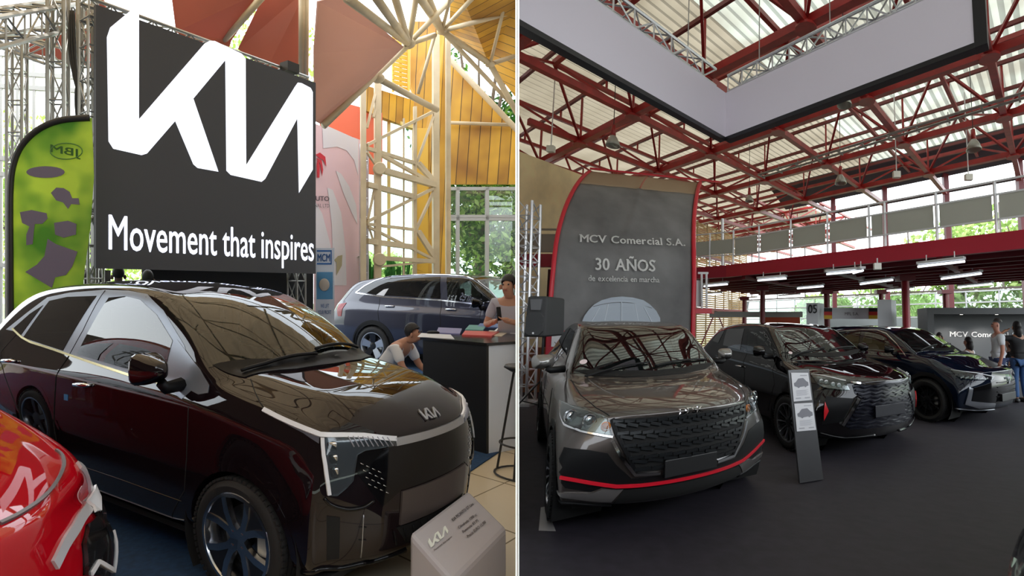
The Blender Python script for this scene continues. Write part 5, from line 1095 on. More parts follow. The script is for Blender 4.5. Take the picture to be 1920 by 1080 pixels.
    for k, (u0, v0, u1, v1) in enumerate(cs):
        z_ = 2.82; a_, b_ = Z(u0, v0, z_), Z(u1, v1, z_)
        if (b_-a_).length > 2.2: b_ = a_+(b_-a_).normalized()*2.2
        root = empty('tube_light', H.w((a_+b_)/2), None, 'tube light', 'tube lights under the mezzanine'); root['label'] = 'fluorescent tube light under the mezzanine, %s from the left' % ['fourth', 'seventh', 'sixth', 'fifth', 'third', 'first', 'second', 'eleventh', 'twelfth', 'ninth', 'thirteenth', 'tenth', 'eighth'][k]
        mb = MB(); mb.bar(a_+UP*.07, b_+UP*.07, .14, .05, UP); mb.build('housing', WHT, H, root); mb = MB(); mb.tube([a_, b_], .025, 8); mb.build('tube', TB, H, root)
        for t in (.2, .8): mb = MB(); c = a_.lerp(b_, t); mb.tube([c+UP*.09, g(c, 3.04)], .012, 5); mb.build('hanger', WHT, H, root)
    # columns
    for k, (u, v, w_, lab) in enumerate(((1697, 523, .10, 'round red column between the white pillar and the dark booth'), (1430, 542, .085, 'red column behind the black car roof'), (1772, 548, .10, 'red column behind the dark booth'), (1550, 548, .11, 'dark red column behind the 05 sign'), (1652, 548, .09, 'dark red column behind the white pillar'), (1396, 560, .10, 'dark red column at the end of the cane wall'))):
        p = Z(u, v, 2.8); root = empty('steel_column', H.w(g(p, 0)), lab, 'column', 'red columns under the mezzanine')
        mb = MB(); mb.smooth = 'auto'; mb.tube([g(p, 0), g(p, 2.84)], w_, 16); mb.build('shaft', BRED if k == 0 else DRED, H, root); mb = MB(); mb.box(g(p, 2.74)-Vector((.2, .2, 0)), g(p, 2.88)+Vector((.2, .2, 0))); mb.build('cap_plate', DRED, H, root)
        mb = MB(); mb.box(g(p, 0)-Vector((.18, .18, 0)), g(p, .02)+Vector((.18, .18, 0))); mb.build('base_plate', DRED, H, root)
    # ---- window wall at the back
    E0, E1 = Z(1405, 452, 6.6), Z(1990, 300, 6.6); E0 = g(node(-6.3, 4.65), 0); E1 = g(node(5.4, 4.65), 0); ed = (E1-E0).normalized(); en = Vector((-ed.y, ed.x, 0)); en = en if en.y > 0 else -en; Lw = (E1-E0).length
    FRM = mat('window_frame_white', (.62, .62, .62), .5); root = empty('window_1', H.w(E0)); root['kind'] = 'structure'; mb = MB()
    for z in (.05, 1.0, 2.05, 2.75, 3.3): mb.bar(E0+UP*z, E1+UP*z, .06, .07, UP)
    k = 0
    while k*1.45 < Lw: p = E0+ed*(k*1.45); mb.bar(p, p+UP*3.3, .06); k += 1
    mb.build('window_frame', FRM, H, root); mb = MB(); mb.prism([E0+UP*.05+en*.02, E1+UP*.05+en*.02, E1+UP*3.3+en*.02, E0+UP*3.3+en*.02], en*.006); mb.build('pane', glass('clear_pane', (.6, .62, .62), .93), H, root)
    root = empty('window_2', H.w(E0+UP*4)); root['kind'] = 'structure'; mb = MB()
    for z in (3.4, 5.6): mb.bar(E0+UP*z, E1+UP*z, .07, .09, UP)
    k = 0
    while k*2.2 < Lw: p = E0+ed*(k*2.2); mb.bar(p+UP*3.4, p+UP*7.6, .07); k += 1
    mb.build('window_frame', mat('frame_brown', (.12, .09, .08), .5), H, root)
    for i in range(-2, 4, 1):
        p = node(i, 2.98); mb = MB(); mb.bar(g(p, 0), g(p, ZT), .2, .2); o = mb.build('steel_column', DRED, H); tag(o, 'dark red roof column in the back window wall, %s from the left' % ords[(i+6)//2].replace('nearest', 'first') if 0 else 'dark red roof column at the roof edge over the mezzanine, %s from the left' % ['first', 'second', 'third', 'fourth', 'fifth', 'sixth'][i+2], 'column', 'roof columns of the back wall')
    # outside
    mb = MB(); q0, q1 = E0-ed*14, E1+ed*14; mb.prism([q0+en*.3-UP*.1, q1+en*.3-UP*.1, q1+en*50-UP*.1, q0+en*50-UP*.1], UP*.08); o = mb.build('ground_outside', mat('outside_grass', (.20, .26, .10), .9, noise=.3, nscale=1), H); tag(o, kind='structure')
    for k, (s_, dd, hh, rr) in enumerate(((4, 9, 5, 3), (9, 14, 7, 4.5), (14, 8, 8.5, 4.2), (18.5, 6, 9.5, 4.5), (22, 5, 10, 5), (27, 7, 10, 5), (1, 12, 5, 3))):
        p = E0+ed*s_+en*dd; tree(H, p, hh, rr, 2600, 'sunlit green tree outside the back windows, %s from the left' % ['second', 'third', 'fourth', 'fifth', 'sixth', 'seventh', 'first'][k], 'trees beyond the back windows', .28, k+3, ((.24, .36, .10), (.45, .58, .22)))
    # ---- stands at the back
    wall = mat('stand_white', (.88, .89, .93), .6)
    def tower(u0, u1, us, v0, y, lab, name='exhibit_pillar', text=None):
        a_ = R(u0, v0, y); b_ = R(u1, v0, y); c_ = R(us, v0, y+.45); zt_ = a_.z; root = empty(name, H.w(g(a_, 0)), lab, 'pillar')
        mb = MB(); d_ = Vector((c_.x-b_.x, .45, 0)); mb.hexa([g(a_, 0), g(b_, 0), g(b_, 0)+d_, g(a_, 0)+d_, g(a_, zt_), g(b_, zt_), g(b_, zt_)+d_, g(a_, zt_)+d_]); mb.build('pillar_box', wall, H, root)
        if text: t = R(1515, 587, y-.01), R(1532, 587, y-.01), R(1515, 571, y-.01); mb = qtext(text, *t, bold=.02, toward=EYE); mb.build('number_lettering', BLK, H, root, fixn=False)
    tower(1512, 1533, 1545, 568, 13, 'white square pillar numbered 05 left of the flag header', text='05'); tower(1645, 1671, 1680, 562, 12.6, 'taller white square pillar right of the flag header')
    root = empty('sign_header', H.w(R(1545, 598, 13.1)), 'white sign header with flag colours at both ends', 'sign')
    y = 13.1; mb = MB(); a_, b_ = R(1545, 577, y), R(1646, 577, y); c_ = R(1545, 598, y); mb.hexa([g(a_, c_.z), g(b_, c_.z), g(b_, c_.z)+Vector((0, .1, 0)), g(a_, c_.z)+Vector((0, .1, 0)), a_, b_, b_+Vector((0, .1, 0)), a_+Vector((0, .1, 0))]); mb.build('header_board', wall, H, root)
    for (u0, u1) in ((1545, 1560), (1629, 1645)):
        for k, col in enumerate(((.02, .02, .02), (.7, .03, .02), (.9, .55, .03))):
            v0 = 577.5+k*6.8; mb = MB(); mb.box(Vector((R(u0, v0+6.8, y).x, y-.012, R(u0, v0+6.8, y).z)), Vector((R(u1, v0, y).x, y-.004, R(u1, v0, y).z))); mb.build('flag_band', mat('flag_%d' % k, col, .6), H, root)
    mb = qtext('MFL S.A.', R(1584, 591, y-.01), R(1610, 591, y-.01), R(1584, 585.5, y-.01), toward=EYE); mb.build('sign_lettering', mat('sign_grey', (.12, .12, .14), .6), H, root, fixn=False)
    mb = MB(); mb.box(Vector((R(1520, 600, 16).x, 16, 0)), Vector((R(1738, 600, 16).x, 16.1, 1.9))); o = mb.build('partition_screen', mat('screen_glassy', (.48, .55, .54), .3), H); tag(o, 'pale grey-green partition behind the flag header', 'partition')
    mb = MB(); mb.box(Vector((R(1432, 600, 15).x, 15, 1.45)), Vector((R(1500, 600, 15).x, 15.4, 1.95))); o = mb.build('awning', mat('awning_red', (.80, .12, .04), .6), H); tag(o, 'orange-red awning seen beyond the black car roof', 'awning')
    mb = MB(); mb.box(Vector((R(1330, 600, 14).x, 14, 1.9)), Vector((R(1505, 600, 14).x, 14.1, 2.1))); o = mb.build('canopy_edge', mat('canopy_pale', (.55, .56, .52), .6), H); tag(o, 'long pale canopy edge over the orange awning', 'canopy')
    # dark booth
    BG = mat('booth_grey', (.045, .047, .05), .6); BD = mat('booth_dark', (.02, .021, .023), .6); root = empty('exhibition_booth', H.w(g(R(1738, 600, 12), 0)), 'dark grey booth with white wall lettering and two downlights', 'booth')
    y = 12.0; x0 = R(1738, 580, y).x; x1 = R(1935, 580, y).x+1.5; zt_ = R(1738, 577, y).z; xi = R(1751, 590, y).x; zi = R(1751, 589, y).z
    mb = MB(); mb.box((x0, y, 0), (xi, y+.8, zt_)); mb.box((xi, y, zi), (x1, y+.8, zt_)); mb.build('booth_portal', BG, H, root)
    mb = MB(); mb.box((xi, y+.8, 0), (x1, y+.9, zt_)); mb.build('booth_wall', mat('booth_wall', (.06, .063, .068), .6), H, root)
    for u in (1801, 1867): p = R(u, 588.5, y+.4); mb = MB(); mb.lathe(Vector((p.x, y+.35, zi)), (0, 0, -1), [(0, .004), (.045, .004), (.045, 0)], 12); mb.build('downlight', mat('downlight_lit', (1, .95, .85), .4, emit=4), H, root); ld = bpy.data.lights.new('booth_spot', 'SPOT'); ld.energy = 60; ld.spot_size = 2.2; ld.spot_blend = .6; ld.shadow_soft_size = .05; ld.color = (1, .95, .88); lo = bpy.data.objects.new('booth_spot', ld); COL.objects.link(lo); lo.location = H.w((p.x, y+.35, zi-.03))
    yy = y+.79; mb = qtext('MCV Comercial S.A.', R(1780, 631, yy), R(1924, 633, yy), R(1780, 621, yy), .02, toward=EYE, serif=True); mb.build('booth_lettering', mat('letter_white', (.97, .97, .97), .5), H, root, fixn=False)
    # ---- curved banner
    rows = [(1020, 700, 0), (1030, 605, 0), (1036, 520, .04), (1043, 455, .22), (1052, 415, .5), (1064, 380, .85), (1078, 352, 1.25), (1092, 333, 1.7), (1106, 321, 2.15)]; Wv = Vector((3.02, .9, 0)); PL = [R(u, v, 8.7+o_) for u, v, o_ in rows]; PL[0] = Vector((PL[1].x, 8.7, .25)); PL = cr_curve(PL, 5, False); nb = len(PL)
    root = empty('promotional_banner', H.w(g(PL[0], 0)), 'tall curved grey banner reading 30 AÑOS in a red frame', 'banner')
    k1 = min(range(nb), key=lambda k: abs((PL[k]-R(1082, 345, PL[k].y)).length)); FAB = mat('banner_fabric', (.17, .168, .17), .75, noise=.25, nscale=1.2, bump=.3)
    def sheet(k0, k1, s0, s1, m, name, off=0, fold=True):
        mb = MB(); mb.smooth = True; ns = 40; vs = []
        for k in range(k0, k1+1):
            for j in range(ns+1):
                s_ = s0+(s1-s0)*j/ns; t = (PL[min(k+1, nb-1)]-PL[max(k-1, 0)]).normalized(); n_ = t.cross(Wv).normalized(); n_ = n_ if n_.dot(EYE-PL[k]) > 0 else -n_
                f_ = (.03*math.exp(-((s_-.5-.02*math.sin(k*.3))/.02)**2)+.012*math.exp(-((s_-.12-.38*(nb-k)/nb)/.02)**2)+.006*math.sin(s_*26+k*.35)) if fold else 0
                vs.append(PL[k]+Wv*s_+n_*(off+f_))
        n1 = ns+1; mb.add(vs, [(a*n1+b, a*n1+b+1, (a+1)*n1+b+1, (a+1)*n1+b) for a in range(k1-k0) for b in range(ns)]); o = mb.build(name, m, H, root, fixn=False); sd_ = o.modifiers.new('t', 'SOLIDIFY'); sd_.thickness = .012; return vs, ns
    vs, ns = sheet(0, k1, .01, .985, FAB, 'banner_cloth'); sheet(k1, nb-1, .01, .985, mat('banner_top_beige', (.36, .26, .17), .75), 'banner_top')
    bt = BVHTree.FromPolygons(vs, [(a*(ns+1)+b, a*(ns+1)+b+1, (a+1)*(ns+1)+b+1, (a+1)*(ns+1)+b) for a in range(k1) for b in range(ns)])
    def onb(u, v):
        h_, _, _, _ = bt.ray_cast(EYE, H.ray(u, v)); return h_ if h_ is not None else R(u, v, 9)
    LW = mat('banner_white', (.97, .97, .96), .6)
    for txt, bl, br, tl in (('MCV Comercial S.A.', (1087, 455.5), (1285, 463), (1087, 441)), ('30 AÑOS', (1117, 507), (1230, 510), (1117, 484)), ('de excelencia en marcha', (1104, 527.5), (1237, 530.5), (1104, 516.5))):
        mb = qtext(txt, onb(*bl), onb(*br), onb(*tl), .022 if txt[0] != 'd' else .008, lift=.05, toward=EYE, serif=True); mb.build('banner_lettering', LW, H, root, fixn=False)
    dome = [(1092, 601), (1096, 592), (1104, 581), (1114, 571), (1128, 563), (1146, 558), (1166, 556), (1186, 558), (1206, 563), (1218, 571), (1230, 583), (1237, 596), (1238, 612), (1165, 625), (1092, 612)]
    P_ = [onb(*p) for p in dome]; c_ = EYE-P_[0]; nn = c_.normalized(); mb = MB(); mb.prism([p+nn*.045 for p in P_], nn*.004); mb.build('printed_car_cover', mat('cover_blue', (.44, .50, .58), .6), H, root)
    for (a_, b_) in (((1124, 577), (1108, 605)), ((1140, 570), (1133, 605)), ((1165, 566), (1165, 605)), ((1190, 570), (1197, 605)), ((1207, 576), (1222, 605))): mb = MB(); p, q = onb(*a_)+nn*.052, onb(*b_)+nn*.052; mb.tube([p, q], .012, 6); mb.build('cover_seam', mat('cover_seam', (.62, .67, .74), .6), H, root)
    mb = MB(); p3 = [onb(1112, 575)+nn*.05, onb(1138, 569)+nn*.05, onb(1165, 567)+nn*.05, onb(1195, 570)+nn*.05, onb(1222, 578)+nn*.05]; mb.tube(cr_curve(p3, 4, False), .006, 5); mb.build('cover_hem', mat('seam_grey', (.12, .11, .12), .35), H, root)
    FR_ = mat('frame_red', (.62, .01, .03), .4)
    for s_, r in ((0, .05), (1, .06)): mb = MB(); mb.smooth = True; mb.tube([p+Wv*s_ for p in PL], r, 8); mb.tube([g(PL[0]+Wv*s_, 0), PL[0]+Wv*s_], r, 8); mb.build('frame_edge', FR_, H, root)
    mb = MB(); mb.smooth = True; mb.tube([PL[k]+Wv*.5 for k in range(k1, nb)], .03, 8); mb.build('frame_rib', mat('rib_copper', (.40, .12, .08), .5), H, root)
    pe = PL[-1]; mb = MB(); mb.bar(pe+UP*.08-Wv*.0, pe+Wv*1.2+UP*.08, .05); mb.build('top_bar', FR_, H, root)
    # ---- left foreground clutter: rigging tower, speaker, poster stand
    tw = empty('rigging_tower', H.w(g(R(990, 700, 8.2), 0)), 'aluminium lattice tower left of the grey banner', 'truss tower')
    b_ = g(R(983, 730, 8.2), .05); t_ = R(993, 380, 8.2); mb = MB(); lattice(mb, b_, t_, .30, .30, .33, .028, .013, (1, 0, 0), (0, 1, 0)); mb.build('lattice_frame', ALU, H, tw); mb = MB(); mb.box(b_-Vector((.3, .3, .05)), b_+Vector((.3, .3, 0))); mb.build('base_plate', ALU, H, tw)
    y = 7.0; sp_ = empty('loudspeaker', H.w(R(1008, 632, y)), 'black loudspeaker on a tripod beside the brown-grey car', 'loudspeaker'); a_, b_ = R(981, 632, y), R(1026, 555, y); PB = mat('speaker_plastic', (.03, .031, .033), .55)
    x0, x1, z0_, z1_ = a_.x, b_.x, a_.z, b_.z; dx = .16; mb = MB(); mb.hexa([(x0, y, z0_), (x1, y, z0_), (x1+dx, y+.35, z0_+.02), (x0+.05, y+.35, z0_+.02), (x0+.03, y+.02, z1_), (x1-.01, y+.02, z1_), (x1+dx-.02, y+.35, z1_-.02), (x0+.06, y+.35, z1_-.02)]); mb.build('cabinet', PB, H, sp_, bevel=.03)
    mb = MB(); pts = [(x0+.04, z0_+.08), (x0+.10, z0_+.03), (x1-.10, z0_+.03), (x1-.03, z0_+.10), (x1-.03, z0_+.36), (x1-.10, z0_+.44), (x0+.10, z0_+.44), (x0+.04, z0_+.36)]; mb.prism([(x, y-.03, z) for x, z in pts], (0, .035, 0)); mb.build('grille', mat('speaker_grille', (.05, .052, .055), .7, bump=.5, nscale=200), H, sp_, bevel=.01)
    mb = MB(); mb.hexa([(x0+.12, y-.02, z0_+.48), (x1-.10, y-.02, z0_+.48), (x1-.10, y+.02, z0_+.50), (x0+.12, y+.02, z0_+.50), (x0+.09, y-.012, z1_-.06), (x1-.08, y-.012, z1_-.06), (x1-.08, y+.03, z1_-.06), (x0+.09, y+.03, z1_-.06)]); mb.build('horn', mat('speaker_horn', (.09, .092, .10), .4), H, sp_)
    p = ((x0+x1)/2, y-.035, z0_+.07); mb = MB(); mb.lathe(p, (0, -1, 0), [(0, .004), (.018, .004), (.018, 0)], 12); mb.build('badge', ALU, H, sp_)
    st_ = empty('speaker_stand', H.w(g(R(1012, 778, 7.0), 0)), 'black tripod stand holding the loudspeaker', 'tripod stand'); c_ = Vector(((x0+x1)/2+.08, 7.15, 0)); mb = MB(); mb.tube([c_+UP*.12, c_+UP*(z0_)], .02, 8); mb.build('pole', PB, H, st_)
    for k in range(3): a_ = math.radians(200+120*k); mb = MB(); e_ = c_+Vector((math.cos(a_)*.5, math.sin(a_)*.5, .01)); mb.tube([c_+UP*.62, e_], .013, 6); mb.tube([c_+UP*.18, c_.lerp(e_, .55)+UP*.27], .010, 6); mb.build('leg', PB, H, st_)
    ps = empty('poster_stand', H.w(g(R(1040, 650, 8.5), 0)), 'small red poster stand with a white sheet behind the speaker', 'poster stand'); y = 8.45
    mb = MB(); a_, b_ = R(1024, 652, y), R(1066, 620, y); mb.box((a_.x, y, 0), (b_.x, y+.12, b_.z)); mb.build('stand_panel', mat('stand_red', (.45, .01, .03), .5), H, ps); mb = MB(); a_, b_ = R(1034, 650, y), R(1058, 622, y); mb.box((a_.x, y-.012, a_.z), (b_.x, y-.002, b_.z)); mb.build('white_sheet', mat('paper_white', (.72, .72, .75), .7), H, ps)
    mb = MB(); q = [R(u, v, y-.014) for u, v in ((1040, 641), (1044, 647), (1049, 640), (1053, 647))]; mb.tube(q, .006, 5); mb.build('printed_mark', BLK, H, ps)
    mb = MB(); a_, b_ = R(975, 735, 9.6), R(1030, 652, 9.6); mb.box((a_.x-.6, 9.6, 0), (b_.x+.5, 9.9, b_.z)); o = mb.build('timber_counter', mat('orange_timber', (.36, .13, .05), .5, noise=.2, nscale=3), H); tag(o, 'orange-brown timber counter behind the lattice tower', 'counter')
    mb = MB(); a_ = R(972, 476, 11.0); b_ = R(1040, 500, 11.0); mb.box((a_.x-.1, 11, b_.z), (b_.x+.6, 11.15, a_.z)); o = mb.build('red_beam', BRED, H); tag(o, 'red steel beam end behind the lattice tower', 'beam')
    mb = MB(); a_ = R(972, 438, 11.0); b_ = R(1042, 472, 11.0); mb.box((a_.x-.1, 11.05, b_.z), (b_.x+.2, 11.1, a_.z)); mb.bar((a_.x-.1, 11.0, a_.z+.12), (b_.x+.2, 11.0, a_.z+.12), .05); o = mb.build('rail_panel', mat('railing_panel_pale', (.42, .36, .30), .6), H); tag(o, 'pale railing panel above the red beam end', 'panel')
    mb = MB(); b_ = R(1040, 505, 11.6); c_ = R(1040, 655, 11.6); mb.box((-6.7, 11.6, .0), (b_.x+1.0, 11.7, b_.z)); o = mb.build('dark_screen', mat('dark_maroon', (.06, .012, .015), .7), H); tag(o, 'dark maroon screen under the red beam end', 'screen')
    sg = empty('handrail', H.w(R(1315, 585, 9.9)), 'white handrail on a red step right of the banner', 'handrail'); y = 10.1
    for u in (1316, 1325): mb = MB(); mb.tube([R(u, 580, y), R(u-.5, 513, y)], .03, 8); mb.build('post', WHT, H, sg)
    mb = MB(); mb.bar(R(1309, 512, y), R(1328, 512, y), .05); mb.build('rail', WHT, H, sg); mb = MB(); a_, b_ = R(1303, 588, y), R(1336, 579, y); mb.box((a_.x, y-.1, a_.z), (b_.x, y+.3, b_.z)); mb.build('step', FR_, H, sg); mb = MB(); a_, b_ = R(1303, 575, y), R(1314, 525, y); mb.box((a_.x, y+.05, a_.z), (b_.x, y+.1, b_.z)); mb.build('panel', WHT, H, sg)
    # ---- display stand with two sheets
    ds = empty('display_stand', H.w(Z(1521, 902, 0)), 'slim dark display stand with two car data sheets on the carpet', 'display stand'); SB = mat('stand_dark', (.055, .055, .06), .3)
    bl, br = Z(1500, 906, .012), Z(1544, 899, .012); tlv = R(1478, 694, bl.y+.20); trv = R(1517, 692, br.y+.20); n_ = (br-bl).cross(tlv-bl).normalized(); n_ = n_ if n_.dot(EYE-bl) > 0 else -n_
    mb = MB(); mb.prism([bl, br, trv, tlv], -n_*.035); mb.build('panel', SB, H, ds)
    def onp(u, v, off=0): p = H.atp(u, v, bl, n_); return p+n_*off
    for q in (((1483, 699), (1515, 699), (1522, 750), (1488, 753)), ((1489, 757), (1523, 755), (1530, 806), (1494, 809))):
        mb = MB(); mb.prism([onp(u, v, .002) for u, v in q], n_*.003); sht = mb.build('data_sheet', mat('paper_white', (.72, .72, .75), .7), H, ds)
        L4 = [onp(u, v, .007) for u, v in q]; bi = lambda s_, t_: L4[0].lerp(L4[1], s_).lerp(L4[3].lerp(L4[2], s_), t_)
        mb = MB(); car = [(.12, .50), (.10, .40), (.22, .36), (.36, .24), (.66, .22), (.82, .34), (.92, .38), (.92, .50), (.80, .52), (.74, .56), (.66, .52), (.42, .54), (.34, .58), (.26, .53)]; mb.prism([bi(s_, t_-.03) for s_, t_ in car], n_*.001); mb.build('printed_car', mat('print_grey', (.22, .22, .25), .7), H, sht)
        mb = MB()
        for k in range(6): mb.prism([bi(.18, .62+k*.035), bi(.85-.1*(k % 2), .62+k*.035), bi(.85-.1*(k % 2), .632+k*.035), bi(.18, .632+k*.035)], n_*.001)
        for k in range(2): mb.prism([bi(.12+.5*k, .88), bi(.40+.5*k, .88), bi(.40+.5*k, .92), bi(.12+.5*k, .92)], n_*.001)
        mb.prism([bi(.5, .08), bi(.9, .08), bi(.9, .11), bi(.5, .11)], n_*.001); mb.build('printed_text', mat('print_light', (.42, .42, .46), .7), H, sht)
    mb = MB(); p = bl.lerp(br, .5); q = tlv.lerp(trv, .5); mb.bar(p+Vector((0, .06, .01)), p+Vector((0, .45, .01)), .05, .015, UP); mb.bar(p+Vector((0, .42, .01)), p.lerp(q, .6)+Vector((0, .03, 0)), .03); mb.build('back_strut', SB, H, ds)
    # white mat under the tyre
    mb = MB(); q = [Z(u, v, .004) for u, v in ((1014, 952), (1024, 950), (1042, 996), (1010, 995))]; mb.prism(q, UP*.003); o = mb.build('plastic_sheet', mat('plastic_sheet', (.30, .28, .27), .3), H); tag(o, 'scrap of clear plastic sheet by the front tyre of the brown-grey car', 'plastic sheet')
    # ---- people
    X = lambda u, y: R(u, 700, y).x
    person(H, (X(1874, 8.1), 8.1, 0), 168, 'man in a white short-sleeved shirt standing behind the navy car', dict(elL=(-.26, .0, 1.13), nose=(0, .115, 1.62)), (.72, .74, .78), (.05, .07, .16), (.06, .05, .045), (.50, .22, .15), sc=.985, bald=True)
    person(H, (X(1911, 8.4), 8.4, 0), 95, 'woman in a black top and blue jeans with her arm raised', dict(shL=(-.16, 0, 1.40), elL=(-.46, .03, 1.40), wrL=(-.28, .03, 1.55), paL=(-.21, .02, 1.58)), (.012, .012, .014), (.05, .12, .28), (.01, .008, .008), (.45, .22, .13), .30, .955)
    sit = dict(pelvis=(0, 0, .50, .14, .12), waist=(0, 0, .64), chest=(0, .0, .86), upper=(0, 0, .98), neck=(0, 0, 1.07), chin=(0, .02, 1.14), head=(0, .015, 1.22), crown=(0, 0, 1.29), nose=(0, .115, 1.195))
    for k, s_ in (('L', -1), ('R', 1)): sit.update({'sh'+k: (s_*.17, 0, .98), 'el'+k: (s_*.23, .04, .72), 'wr'+k: (s_*.15, .25, .60), 'pa'+k: (s_*.12, .32, .58), 'hi'+k: (s_*.09, .03, .48), 'kn'+k: (s_*.11, .43, .47), 'an'+k: (s_*.11, .42, .09), 'to'+k: (s_*.11, .57, .035)})
    for (u, y, f_, lab, sh_, hr_, hl_, c_) in ((1818, 9.6, 130, 'seated woman with long dark hair and a white top before the booth', (.75, .75, .78), (.015, .01, .01), .26, .98), (1896, 9.2, 150, 'seated person in black between the two standing visitors', (.01, .01, .012), (.01, .008, .008), .18, .98), (1764, 10.4, -120, 'seated person seen through the navy car windshield', (.25, .22, .2), (.03, .02, .02), 0, 1.05)):
        person(H, (X(u, y), y, 0), f_, lab, sit, sh_, (.02, .02, .03), hr_, (.42, .22, .14), hl_, c_)
        ch = empty('folding_chair', H.w((X(u, y), y, 0)), 'dark chair under the '+lab.split(' with')[0].split(' seen')[0].split(' between')[0]+(' at the booth' if u == 1818 else ' in the middle' if u == 1896 else ' beyond the windshield'), 'chair', 'visitor chairs'); mb = MB(); c0 = Vector((X(u, y), y, 0)); mb.box(c0+Vector((-.22, -.2, .34)), c0+Vector((.22, .22, .38))); mb.build('seat', PB, H, ch)
        for q in ((-.2, -.18), (.2, -.18), (-.2, .2), (.2, .2)): mb = MB(); mb.bar(c0+Vector((q[0], q[1], 0)), c0+Vector((q[0], q[1], .34)), .025); mb.build('leg', PB, H, ch)
# ================================================================== LEFT HALL
def left_hall():
    H = LH; P = lambda u, v, y: H.aty(u, v, y); Z = lambda u, v, z: H.atz(u, v, z); EYE = Vector((0, 0, H.h)); UP = Vector((0, 0, 1)); g = lambda p, z: Vector((p.x, p.y, z))
    # floors
    tile = bpy.data.materials.new('floor_tile'); tile.use_nodes = True; n = tile.node_tree; b = n.nodes['Principled BSDF']; br = n.nodes.new('ShaderNodeTexBrick'); tcn = n.nodes.new('ShaderNodeTexCoord'); mp = n.nodes.new('ShaderNodeMapping'); mp.inputs['Rotation'].default_value = (0, 0, math.radians(38)); n.links.new(tcn.outputs['Object'], mp.inputs[0]); n.links.new(mp.outputs[0], br.inputs[0])
    br.offset = 0; br.inputs['Scale'].default_value = 1; br.inputs['Brick Width'].default_value = .6; br.inputs['Row Height'].default_value = .6; br.inputs['Mortar Size'].default_value = .006; br.inputs[1].default_value = (.66, .57, .42, 1); br.inputs[2].default_value = (.60, .51, .37, 1); br.inputs[3].default_value = (.2, .16, .1, 1); n.links.new(br.outputs[0], b.inputs['Base Color']); b.inputs['Roughness'].default_value = .25
    mb = MB(); mb.box((-16, -3, -.1), (12, 30, 0)); o = mb.build('floor', tile, H); tag(o, kind='structure')
    e0, e1 = Z(884, 884, 0), Z(968, 827, 0); ed = (e1-e0).normalized(); a_ = e0-ed*8; b_ = e0+ed*9
    mb = MB(); mb.prism([g(a_, .002), g(b_, .002), Vector((b_.x-14, b_.y+9, .002)), Vector((-14, 16, .002)), Vector((-12, -2.5, .002))], UP*.008); o = mb.build('blue_carpet', mat('blue_carpet', (.012, .05, .13), .85, noise=.25, nscale=30, bump=.2), H); o.name = 'floor_carpet'; tag(o, kind='structure')
    # ceiling over the stand and the walls behind the visitor
    ce = bpy.data.materials.new('brown_sheet'); ce.use_nodes = True; n = ce.node_tree; n.nodes.clear(); o_ = n.nodes.new('ShaderNodeOutputMaterial'); d_ = n.nodes.new('ShaderNodeBsdfDiffuse'); t_ = n.nodes.new('ShaderNodeBsdfTranslucent'); x_ = n.nodes.new('ShaderNodeMixShader'); d_.inputs[0].default_value = (.30, .20, .10, 1); t_.inputs[0].default_value = (.55, .40, .24, 1); x_.inputs[0].default_value = .5; n.links.new(d_.outputs[0], x_.inputs[1]); n.links.new(t_.outputs[0], x_.inputs[2]); n.links.new(x_.outputs[0], o_.inputs[0])
    mb = MB(); K = 90
    for k in range(K+1): x = -12+26*k/K; mb.v += [Vector((x, -6, 7.6+(.08 if k % 2 else 0))), Vector((x, 10.6, 7.6+(.08 if k % 2 else 0)))]
    for k in range(K): mb.f.append((2*k, 2*k+1, 2*k+3, 2*k+2)); mb.m.append(0)
    o = mb.build('ceiling_left_hall', ce, H); tag(o, kind='structure')
    cs_ = mat('cream_steel', (.62, .50, .32), .45, noise=.15, nscale=2); sf = empty('space_frame', H.w((0, 3, 7)), 'cream tube grid carrying the brown ceiling over the black hatchback', 'space frame')
    for k in range(7):
        mb = MB(); mb.smooth = True; y_ = -5+2.6*k; mb.tube([(-11, y_, 6.7), (9, y_, 6.7)], .06, 8); mb.build('chord_tube', cs_, H, sf)
        mb = MB(); mb.smooth = True; x_0 = -10+2.9*k; mb.tube([(x_0, -5.5, 6.9), (x_0, 10.4, 6.9)], .06, 8); mb.build('chord_tube', cs_, H, sf)
        for q in range(6): mb = MB(); mb.smooth = True; mb.tube([(x_0, -5+2.6*q, 6.8), (x_0+1.45, -3.7+2.6*q, 7.5)], .04, 6); mb.tube([(x_0+2.9, -5+2.6*q, 6.8), (x_0+1.45, -3.7+2.6*q, 7.5)], .04, 6); mb.build('diagonal_tube', cs_, H, sf)
    DW = mat('rear_wall_brown', (.06, .045, .035), .8)
    mb = MB(); mb.box((-12, -6.2, 0), (8, -6, 3.2)); mb.box((-12, -6.2, 3.2), (-4, -6, 7.6)); o = mb.build('wall_rear_left_hall', DW, H); tag(o, kind='structure')
    mb = MB(); mb.box((-11.2, -6, 0), (-11, 11, 2.3)); mb.box((-11.2, -6, 5.2), (-11, 11, 7.6)); mb.box((-11.2, -6, 2.3), (-11, 1.5, 5.2)); mb.box((-11.2, 6, 2.3), (-11, 11, 5.2)); o = mb.build('wall_left_hall', DW, H); tag(o, kind='structure')
    # ---- the video screen
    scr = empty('video_screen', H.w(LED0), 'huge black LED video screen showing the white wordmark and slogan', 'video screen'); TH = .05; h_ = led(180, 8)[1]; hgt = P(180, 8, 7.27).z-LED0.z
    D_ = LEDX*LEDW; nb = -LEDN if LEDN.dot(EYE-LED0) > 0 else LEDN
    bgm = bpy.data.materials.new('led_panel'); bgm.use_nodes = True; n = bgm.node_tree; b = n.nodes['Principled BSDF']; b.inputs['Base Color'].default_value = (.022, .022, .024, 1); b.inputs['Roughness'].default_value = .6; b.inputs['Emission Color'].default_value = (.035, .035, .037, 1); b.inputs['Emission Strength'].default_value = .35
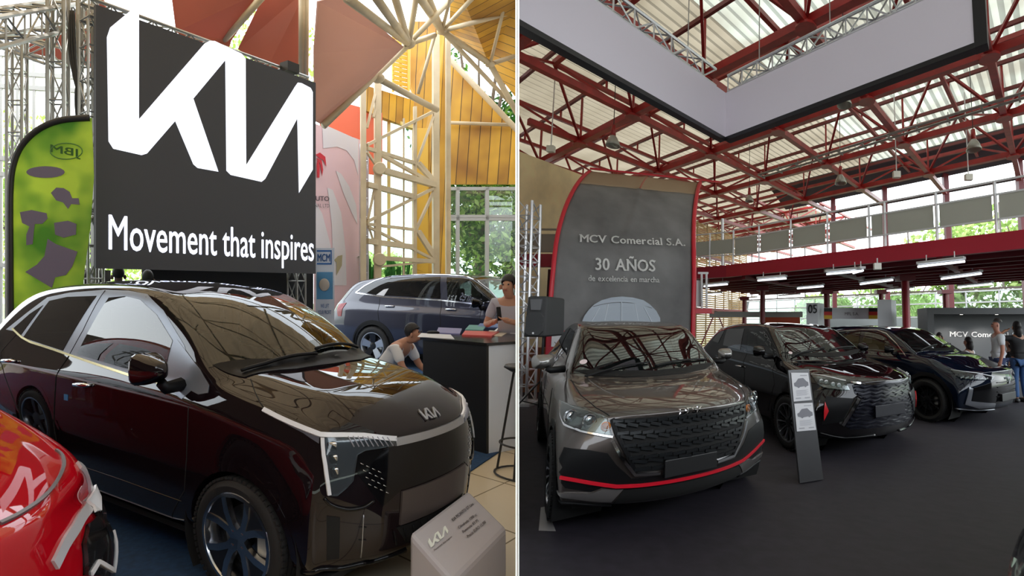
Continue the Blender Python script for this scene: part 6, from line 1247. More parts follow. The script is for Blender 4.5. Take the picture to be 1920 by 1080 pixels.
    mb = MB(); q = [LED0, LED0+D_, LED0+D_+nb*TH, LED0+nb*TH]; mb.hexa(q+[p+UP*hgt for p in q]); mb.build('screen_panel', bgm, H, scr)
    LIT = mat('led_white', (.84, .88, 1), .5, emit=.85); f = -nb
    mb = MB(); mb.prism([H.atp(u, v, LED0, LEDN)+f*.003 for u, v in wordmark_outline()], f*.004); mb.build('wordmark', LIT, H, scr)
    at = lambda u, v: H.atp(u, v, LED0, LEDN)
    mb = qtext('Movement that inspires', at(203, 467), at(588, 489), at(203, 402), .012, lift=.006, toward=EYE); mb.build('slogan', LIT, H, scr, fixn=False)
    mb = MB(); lattice(mb, LED0+nb*.25+UP*(hgt+.02), LED0+D_+nb*.25+UP*(hgt+.02), .2, .2, .3, .022, .011, nb, UP); mb.build('top_truss', mat('truss_grey', (.38, .38, .36), .4, .7), H, scr)
    mb = MB(); c = P(543, 128, 9.7)
    mb.obox(c, LEDX, nb, UP, .13, .08, .07); o = mb.build('stage_lamp', mat('black_metal', (.02, .02, .02), .5), H); tag(o, 'small black stage lamp on top of the video screen', 'stage lamp')
    TG = mat('truss_grey', (.38, .38, .36), .4, .7)
    def tower(u0, u1, y, v0, z0, lab, m=TG, st=.45, r=.028):
        a_, b_ = P(u0, 540, y), P(u1, 540, y); w_ = b_.x-a_.x; c = (a_+b_)/2; t = P((u0+u1)/2, v0, y).z; root = empty('rigging_tower', H.w(g(c, z0)), lab, 'truss tower'); mb = MB(); lattice(mb, g(c, z0+.03), g(c, t), w_, w_, st, r, .012, (1, 0, 0), (0, 1, 0)); mb.build('lattice_frame', m, H, root)
        mb = MB(); mb.box(g(c, z0)-Vector((.3, .3, 0)), g(c, z0+.03)+Vector((.3, .3, 0))); mb.build('base_plate', m, H, root)
    tower(94, 124, 8.0, -20, 0, 'grey lattice tower with black cables left of the video screen'); tower(150, 178, 7.9, -20, 0, 'grey lattice tower right behind the edge of the video screen'); tower(18, 46, 9.5, 75, 0, 'grey lattice tower at the left edge, behind the flag')
    tower(676, 689, 15.5, 268, 0, 'slim aluminium lattice tower beside the pink banner', mat('aluminium'), .45, .02)
    bt = empty('rigging_truss', H.w(P(0, 60, 8)), 'grey box truss rising from the left edge to the towers', 'truss'); mb = MB(); lattice(mb, P(-60, 62, 6.5), P(160, 20, 9.0), .32, .32, .4, .03, .014, UP, (1, .3, 0)); mb.build('lattice_frame', TG, H, bt)
    bt = empty('rigging_truss', H.w(P(0, 90, 8)), 'lower grey truss crossing behind the left towers', 'truss'); mb = MB(); lattice(mb, P(-40, 55, 10), P(100, 105, 9.4), .25, .25, .4, .025, .012, UP, (1, .3, 0)); mb.build('lattice_frame', TG, H, bt)
    mb = MB(); mb.smooth = True
    for k in range(3): mb.tube(cr_curve([P(132+k*3, 20, 7.6), P(130+k*5, 90, 7.6), P(140+k*2, 150, 7.6), P(150-k*4, 190, 7.6), P(148, 260, 7.6)], 5, False), .018, 6)
    o = mb.build('power_cables', mat('black_metal'), H); tag(o, 'bundle of black cables hanging down the left tower', 'cables')
    # ---- feather flag
    y = 6.6; fl = empty('feather_flag', H.w(g(P(20, 700, y), 0)), 'green feather flag with tool pictures left of the video screen', 'flag'); F = lambda u, v, o=0: P(u, v, y)+Vector((0, -o, 0))
    gm = bpy.data.materials.new('flag_green'); gm.use_nodes = True; n = gm.node_tree; b = n.nodes['Principled BSDF']; tcn = n.nodes.new('ShaderNodeTexCoord'); nz = n.nodes.new('ShaderNodeTexNoise'); nz.inputs['Scale'].default_value = 2.2; cr_ = n.nodes.new('ShaderNodeValToRGB'); cr_.color_ramp.elements[0].position = .35; cr_.color_ramp.elements[0].color = (.22, .46, .10, 1); cr_.color_ramp.elements[1].position = .62; cr_.color_ramp.elements[1].color = (.72, .85, .20, 1); n.links.new(tcn.outputs['Object'], nz.inputs[0]); n.links.new(nz.outputs[0], cr_.inputs[0]); n.links.new(cr_.outputs[0], b.inputs['Base Color']); b.inputs['Roughness'].default_value = .7
    tr_ = n.nodes.new('ShaderNodeBsdfTranslucent'); n.links.new(cr_.outputs[0], tr_.inputs[0]); mx = n.nodes.new('ShaderNodeMixShader'); mx.inputs[0].default_value = .72; n.links.new(b.outputs[0], mx.inputs[1]); n.links.new(tr_.outputs[0], mx.inputs[2]); n.links.new(mx.outputs[0], n.nodes['Material Output'].inputs[0])
    edge = cr_curve([F(24, 640), F(23, 500), F(23, 360), F(30, 305), (F(48, 268)), F(80, 240), F(120, 225), F(172, 221)], 5, False); cl = edge+[F(176, 330), F(170, 420), F(158, 510), F(150, 600), F(148, 640)]
    mb = MB(); mb.prism(cl, Vector((0, .008, 0))); mb.build('flag_cloth', gm, H, fl)
    mb = MB(); mb.smooth = True; mb.tube([g(edge[0]+Vector((-.02, 0, 0)), .05)]+[p+Vector((-.02, 0, 0)) for p in edge], .035, 8); mb.build('flag_pole', mat('black_metal'), H, fl)
    mb = MB(); mb.bar(g(P(22, 700, y), .03)-Vector((.35, 0, 0)), g(P(22, 700, y), .03)+Vector((.35, 0, 0)), .05); mb.bar(g(P(22, 700, y), .03)-Vector((0, .35, 0)), g(P(22, 700, y), .03)+Vector((0, .35, 0)), .05); mb.build('cross_base', mat('black_metal'), H, fl)
    PG = mat('print_purple', (.16, .14, .20), .7)
    shp = [[(50+36*(1-math.cos(t))*1.0, 323-11*math.sin(t)) for t in [2*math.pi*k/20 for k in range(20)]], [(96, 362), (106, 352), (120, 353), (131, 360), (136, 372), (148, 372), (150, 384), (134, 383), (128, 392), (119, 380), (106, 376)], [(38, 398), (60, 394), (88, 400), (90, 410), (80, 420), (66, 420), (64, 436), (62, 458), (50, 460), (50, 440), (56, 425), (42, 418)], [(102, 418), (128, 414), (144, 420), (143, 440), (120, 446), (104, 440)], [(90, 448), (106, 458), (146, 472), (136, 500), (124, 516), (104, 520), (98, 540), (78, 528), (48, 510), (70, 496), (84, 480)]]
    for s_ in shp: mb = MB(); mb.prism([F(u, v, .012) for u, v in s_], Vector((0, .004, 0))); mb.build('printed_tool', PG, H, fl)
    mb = MB(); mb.smooth = True; mb.tube([F(125+30*math.cos(t), 284+15*math.sin(t), .012) for t in [2*math.pi*k/24 for k in range(24)]], .006, 5, closed=True); mb.build('logo_ring', mat('print_green', (.10, .25, .06), .7), H, fl)
    mb = qtext('JBM', F(152, 295, .01), F(95, 285, .01), F(152, 281, .01), .02, lift=.004, toward=EYE); mb.build('flag_lettering', mat('print_green'), H, fl, fixn=False)
    # ---- dark backdrop below the screen
    mb = MB(); a_, b_ = at(318, 560)+nb*.5, at(632, 560)+nb*.5; a_.z = 0; b_.z = 0; mb.hexa([a_, b_, b_+nb*.1, a_+nb*.1]+[p+UP*(LED0.z+.05) for p in (a_, b_, b_+nb*.1, a_+nb*.1)]); o = mb.build('black_backdrop', mat('backdrop_black', (.006, .006, .007), .7), H); tag(o, 'black backdrop standing under the video screen', 'backdrop')
    for k, t in enumerate((.03, .97)): mb = MB(); c = LED0+D_*t+nb*.3; lattice(mb, g(c, .02), g(c, LED0.z+hgt), .2, .2, .4, .02, .01, nb, LEDX); o = mb.build('screen_leg', TG, H, scr)
    mb = MB(); a_, b_ = at(150, 560)+nb*1.5, at(330, 560)+nb*1.5; mb.hexa([g(a_, 0), g(b_, 0), g(b_, 0)+nb*.1, g(a_, 0)+nb*.1]+[g(p, 1.72) for p in (a_, b_, b_+nb*.1, a_+nb*.1)]); o = mb.build('grey_screen', mat('grey_wall', (.10, .10, .10), .8, noise=.3, nscale=4), H); tag(o, 'grey wall panel seen under the left of the video screen', 'panel')
    for k, (u, v) in enumerate(((222, 508), (277, 516))):
        p = P(u, v, 8.2); person(H, (p.x, 8.2, 0), 100, ['dark-haired person standing behind the hatchback, left one', 'dark-haired person standing behind the hatchback, right one'][k], None, (.04, .04, .05), (.02, .02, .03), (.012, .01, .01), (.2, .12, .09), 0, (p.z+.03)/1.74)
    # ---- pink banner and the roll-up
    y0 = 14.0; pb0 = P(590, 545, y0); pb1 = P(675, 541, 16.0); yb = lambda u: y0+(u-590)/85*2.0; bn = (pb1-pb0).cross(UP).normalized(); B = lambda u, v, o=0: H.atp(u, v, pb0, bn)-(H.atp(u, v, pb0, bn)-EYE).normalized()*o
    pk = empty('backdrop_banner', H.w(g(pb0, 0)), 'tall pink and white backdrop banner with a red palm', 'banner'); W4 = [B(588, 231), B(675, 262), B(675, 536), B(588, 536)]; W4[2].z = .1; W4[3].z = .1; W4[2] = Vector((W4[1].x, W4[1].y, .1)); W4[3] = Vector((W4[0].x, W4[0].y, .1))
    mb = MB(); mb.prism(W4, Vector((.03, .06, 0))); mb.build('banner_cloth', mat('banner_pink', (.80, .56, .60), .7), H, pk); WB = mat('banner_palm_white', (.74, .70, .74), .7)
    for s_ in ([(604, 232), (618, 238), (672, 262), (672, 330), (664, 300), (650, 282), (632, 275), (606, 278)], [(630, 320), (640, 326), (655, 350), (668, 385), (670, 420), (660, 400), (645, 365)], [(614, 352), (624, 356), (640, 400), (648, 470), (650, 535), (620, 535), (624, 480), (622, 420)], [(592, 380), (604, 400), (620, 460), (622, 535), (592, 535)]): mb = MB(); mb.prism([B(u, v, .02) for u, v in s_], Vector((0, .012, 0))); mb.build('palm_print', WB, H, pk)
    RP = mat('palm_red', (.62, .03, .05), .7); mb = MB(); c = (599, 296)
    for q in ([(592, 290), (600, 286), (610, 294), (612, 312), (606, 300), (598, 296)], [(593, 296), (603, 300), (606, 318), (604, 330), (601, 308)], [(596, 298), (600, 312), (599, 333), (595, 333), (594, 308)]): mb.prism([B(u, v, .045) for u, v in q], Vector((0, .01, 0)))
    mb.build('palm_emblem', RP, H, pk); DG = mat('print_dark', (.16, .12, .14), .7)
    mb = qtext('AUTO', B(582, 376, .05), B(617, 377, .05), B(582, 367, .05), .02, toward=EYE); mb.build('banner_lettering', DG, H, pk, fixn=False); mb = qtext('NATIONAL LTD', B(566, 388, .05), B(617, 389, .05), B(566, 381, .05), toward=EYE); mb.build('banner_lettering', DG, H, pk, fixn=False)
    mb = MB(); mb.prism([B(u, v, .045) for u, v in ((626, 488), (634, 480), (642, 478), (641, 498), (631, 516), (631, 492))], Vector((0, .01, 0))); mb.build('gold_emblem', mat('gold_print', (.42, .36, .22), .6), H, pk)
    y = 10.8; ru = empty('roll_up_banner', H.w(g(P(595, 600, y), 0)), 'white and blue roll-up banner with a boxed blue mark, left of the pink banner', 'roll-up banner'); a_, b_ = P(592, 465, y), P(627, 465, y); mb = MB(); mb.box((a_.x, y, .03), (b_.x, y+.02, a_.z)); mb.build('banner_sheet', mat('rollup_white', (.62, .68, .80), .6), H, ru)
    BL = mat('print_blue', (.03, .14, .42), .6); q = lambda u, v, o=.006: P(u, v, y-o)
    for (u0, v0, u1, v1, m) in ((594, 469, 622, 472, BL), (594, 493, 622, 496, BL), (620, 469, 622, 496, BL), (594, 510, 624, 561, mat('print_photo_blue', (.10, .30, .55), .6))): mb = MB(); a_, b_ = q(u0, v1), q(u1, v0); mb.box((a_.x, y-.006, a_.z), (b_.x, y-.002, b_.z)); mb.build('printed_panel', m, H, ru)
    mb = qtext('MCM', q(595, 490), q(619, 490), q(595, 476), .03, toward=EYE); mb.build('banner_lettering', BL, H, ru, fixn=False)
    mb = MB(); mb.smooth = True; mb.ball(q(608, 534, .02), .09, 12, 1.2, .1); mb.build('printed_machine', mat('print_steel', (.5, .45, .40), .5), H, ru)
    for t_, v in (('WE LIFT', 577), ('YOUR PROFIT', 589)): mb = qtext(t_, q(601 if len(t_) < 8 else 596, v), q(617 if len(t_) < 8 else 621, v), q(601 if len(t_) < 8 else 596, v-7), .01, toward=EYE); mb.build('banner_lettering', BL, H, ru, fixn=False)
    mb = MB(); c = P(609, 640, y); mb.box((c.x-.2, y-.12, 0), (c.x+.2, y+.12, .05)); mb.build('base_cassette', mat('aluminium'), H, ru)
    # ---- timber and glass walls
    pl = bpy.data.materials.new('timber_planks'); pl.use_nodes = True; n = pl.node_tree; b = n.nodes['Principled BSDF']; tcn = n.nodes.new('ShaderNodeTexCoord'); sp_ = n.nodes.new('ShaderNodeSeparateXYZ'); n.links.new(tcn.outputs['Object'], sp_.inputs[0])
    ad = n.nodes.new('ShaderNodeMath'); ad.operation = 'ADD'; n.links.new(sp_.outputs[0], ad.inputs[0]); n.links.new(sp_.outputs[1], ad.inputs[1]); mu = n.nodes.new('ShaderNodeMath'); mu.operation = 'MULTIPLY'; mu.inputs[1].default_value = 3.4; n.links.new(ad.outputs[0], mu.inputs[0]); fr = n.nodes.new('ShaderNodeMath'); fr.operation = 'FRACT'; n.links.new(mu.outputs[0], fr.inputs[0]); gt = n.nodes.new('ShaderNodeMath'); gt.operation = 'GREATER_THAN'; gt.inputs[1].default_value = .07; n.links.new(fr.outputs[0], gt.inputs[0])
    fl_ = n.nodes.new('ShaderNodeMath'); fl_.operation = 'FLOOR'; n.links.new(mu.outputs[0], fl_.inputs[0]); wn = n.nodes.new('ShaderNodeTexWhiteNoise'); wn.noise_dimensions = '1D'; n.links.new(fl_.outputs[0], wn.inputs['W']); nz = n.nodes.new('ShaderNodeTexNoise'); nz.inputs['Scale'].default_value = .9; n.links.new(tcn.outputs['Object'], nz.inputs[0]); am = n.nodes.new('ShaderNodeMath'); am.operation = 'MULTIPLY_ADD'; am.inputs[1].default_value = .35; n.links.new(wn.outputs[0], am.inputs[0]); n.links.new(nz.outputs[0], am.inputs[2]); cr_ = n.nodes.new('ShaderNodeValToRGB'); cr_.color_ramp.elements[0].position = .35; cr_.color_ramp.elements[0].color = (.34, .15, .025, 1); cr_.color_ramp.elements[1].position = .85; cr_.color_ramp.elements[1].color = (.85, .48, .05, 1); n.links.new(am.outputs[0], cr_.inputs[0])
    mm = n.nodes.new('ShaderNodeMixRGB'); mm.inputs[1].default_value = (.05, .025, .01, 1); n.links.new(gt.outputs[0], mm.inputs[0]); n.links.new(cr_.outputs[0], mm.inputs[2]); n.links.new(mm.outputs[0], b.inputs['Base Color']); b.inputs['Roughness'].default_value = .5
    ORG = mat('orange_panel', (.62, .10, .03), .5); YB = mat('yellow_board', (.72, .42, .05), .5); ST = mat('cream_steel', (.62, .50, .32), .45, noise=.15, nscale=2); SAIL = leaf_mat('terracotta_panel', (.46, .20, .145), .45); SAIL2 = leaf_mat('pink_panel', (.56, .37, .30), .45)
    yw = 18.0; wq = lambda pts, y=yw: [P(u, v, y) for u, v in pts]
    slab('wall_timber', wq([(838, 108), (1000, 278), (1000, 345), (838, 345)]), .12, pl, H).name = 'wall_back'
    slab('wall_timber', [P(770, 40, 17.6), P(836, 40, 17.9), P(836, 540, 17.9), P(803, 540, 17.6), P(803, 345, 17.6), P(779, 345, 17.6), P(779, 180, 17.6), P(770, 160, 17.6)], .1, pl, H).name = 'wall_corner'
    slab('x', [P(680, 158, 16.4), P(776, 188, 17.6), P(776, 243, 17.6), P(680, 205, 16.4)], .1, pl, H).name = 'wall_side'
    slab('x', [P(770, 240, 17.5), P(803, 240, 17.55), P(803, 545, 17.55), P(778, 545, 17.5), P(778, 400, 17.5), P(776, 240, 17.5)], .05, YB, H).name = 'trim_2'
    slab('x', [P(600, 180, 16.6), P(717, 212, 16.8), P(717, 330, 16.8), P(690, 326, 16.8), P(600, 300, 16.6)], .05, ORG, H).name = 'wall_orange'
    # ceiling planes above: dark planks and panels hung between the tubes
    slab('x', [P(842, 62, 17), P(846, -60, 12), P(1000, -60, 12), P(1000, 225, 17.5), P(916, 118, 17.2)], .08, pl, H).name = 'ceiling_slope'
    slab('x', [P(597, 3, 11.5), P(642, -8, 11.5), P(757, 88, 13), P(608, 236, 13), P(592, 228, 12.5), P(590, 100, 12)], .05, SAIL2, H, kind=None).name = 'roof_panel'
    slab('x', [P(320, -20, 11.5), P(500, -20, 11.5), P(434, 76, 12.5), P(420, 120, 12.6), P(330, 60, 12)], .05, SAIL, H, kind=None).name = 'roof_panel'
    slab('x', [P(500, -20, 11.8), P(575, -20, 11.8), P(567, 140, 12.8), P(500, 130, 12.6), P(446, 92, 12.6)], .05, SAIL, H, kind=None).name = 'roof_panel'
    slab('x', [P(40, 95, 13), P(130, 30, 12), P(185, -20, 11), P(240, 130, 13), P(170, 125, 13)], .05, SAIL, H, kind=None).name = 'roof_panel'
    labs = ['pink triangular ceiling panel right of the video screen', 'terracotta ceiling panel above the middle of the video screen', 'terracotta ceiling panel between the green gap and the pink panel', 'terracotta ceiling panel behind the left lattice towers']
    for o, l in zip([o for o in bpy.data.objects if o.name.startswith('roof_panel')], labs): tag(o, l, 'ceiling panel', 'triangular ceiling panels')
    mb = MB()
    for k in range(13): z = k/12; a_ = P(736, 60, 16.8).lerp(P(736, 162, 16.8), z); b_ = P(766, 70, 17.2).lerp(P(766, 168, 17.2), z); mb.bar(a_, b_, .03, .10, UP)
    for u in (737, 751, 766): mb.bar(P(u, 55, 17.1), P(u, 172, 17.1), .06)
    o = mb.build('louvre', YB, H); tag(o, 'yellow louvre behind the tube joint above the pink panel', 'louvre')
    # tubes of the space frame
    fr_ = empty('space_frame', H.w(P(766, 82, 14)), 'cream steel space frame meeting in star joints under the ceiling', 'space frame'); y = 14.2; h1 = P(766, 82, 13.4); h2 = P(829, 58, 14.6)
    T = lambda a_, b_, r=.05: (mb.tube([a_, b_], r, 8))
    for a_, (u, v), yy, r in ((h1, (650, -4), 9.5, .07), (h1, (704, -6), 10, .07), (h1, (739, -10), 11, .07), (h1, (782, -15), 12, .06), (h1, (850, -5), 13, .06), (h1, (606, 236), 12.7, .075), (h1, (815, 66), 14.3, .06), (h2, (1000, 12), 14, .06), (h2, (785, -8), 12, .08), (h2, (800, -12), 12.4, .07), (h2, (890, -8), 13, .05), (h2, (845, -8), 12.6, .04), (h2, (919, 120), 15.6, .07), (h2, (968, 205), 17, .05), (P(919, 120, 15.6), (1000, 94), 15.4, .06), (P(919, 120, 15.6), (950, -5), 13.6, .04), (P(919, 120, 15.6), (990, 250), 17.2, .07), (P(709, 147, 13.2), (819, 206, ), 15.2, .07), (P(784, 176, 15), (815, 66), 14.4, .04), (P(500, -15, 11.4), (400, 98), 12.8, .07), (P(567, -20, 11.6), (566, 145), 12.6, .07), (P(575, -20, 11.6), (574, 150), 12.6, .05), (P(654, -5, 9.4), (570, -60), 8, .06), (P(842, 110, 17.6), (1000, 276), 17.6, .08), (P(842, 230, 17.8), (955, 234), 17.8, .05)):
        mb = MB(); mb.smooth = True; mb.tube([a_, P(u, v, yy)], r, 8); mb.build('frame_tube', ST, H, fr_)
    for c, r in ((h1, .15), (h2, .12), (P(919, 120, 15.6), .12), (P(709, 147, 13.2), .14)): mb = MB(); mb.smooth = True; mb.ball(c, r, 12, .7); mb.build('star_joint', ST, H, fr_)
    lc = empty('lattice_column', H.w(g(P(710, 500, 15), 0)), 'cream steel lattice column with round hubs before the bright window', 'lattice column')
    yl = lambda u: 14.6+(u-688)/130*1.2; Q = lambda u, v: P(u, v, yl(u))
    for (a_, b_, w_) in (((708, 150), (708, 560), .15), ((817, 66), (817, 560), .15), ((840, 66), (840, 560), .11), ((681, 170), (681, 560), .12), ((778, 200), (778, 560), .08), ((757, 222), (757, 560), .04)): mb = MB(); mb.bar(Q(*a_), g(Q(*b_), 0), w_); mb.build('post', ST, H, lc)
    for (a_, b_, w_) in (((712, 318), (815, 347), .13), ((688, 278), (781, 307), .08), ((707, 286), (815, 346), .08), ((781, 307), (815, 212), .06), ((781, 307), (814, 344), .07), ((786, 305), (818, 343), .07), ((688, 272), (815, 208), .07), ((688, 416), (815, 352), .07), ((688, 420), (780, 431), .07), ((780, 431), (815, 355), .06), ((780, 431), (812, 482), .07), ((786, 433), (816, 480), .07), ((690, 425), (814, 487), .06), ((712, 484), (814, 490), .10), ((688, 346), (772, 368), .12), ((688, 452), (772, 463), .12), ((710, 317), (690, 412), .06), ((710, 317), (688, 285), .05), ((710, 484), (690, 420), .05), ((712, 500), (814, 490), .05), ((700, 220), (714, 160), .06), ((688, 240), (710, 150), .06)): mb = MB(); mb.bar(Q(*a_), Q(*b_), w_); mb.build('brace', ST, H, lc)
    for (u, v) in ((710, 318), (710, 487)): mb = MB(); c = Q(u, v)-Vector((0, .12, 0)); mb.lathe(c, (0, -1, 0), [(0, .05), (.13, .05), (.15, .02), (.15, -.05)], 20); mb.build('hub', ST, H, lc)
    # windows
    WF = mat('window_frame_grey', (.50, .50, .48), .5); w1 = empty('window_3', H.w(P(838, 540, 18))); w1['kind'] = 'structure'; mb = MB()
    for u in (838, 858, 913, 975): mb.bar(P(u, 352, 18), g(P(u, 560, 18), 0), .09)
    for v in (354, 406, 411): mb.bar(P(836, v, 18), P(1000, v, 18), .09)
    mb.build('window_frame', WF, H, w1); mb = MB(); a_, b_ = P(836, 350, 18.03), P(1000, 350, 18.03); mb.box((a_.x, 18.03, 0), (b_.x, 18.04, a_.z)); mb.build('pane', glass('clear_pane'), H, w1)
    w2 = empty('window_4', H.w(P(680, 540, 17))); w2['kind'] = 'structure'; mb = MB(); y_ = lambda u: 16.9+(u-680)/100*.6
    for u in (680, 729, 776): mb.bar(P(u, 215+(u-680)*.28, y_(u)), g(P(u, 560, y_(u)), 0), .08)
    for v0, v1 in ((210, 240), (345, 368), (450, 463)): mb.bar(P(680, v0, y_(680)), P(778, v1, y_(778)), .09)
    mb.build('window_frame', mat('frame_yellow', (.66, .50, .16), .5), H, w2); mb = MB(); mb.prism([P(680, 212, 17.0), P(778, 240, 17.6), g(P(778, 540, 17.6), 0), g(P(680, 540, 17.0), 0)], Vector((.002, .006, 0))); mb.build('pane', glass('clear_pane'), H, w2)
    w3 = empty('window_5', H.w(P(0, 540, 15))); w3['kind'] = 'structure'; mb = MB()
    for u in range(-60, 190, 31): mb.bar(P(u, 60, 15), g(P(u, 560, 15), 0), .07)
    for v in (105, 140, 165, 300, 330, 500): mb.bar(P(-80, v-8, 15), P(190, v+8, 15), .10)
    mb.build('window_frame', mat('frame_pale', (.50, .48, .44), .5), H, w3)
    # outside ground and trees
    mb = MB(); mb.box((-30, 19, -.06), (24, 60, -.02)); o = mb.build('ground_outside', mat('outside_grass'), H); tag(o, kind='structure')
    T5 = ((.32, .48, .10), (.62, .74, .28)); ol = ['first', 'second', 'third', 'fourth', 'fifth', 'sixth', 'seventh']
    for k, (u, y, hh, rr) in enumerate(((-40, 24, 8, 4), (60, 27, 7, 3.5), (150, 22, 6.5, 3), (430, 24, 11, 3), (740, 30, 3.4, 2.2), (890, 24, 8, 1.9), (950, 22, 6.5, 2.8))):
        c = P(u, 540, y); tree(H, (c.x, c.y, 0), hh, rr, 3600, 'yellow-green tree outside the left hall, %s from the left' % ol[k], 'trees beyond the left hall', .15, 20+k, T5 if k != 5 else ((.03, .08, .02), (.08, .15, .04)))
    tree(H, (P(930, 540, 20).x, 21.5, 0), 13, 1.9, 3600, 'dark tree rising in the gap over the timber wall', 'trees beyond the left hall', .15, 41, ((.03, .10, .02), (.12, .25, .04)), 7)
    # potted greens near the car roof
    for k, (u, v) in enumerate(((692, 500), (728, 503), (752, 505))):
        c = P(u, v, 16.15); rnd = random.Random(k); root = empty('potted_plant', H.w(g(c, 0)), 'leafy potted plant before the bright window, %s from the left' % ol[k], 'plant', 'potted plants by the window'); mb = MB()
        for q in range(16):
            a_ = rnd.uniform(0, 6.28); l = rnd.uniform(.4, .9); p0 = g(c, .4); p1 = p0+Vector((math.cos(a_)*l*.3, math.sin(a_)*l*.3, c.z-.3+rnd.uniform(-.4, .2))); p2 = p1+Vector((math.cos(a_)*l*.4, math.sin(a_)*l*.4, -.1)); s_ = Vector((-math.sin(a_), math.cos(a_), 0))*.05; mb.add([p0, p1-s_, p2, p1+s_], [(0, 1, 2, 3)])
        mb.build('foliage', leaf_mat('leaf_pot', (.06, .20, .05)), H, root, fixn=False); mb = MB(); mb.lathe(g(c, 0), UP, [(0, 0), (.18, 0), (.24, .42), (.2, .42), (.2, .38), (0, .38)], 16); mb.build('pot', mat('pot_clay', (.3, .13, .08), .7), H, root)
    # ---- counter
    c0, c1 = Z(912, 853, 0), Z(793, 633, .98); c1 = g(c1, 0); s_ = (c1-c0); t_ = Vector((-s_.y, s_.x, 0)).normalized()*-1; t_ = t_ if t_.x > 0 else -t_; c2 = c0+t_*2.0; hc = .96
    ct = empty('reception_counter', H.w(c0), 'counter with a black end and a glossy white front, leaflets on top', 'counter')
    mb = MB(); mb.hexa([c0, c0+t_*.03, c1+t_*.03, c1]+[p+UP*hc for p in (c0, c0+t_*.03, c1+t_*.03, c1)]); mb.build('end_panel', mat('counter_black', (.012, .012, .013), .45), H, ct)
    iv = s_.normalized(); mb = MB(); mb.hexa([c0+t_*.03, c2, c2+iv*.03, c0+t_*.03+iv*.03]+[p+UP*hc for p in (c0+t_*.03, c2, c2+iv*.03, c0+t_*.03+iv*.03)]); mb.build('front_panel', mat('counter_white', (.74, .80, .90), .18, noise=.05, nscale=2), H, ct)
    mb = MB(); q = [c0-t_*.02-iv*.02, c2-iv*.02, c2+s_+iv*.02, c1-t_*.02+iv*.02]; mb.prism([p+UP*hc for p in q], UP*.025); mb.build('counter_top', mat('counter_top', (.02, .02, .022), .15), H, ct)
    zt = hc+.0255; tp = lambda u, v, z=0: Z(u, v, zt+z)
    items = [('leaflet', [(783, 632), (852, 636), (845, 628), (790, 625)], (.62, .64, .70), 'white leaflet at the near left corner of the counter'), ('booklet', [(818, 626), (862, 628), (866, 618), (822, 616)], (.20, .20, .40), 'lilac booklet on the counter behind the black mouse-shaped case'), ('brochure', [(866, 630), (922, 632), (936, 624), (872, 622)], (.60, .10, .10), 'red-edged brochure near the front of the counter'), ('leaflet', [(905, 628), (940, 631), (955, 622), (918, 620)], (.60, .55, .45), 'cream leaflet beside the red-edged brochure'), ('leaflet', [(925, 622), (968, 626), (975, 616), (935, 614)], (.70, .70, .72), 'white leaflet at the right edge of the counter'), ('booklet', [(872, 620), (905, 621), (912, 612), (880, 611)], (.10, .30, .28), 'teal booklet in the middle of the counter'), ('booklet', [(895, 614), (942, 616), (946, 609), (900, 608)], (.08, .14, .35), 'dark blue booklet at the back of the counter')]
    for k, (nm, q, col, lab) in enumerate(items):
        pts = [tp(u, v) for u, v in q]; mb = MB(); mb.prism(pts, UP*(.004 if nm == 'leaflet' else .014)); o = mb.build(nm, mat('paper_%d' % k, col, .4), H); tag(o, lab, nm, 'leaflets and booklets on the counter')
    c = tp(812, 626); mb = MB(); mb.smooth = True; mb.ball(c+UP*.014, .07, 14, .3, .7); o = mb.build('black_case', mat('black_plastic'), H); tag(o, 'small rounded black case on the counter corner', 'case')
    # stool
    stl = empty('bar_stool', H.w(Z(955, 860, 0)), 'black wire bar stool at the right end of the counter', 'stool'); c = P(988, 690, 5.0); BK = mat('black_metal'); mb = MB(); mb.smooth = True; mb.lathe(c, UP, [(0, -.03), (.12, -.03), (.17, 0), (.16, .02), (0, .015)], 20); mb.build('seat', BK, H, stl)
    for k in range(4): a_ = math.radians(45+90*k); mb = MB(); mb.tube([c+Vector((math.cos(a_)*.1, math.sin(a_)*.1, -.02)), g(c+Vector((math.cos(a_)*.24, math.sin(a_)*.24, 0)), .01)], .009, 6); mb.build('leg', BK, H, stl)
    for z, r in ((.25, .2), (.012, .24)): mb = MB(); mb.tube([g(c, z)+Vector((math.cos(t)*r, math.sin(t)*r, 0)) for t in [2*math.pi*k/24+math.pi/4 for k in range(24)]], .008, 6, closed=True); mb.build('foot_ring', BK, H, stl)
    # ---- price plaque on the floor before the hatchback
    A_, B_ = P(767, 1000, 2.81), P(878, 918, 3.40); C_ = P(951, 990, 3.23); n_ = (B_-A_).cross(C_-B_).normalized(); n_ = n_ if n_.z > 0 else -n_; Dd = C_-(B_-A_)
    pq = empty('price_plaque', H.w(g(C_, 0)), 'grey wedge-shaped price plaque on the floor by the front bumper', 'plaque'); AC = mat('plaque_grey', (.46, .44, .47), .22)
    mb = MB(); bs = [g(Dd, 0), g(C_, 0), g(B_, 0), g(A_, 0)]; mb.hexa(bs+[Dd, C_, B_, A_]); mb.build('plaque_body', AC, H, pq, bevel=.02)
    on = lambda u, v: H.atp(u, v, A_, n_)+n_*.003; WK = mat('plaque_white', (.80, .84, .80), .4); DK = mat('plaque_print', (.05, .045, .05), .5)
    bl, br_, tl = on(808, 1030), on(841, 1000), on(799, 1014); mb = MB(); mb.prism([bl+(br_-bl)*a+(tl-bl)*b for a, b in LOGO], n_*.004); mb.build('wordmark', WK, H, pq)
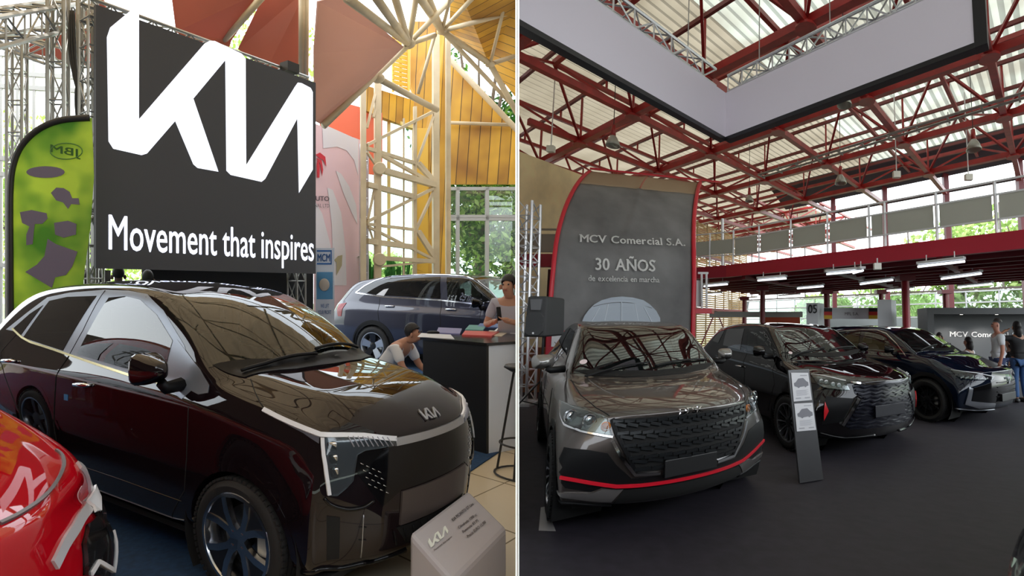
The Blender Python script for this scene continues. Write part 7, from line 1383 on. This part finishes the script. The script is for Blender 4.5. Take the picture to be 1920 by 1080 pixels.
    for t, a, b, c, bo in (('KIA PICANTO GT Line', (849, 978.5), (888, 947), (845, 974), .02), ('Cilindrada: 1200 cc', (860, 993), (894, 967), (857, 988.5), .012), ('Potencia: 83 PS', (868, 1001), (897, 978), (865, 996.5), .012), ('Precio EURO 15,300', (877, 1010), (911, 981), (874, 1005), .012), ('Movement that inspires', (814, 1034.5), (847, 1008), (812, 1031.5), .01)):
        mb = qtext(t, on(*a), on(*b), on(*c), bo, lift=.001, toward=EYE); mb.build('printed_line', DK, H, pq, fixn=False)
    # ---- people
    c = P(955, 560, 6.9); root, J, xf = person(H, (c.x+.02, 6.9, 0), -130, 'man in a grey shirt behind the counter looking at his phone', dict(neck=(0, .05, 1.47), chin=(0, .10, 1.52), head=(0, .11, 1.60), crown=(0, .09, 1.68), nose=(0, .215, 1.56), elL=(-.27, .06, 1.14), wrL=(-.10, .30, 1.20), paL=(-.03, .35, 1.23), elR=(.27, .06, 1.14), wrR=(.12, .30, 1.18), paR=(.05, .35, 1.21)), (.36, .36, .42), (.03, .03, .05), (.012, .01, .01), (.42, .22, .14), 0, .93)
    mb = MB(); q = xf((0.01, .37, 1.29)); mb.obox(q, (1, .8, 0), (.3, -.4, .4), (0, .3, 1), .035, .006, .07); o = mb.build('phone', mat('black_plastic'), H); tag(o, 'black phone held by the man behind the counter', 'phone')
    cr = dict(pelvis=(0, -.05, .36, .14, .12), waist=(0, .05, .48), chest=(0, .20, .66), upper=(0, .30, .76), neck=(0, .37, .83), chin=(0, .43, .84), head=(0, .46, .91), crown=(0, .43, .98), nose=(0, .56, .85))
    for k, s_ in (('L', -1), ('R', 1)): cr.update({'sh'+k: (s_*.18, .30, .74), 'el'+k: (s_*.22, .42, .50), 'wr'+k: (s_*.16, .60, .42), 'pa'+k: (s_*.12, .67, .40), 'hi'+k: (s_*.10, -.03, .34), 'kn'+k: (s_*.18, .36, .42), 'an'+k: (s_*.14, .05, .09), 'to'+k: (s_*.15, .20, .035)})
    c = P(752, 640, 7.9); person(H, (c.x-.22, 8.05, 0), -40, 'man in a white shirt crouching behind the hatchback by the counter', cr, (.72, .72, .74), (.03, .03, .05), (.012, .01, .01), (.45, .22, .14), 0, 1.0)
# ================================================================== build everything
def drop(o):
    for ch in list(o.children): drop(ch)
    bpy.data.objects.remove(o)
def cut_at(objs, u, side):
    """cuts meshes off at a plane through the camera and image column u"""
    t = (u-960)/1000; n = Vector((1, -t*math.cos(PITCH), -t*math.sin(PITCH)))*side  # sight plane of the camera; whatever lies past this image column is removed
    names = [o.name for o in objs]
    for nm in names:
        o = bpy.data.objects.get(nm)
        if o is None: continue
        if o.type != 'MESH' or not o.data.vertices: continue
        off = Vector(o.location); q = o.parent
        while q: off += q.location; q = q.parent
        ds = [(v.co+off-CAM).dot(n) for v in o.data.vertices]
        if max(ds) <= 0: continue
        if min(ds) >= 0: drop(o); continue
        bm = bmesh.new(); bm.from_mesh(o.data); bmesh.ops.bisect_plane(bm, geom=bm.verts[:]+bm.edges[:]+bm.faces[:], plane_co=CAM-off, plane_no=n, clear_outer=True); bm.to_mesh(o.data); bm.free()
right_hall(); grey_suv(); black_suv(); navy_suv(); corner_suv()
cut_at(list(bpy.data.objects), 973.2, -1)
before = set(bpy.data.objects)
left_hall(); hatchback(); slate_suv(); red_car()
cut_at([o for o in bpy.data.objects if o not in before], 966.8, 1)
# wedge added along camera sight lines for the image's white line, seen end on
def wp(u, y): return Vector(((u-960)/1000*y, y, 0))
mb = MB(); a, b, c, d = wp(968.3, 2.1), wp(971.7, 2.1), wp(971.7, 34), wp(968.3, 34)
mb.hexa([Vector((p.x, p.y, -1.5)) for p in (a, b, c, d)]+[Vector((p.x, p.y, 12)) for p in (a, b, c, d)])
o = mb.build('wall_image_divider', mat('divider_white', (.9, .9, .9), .6)); tag(o, kind='structure')
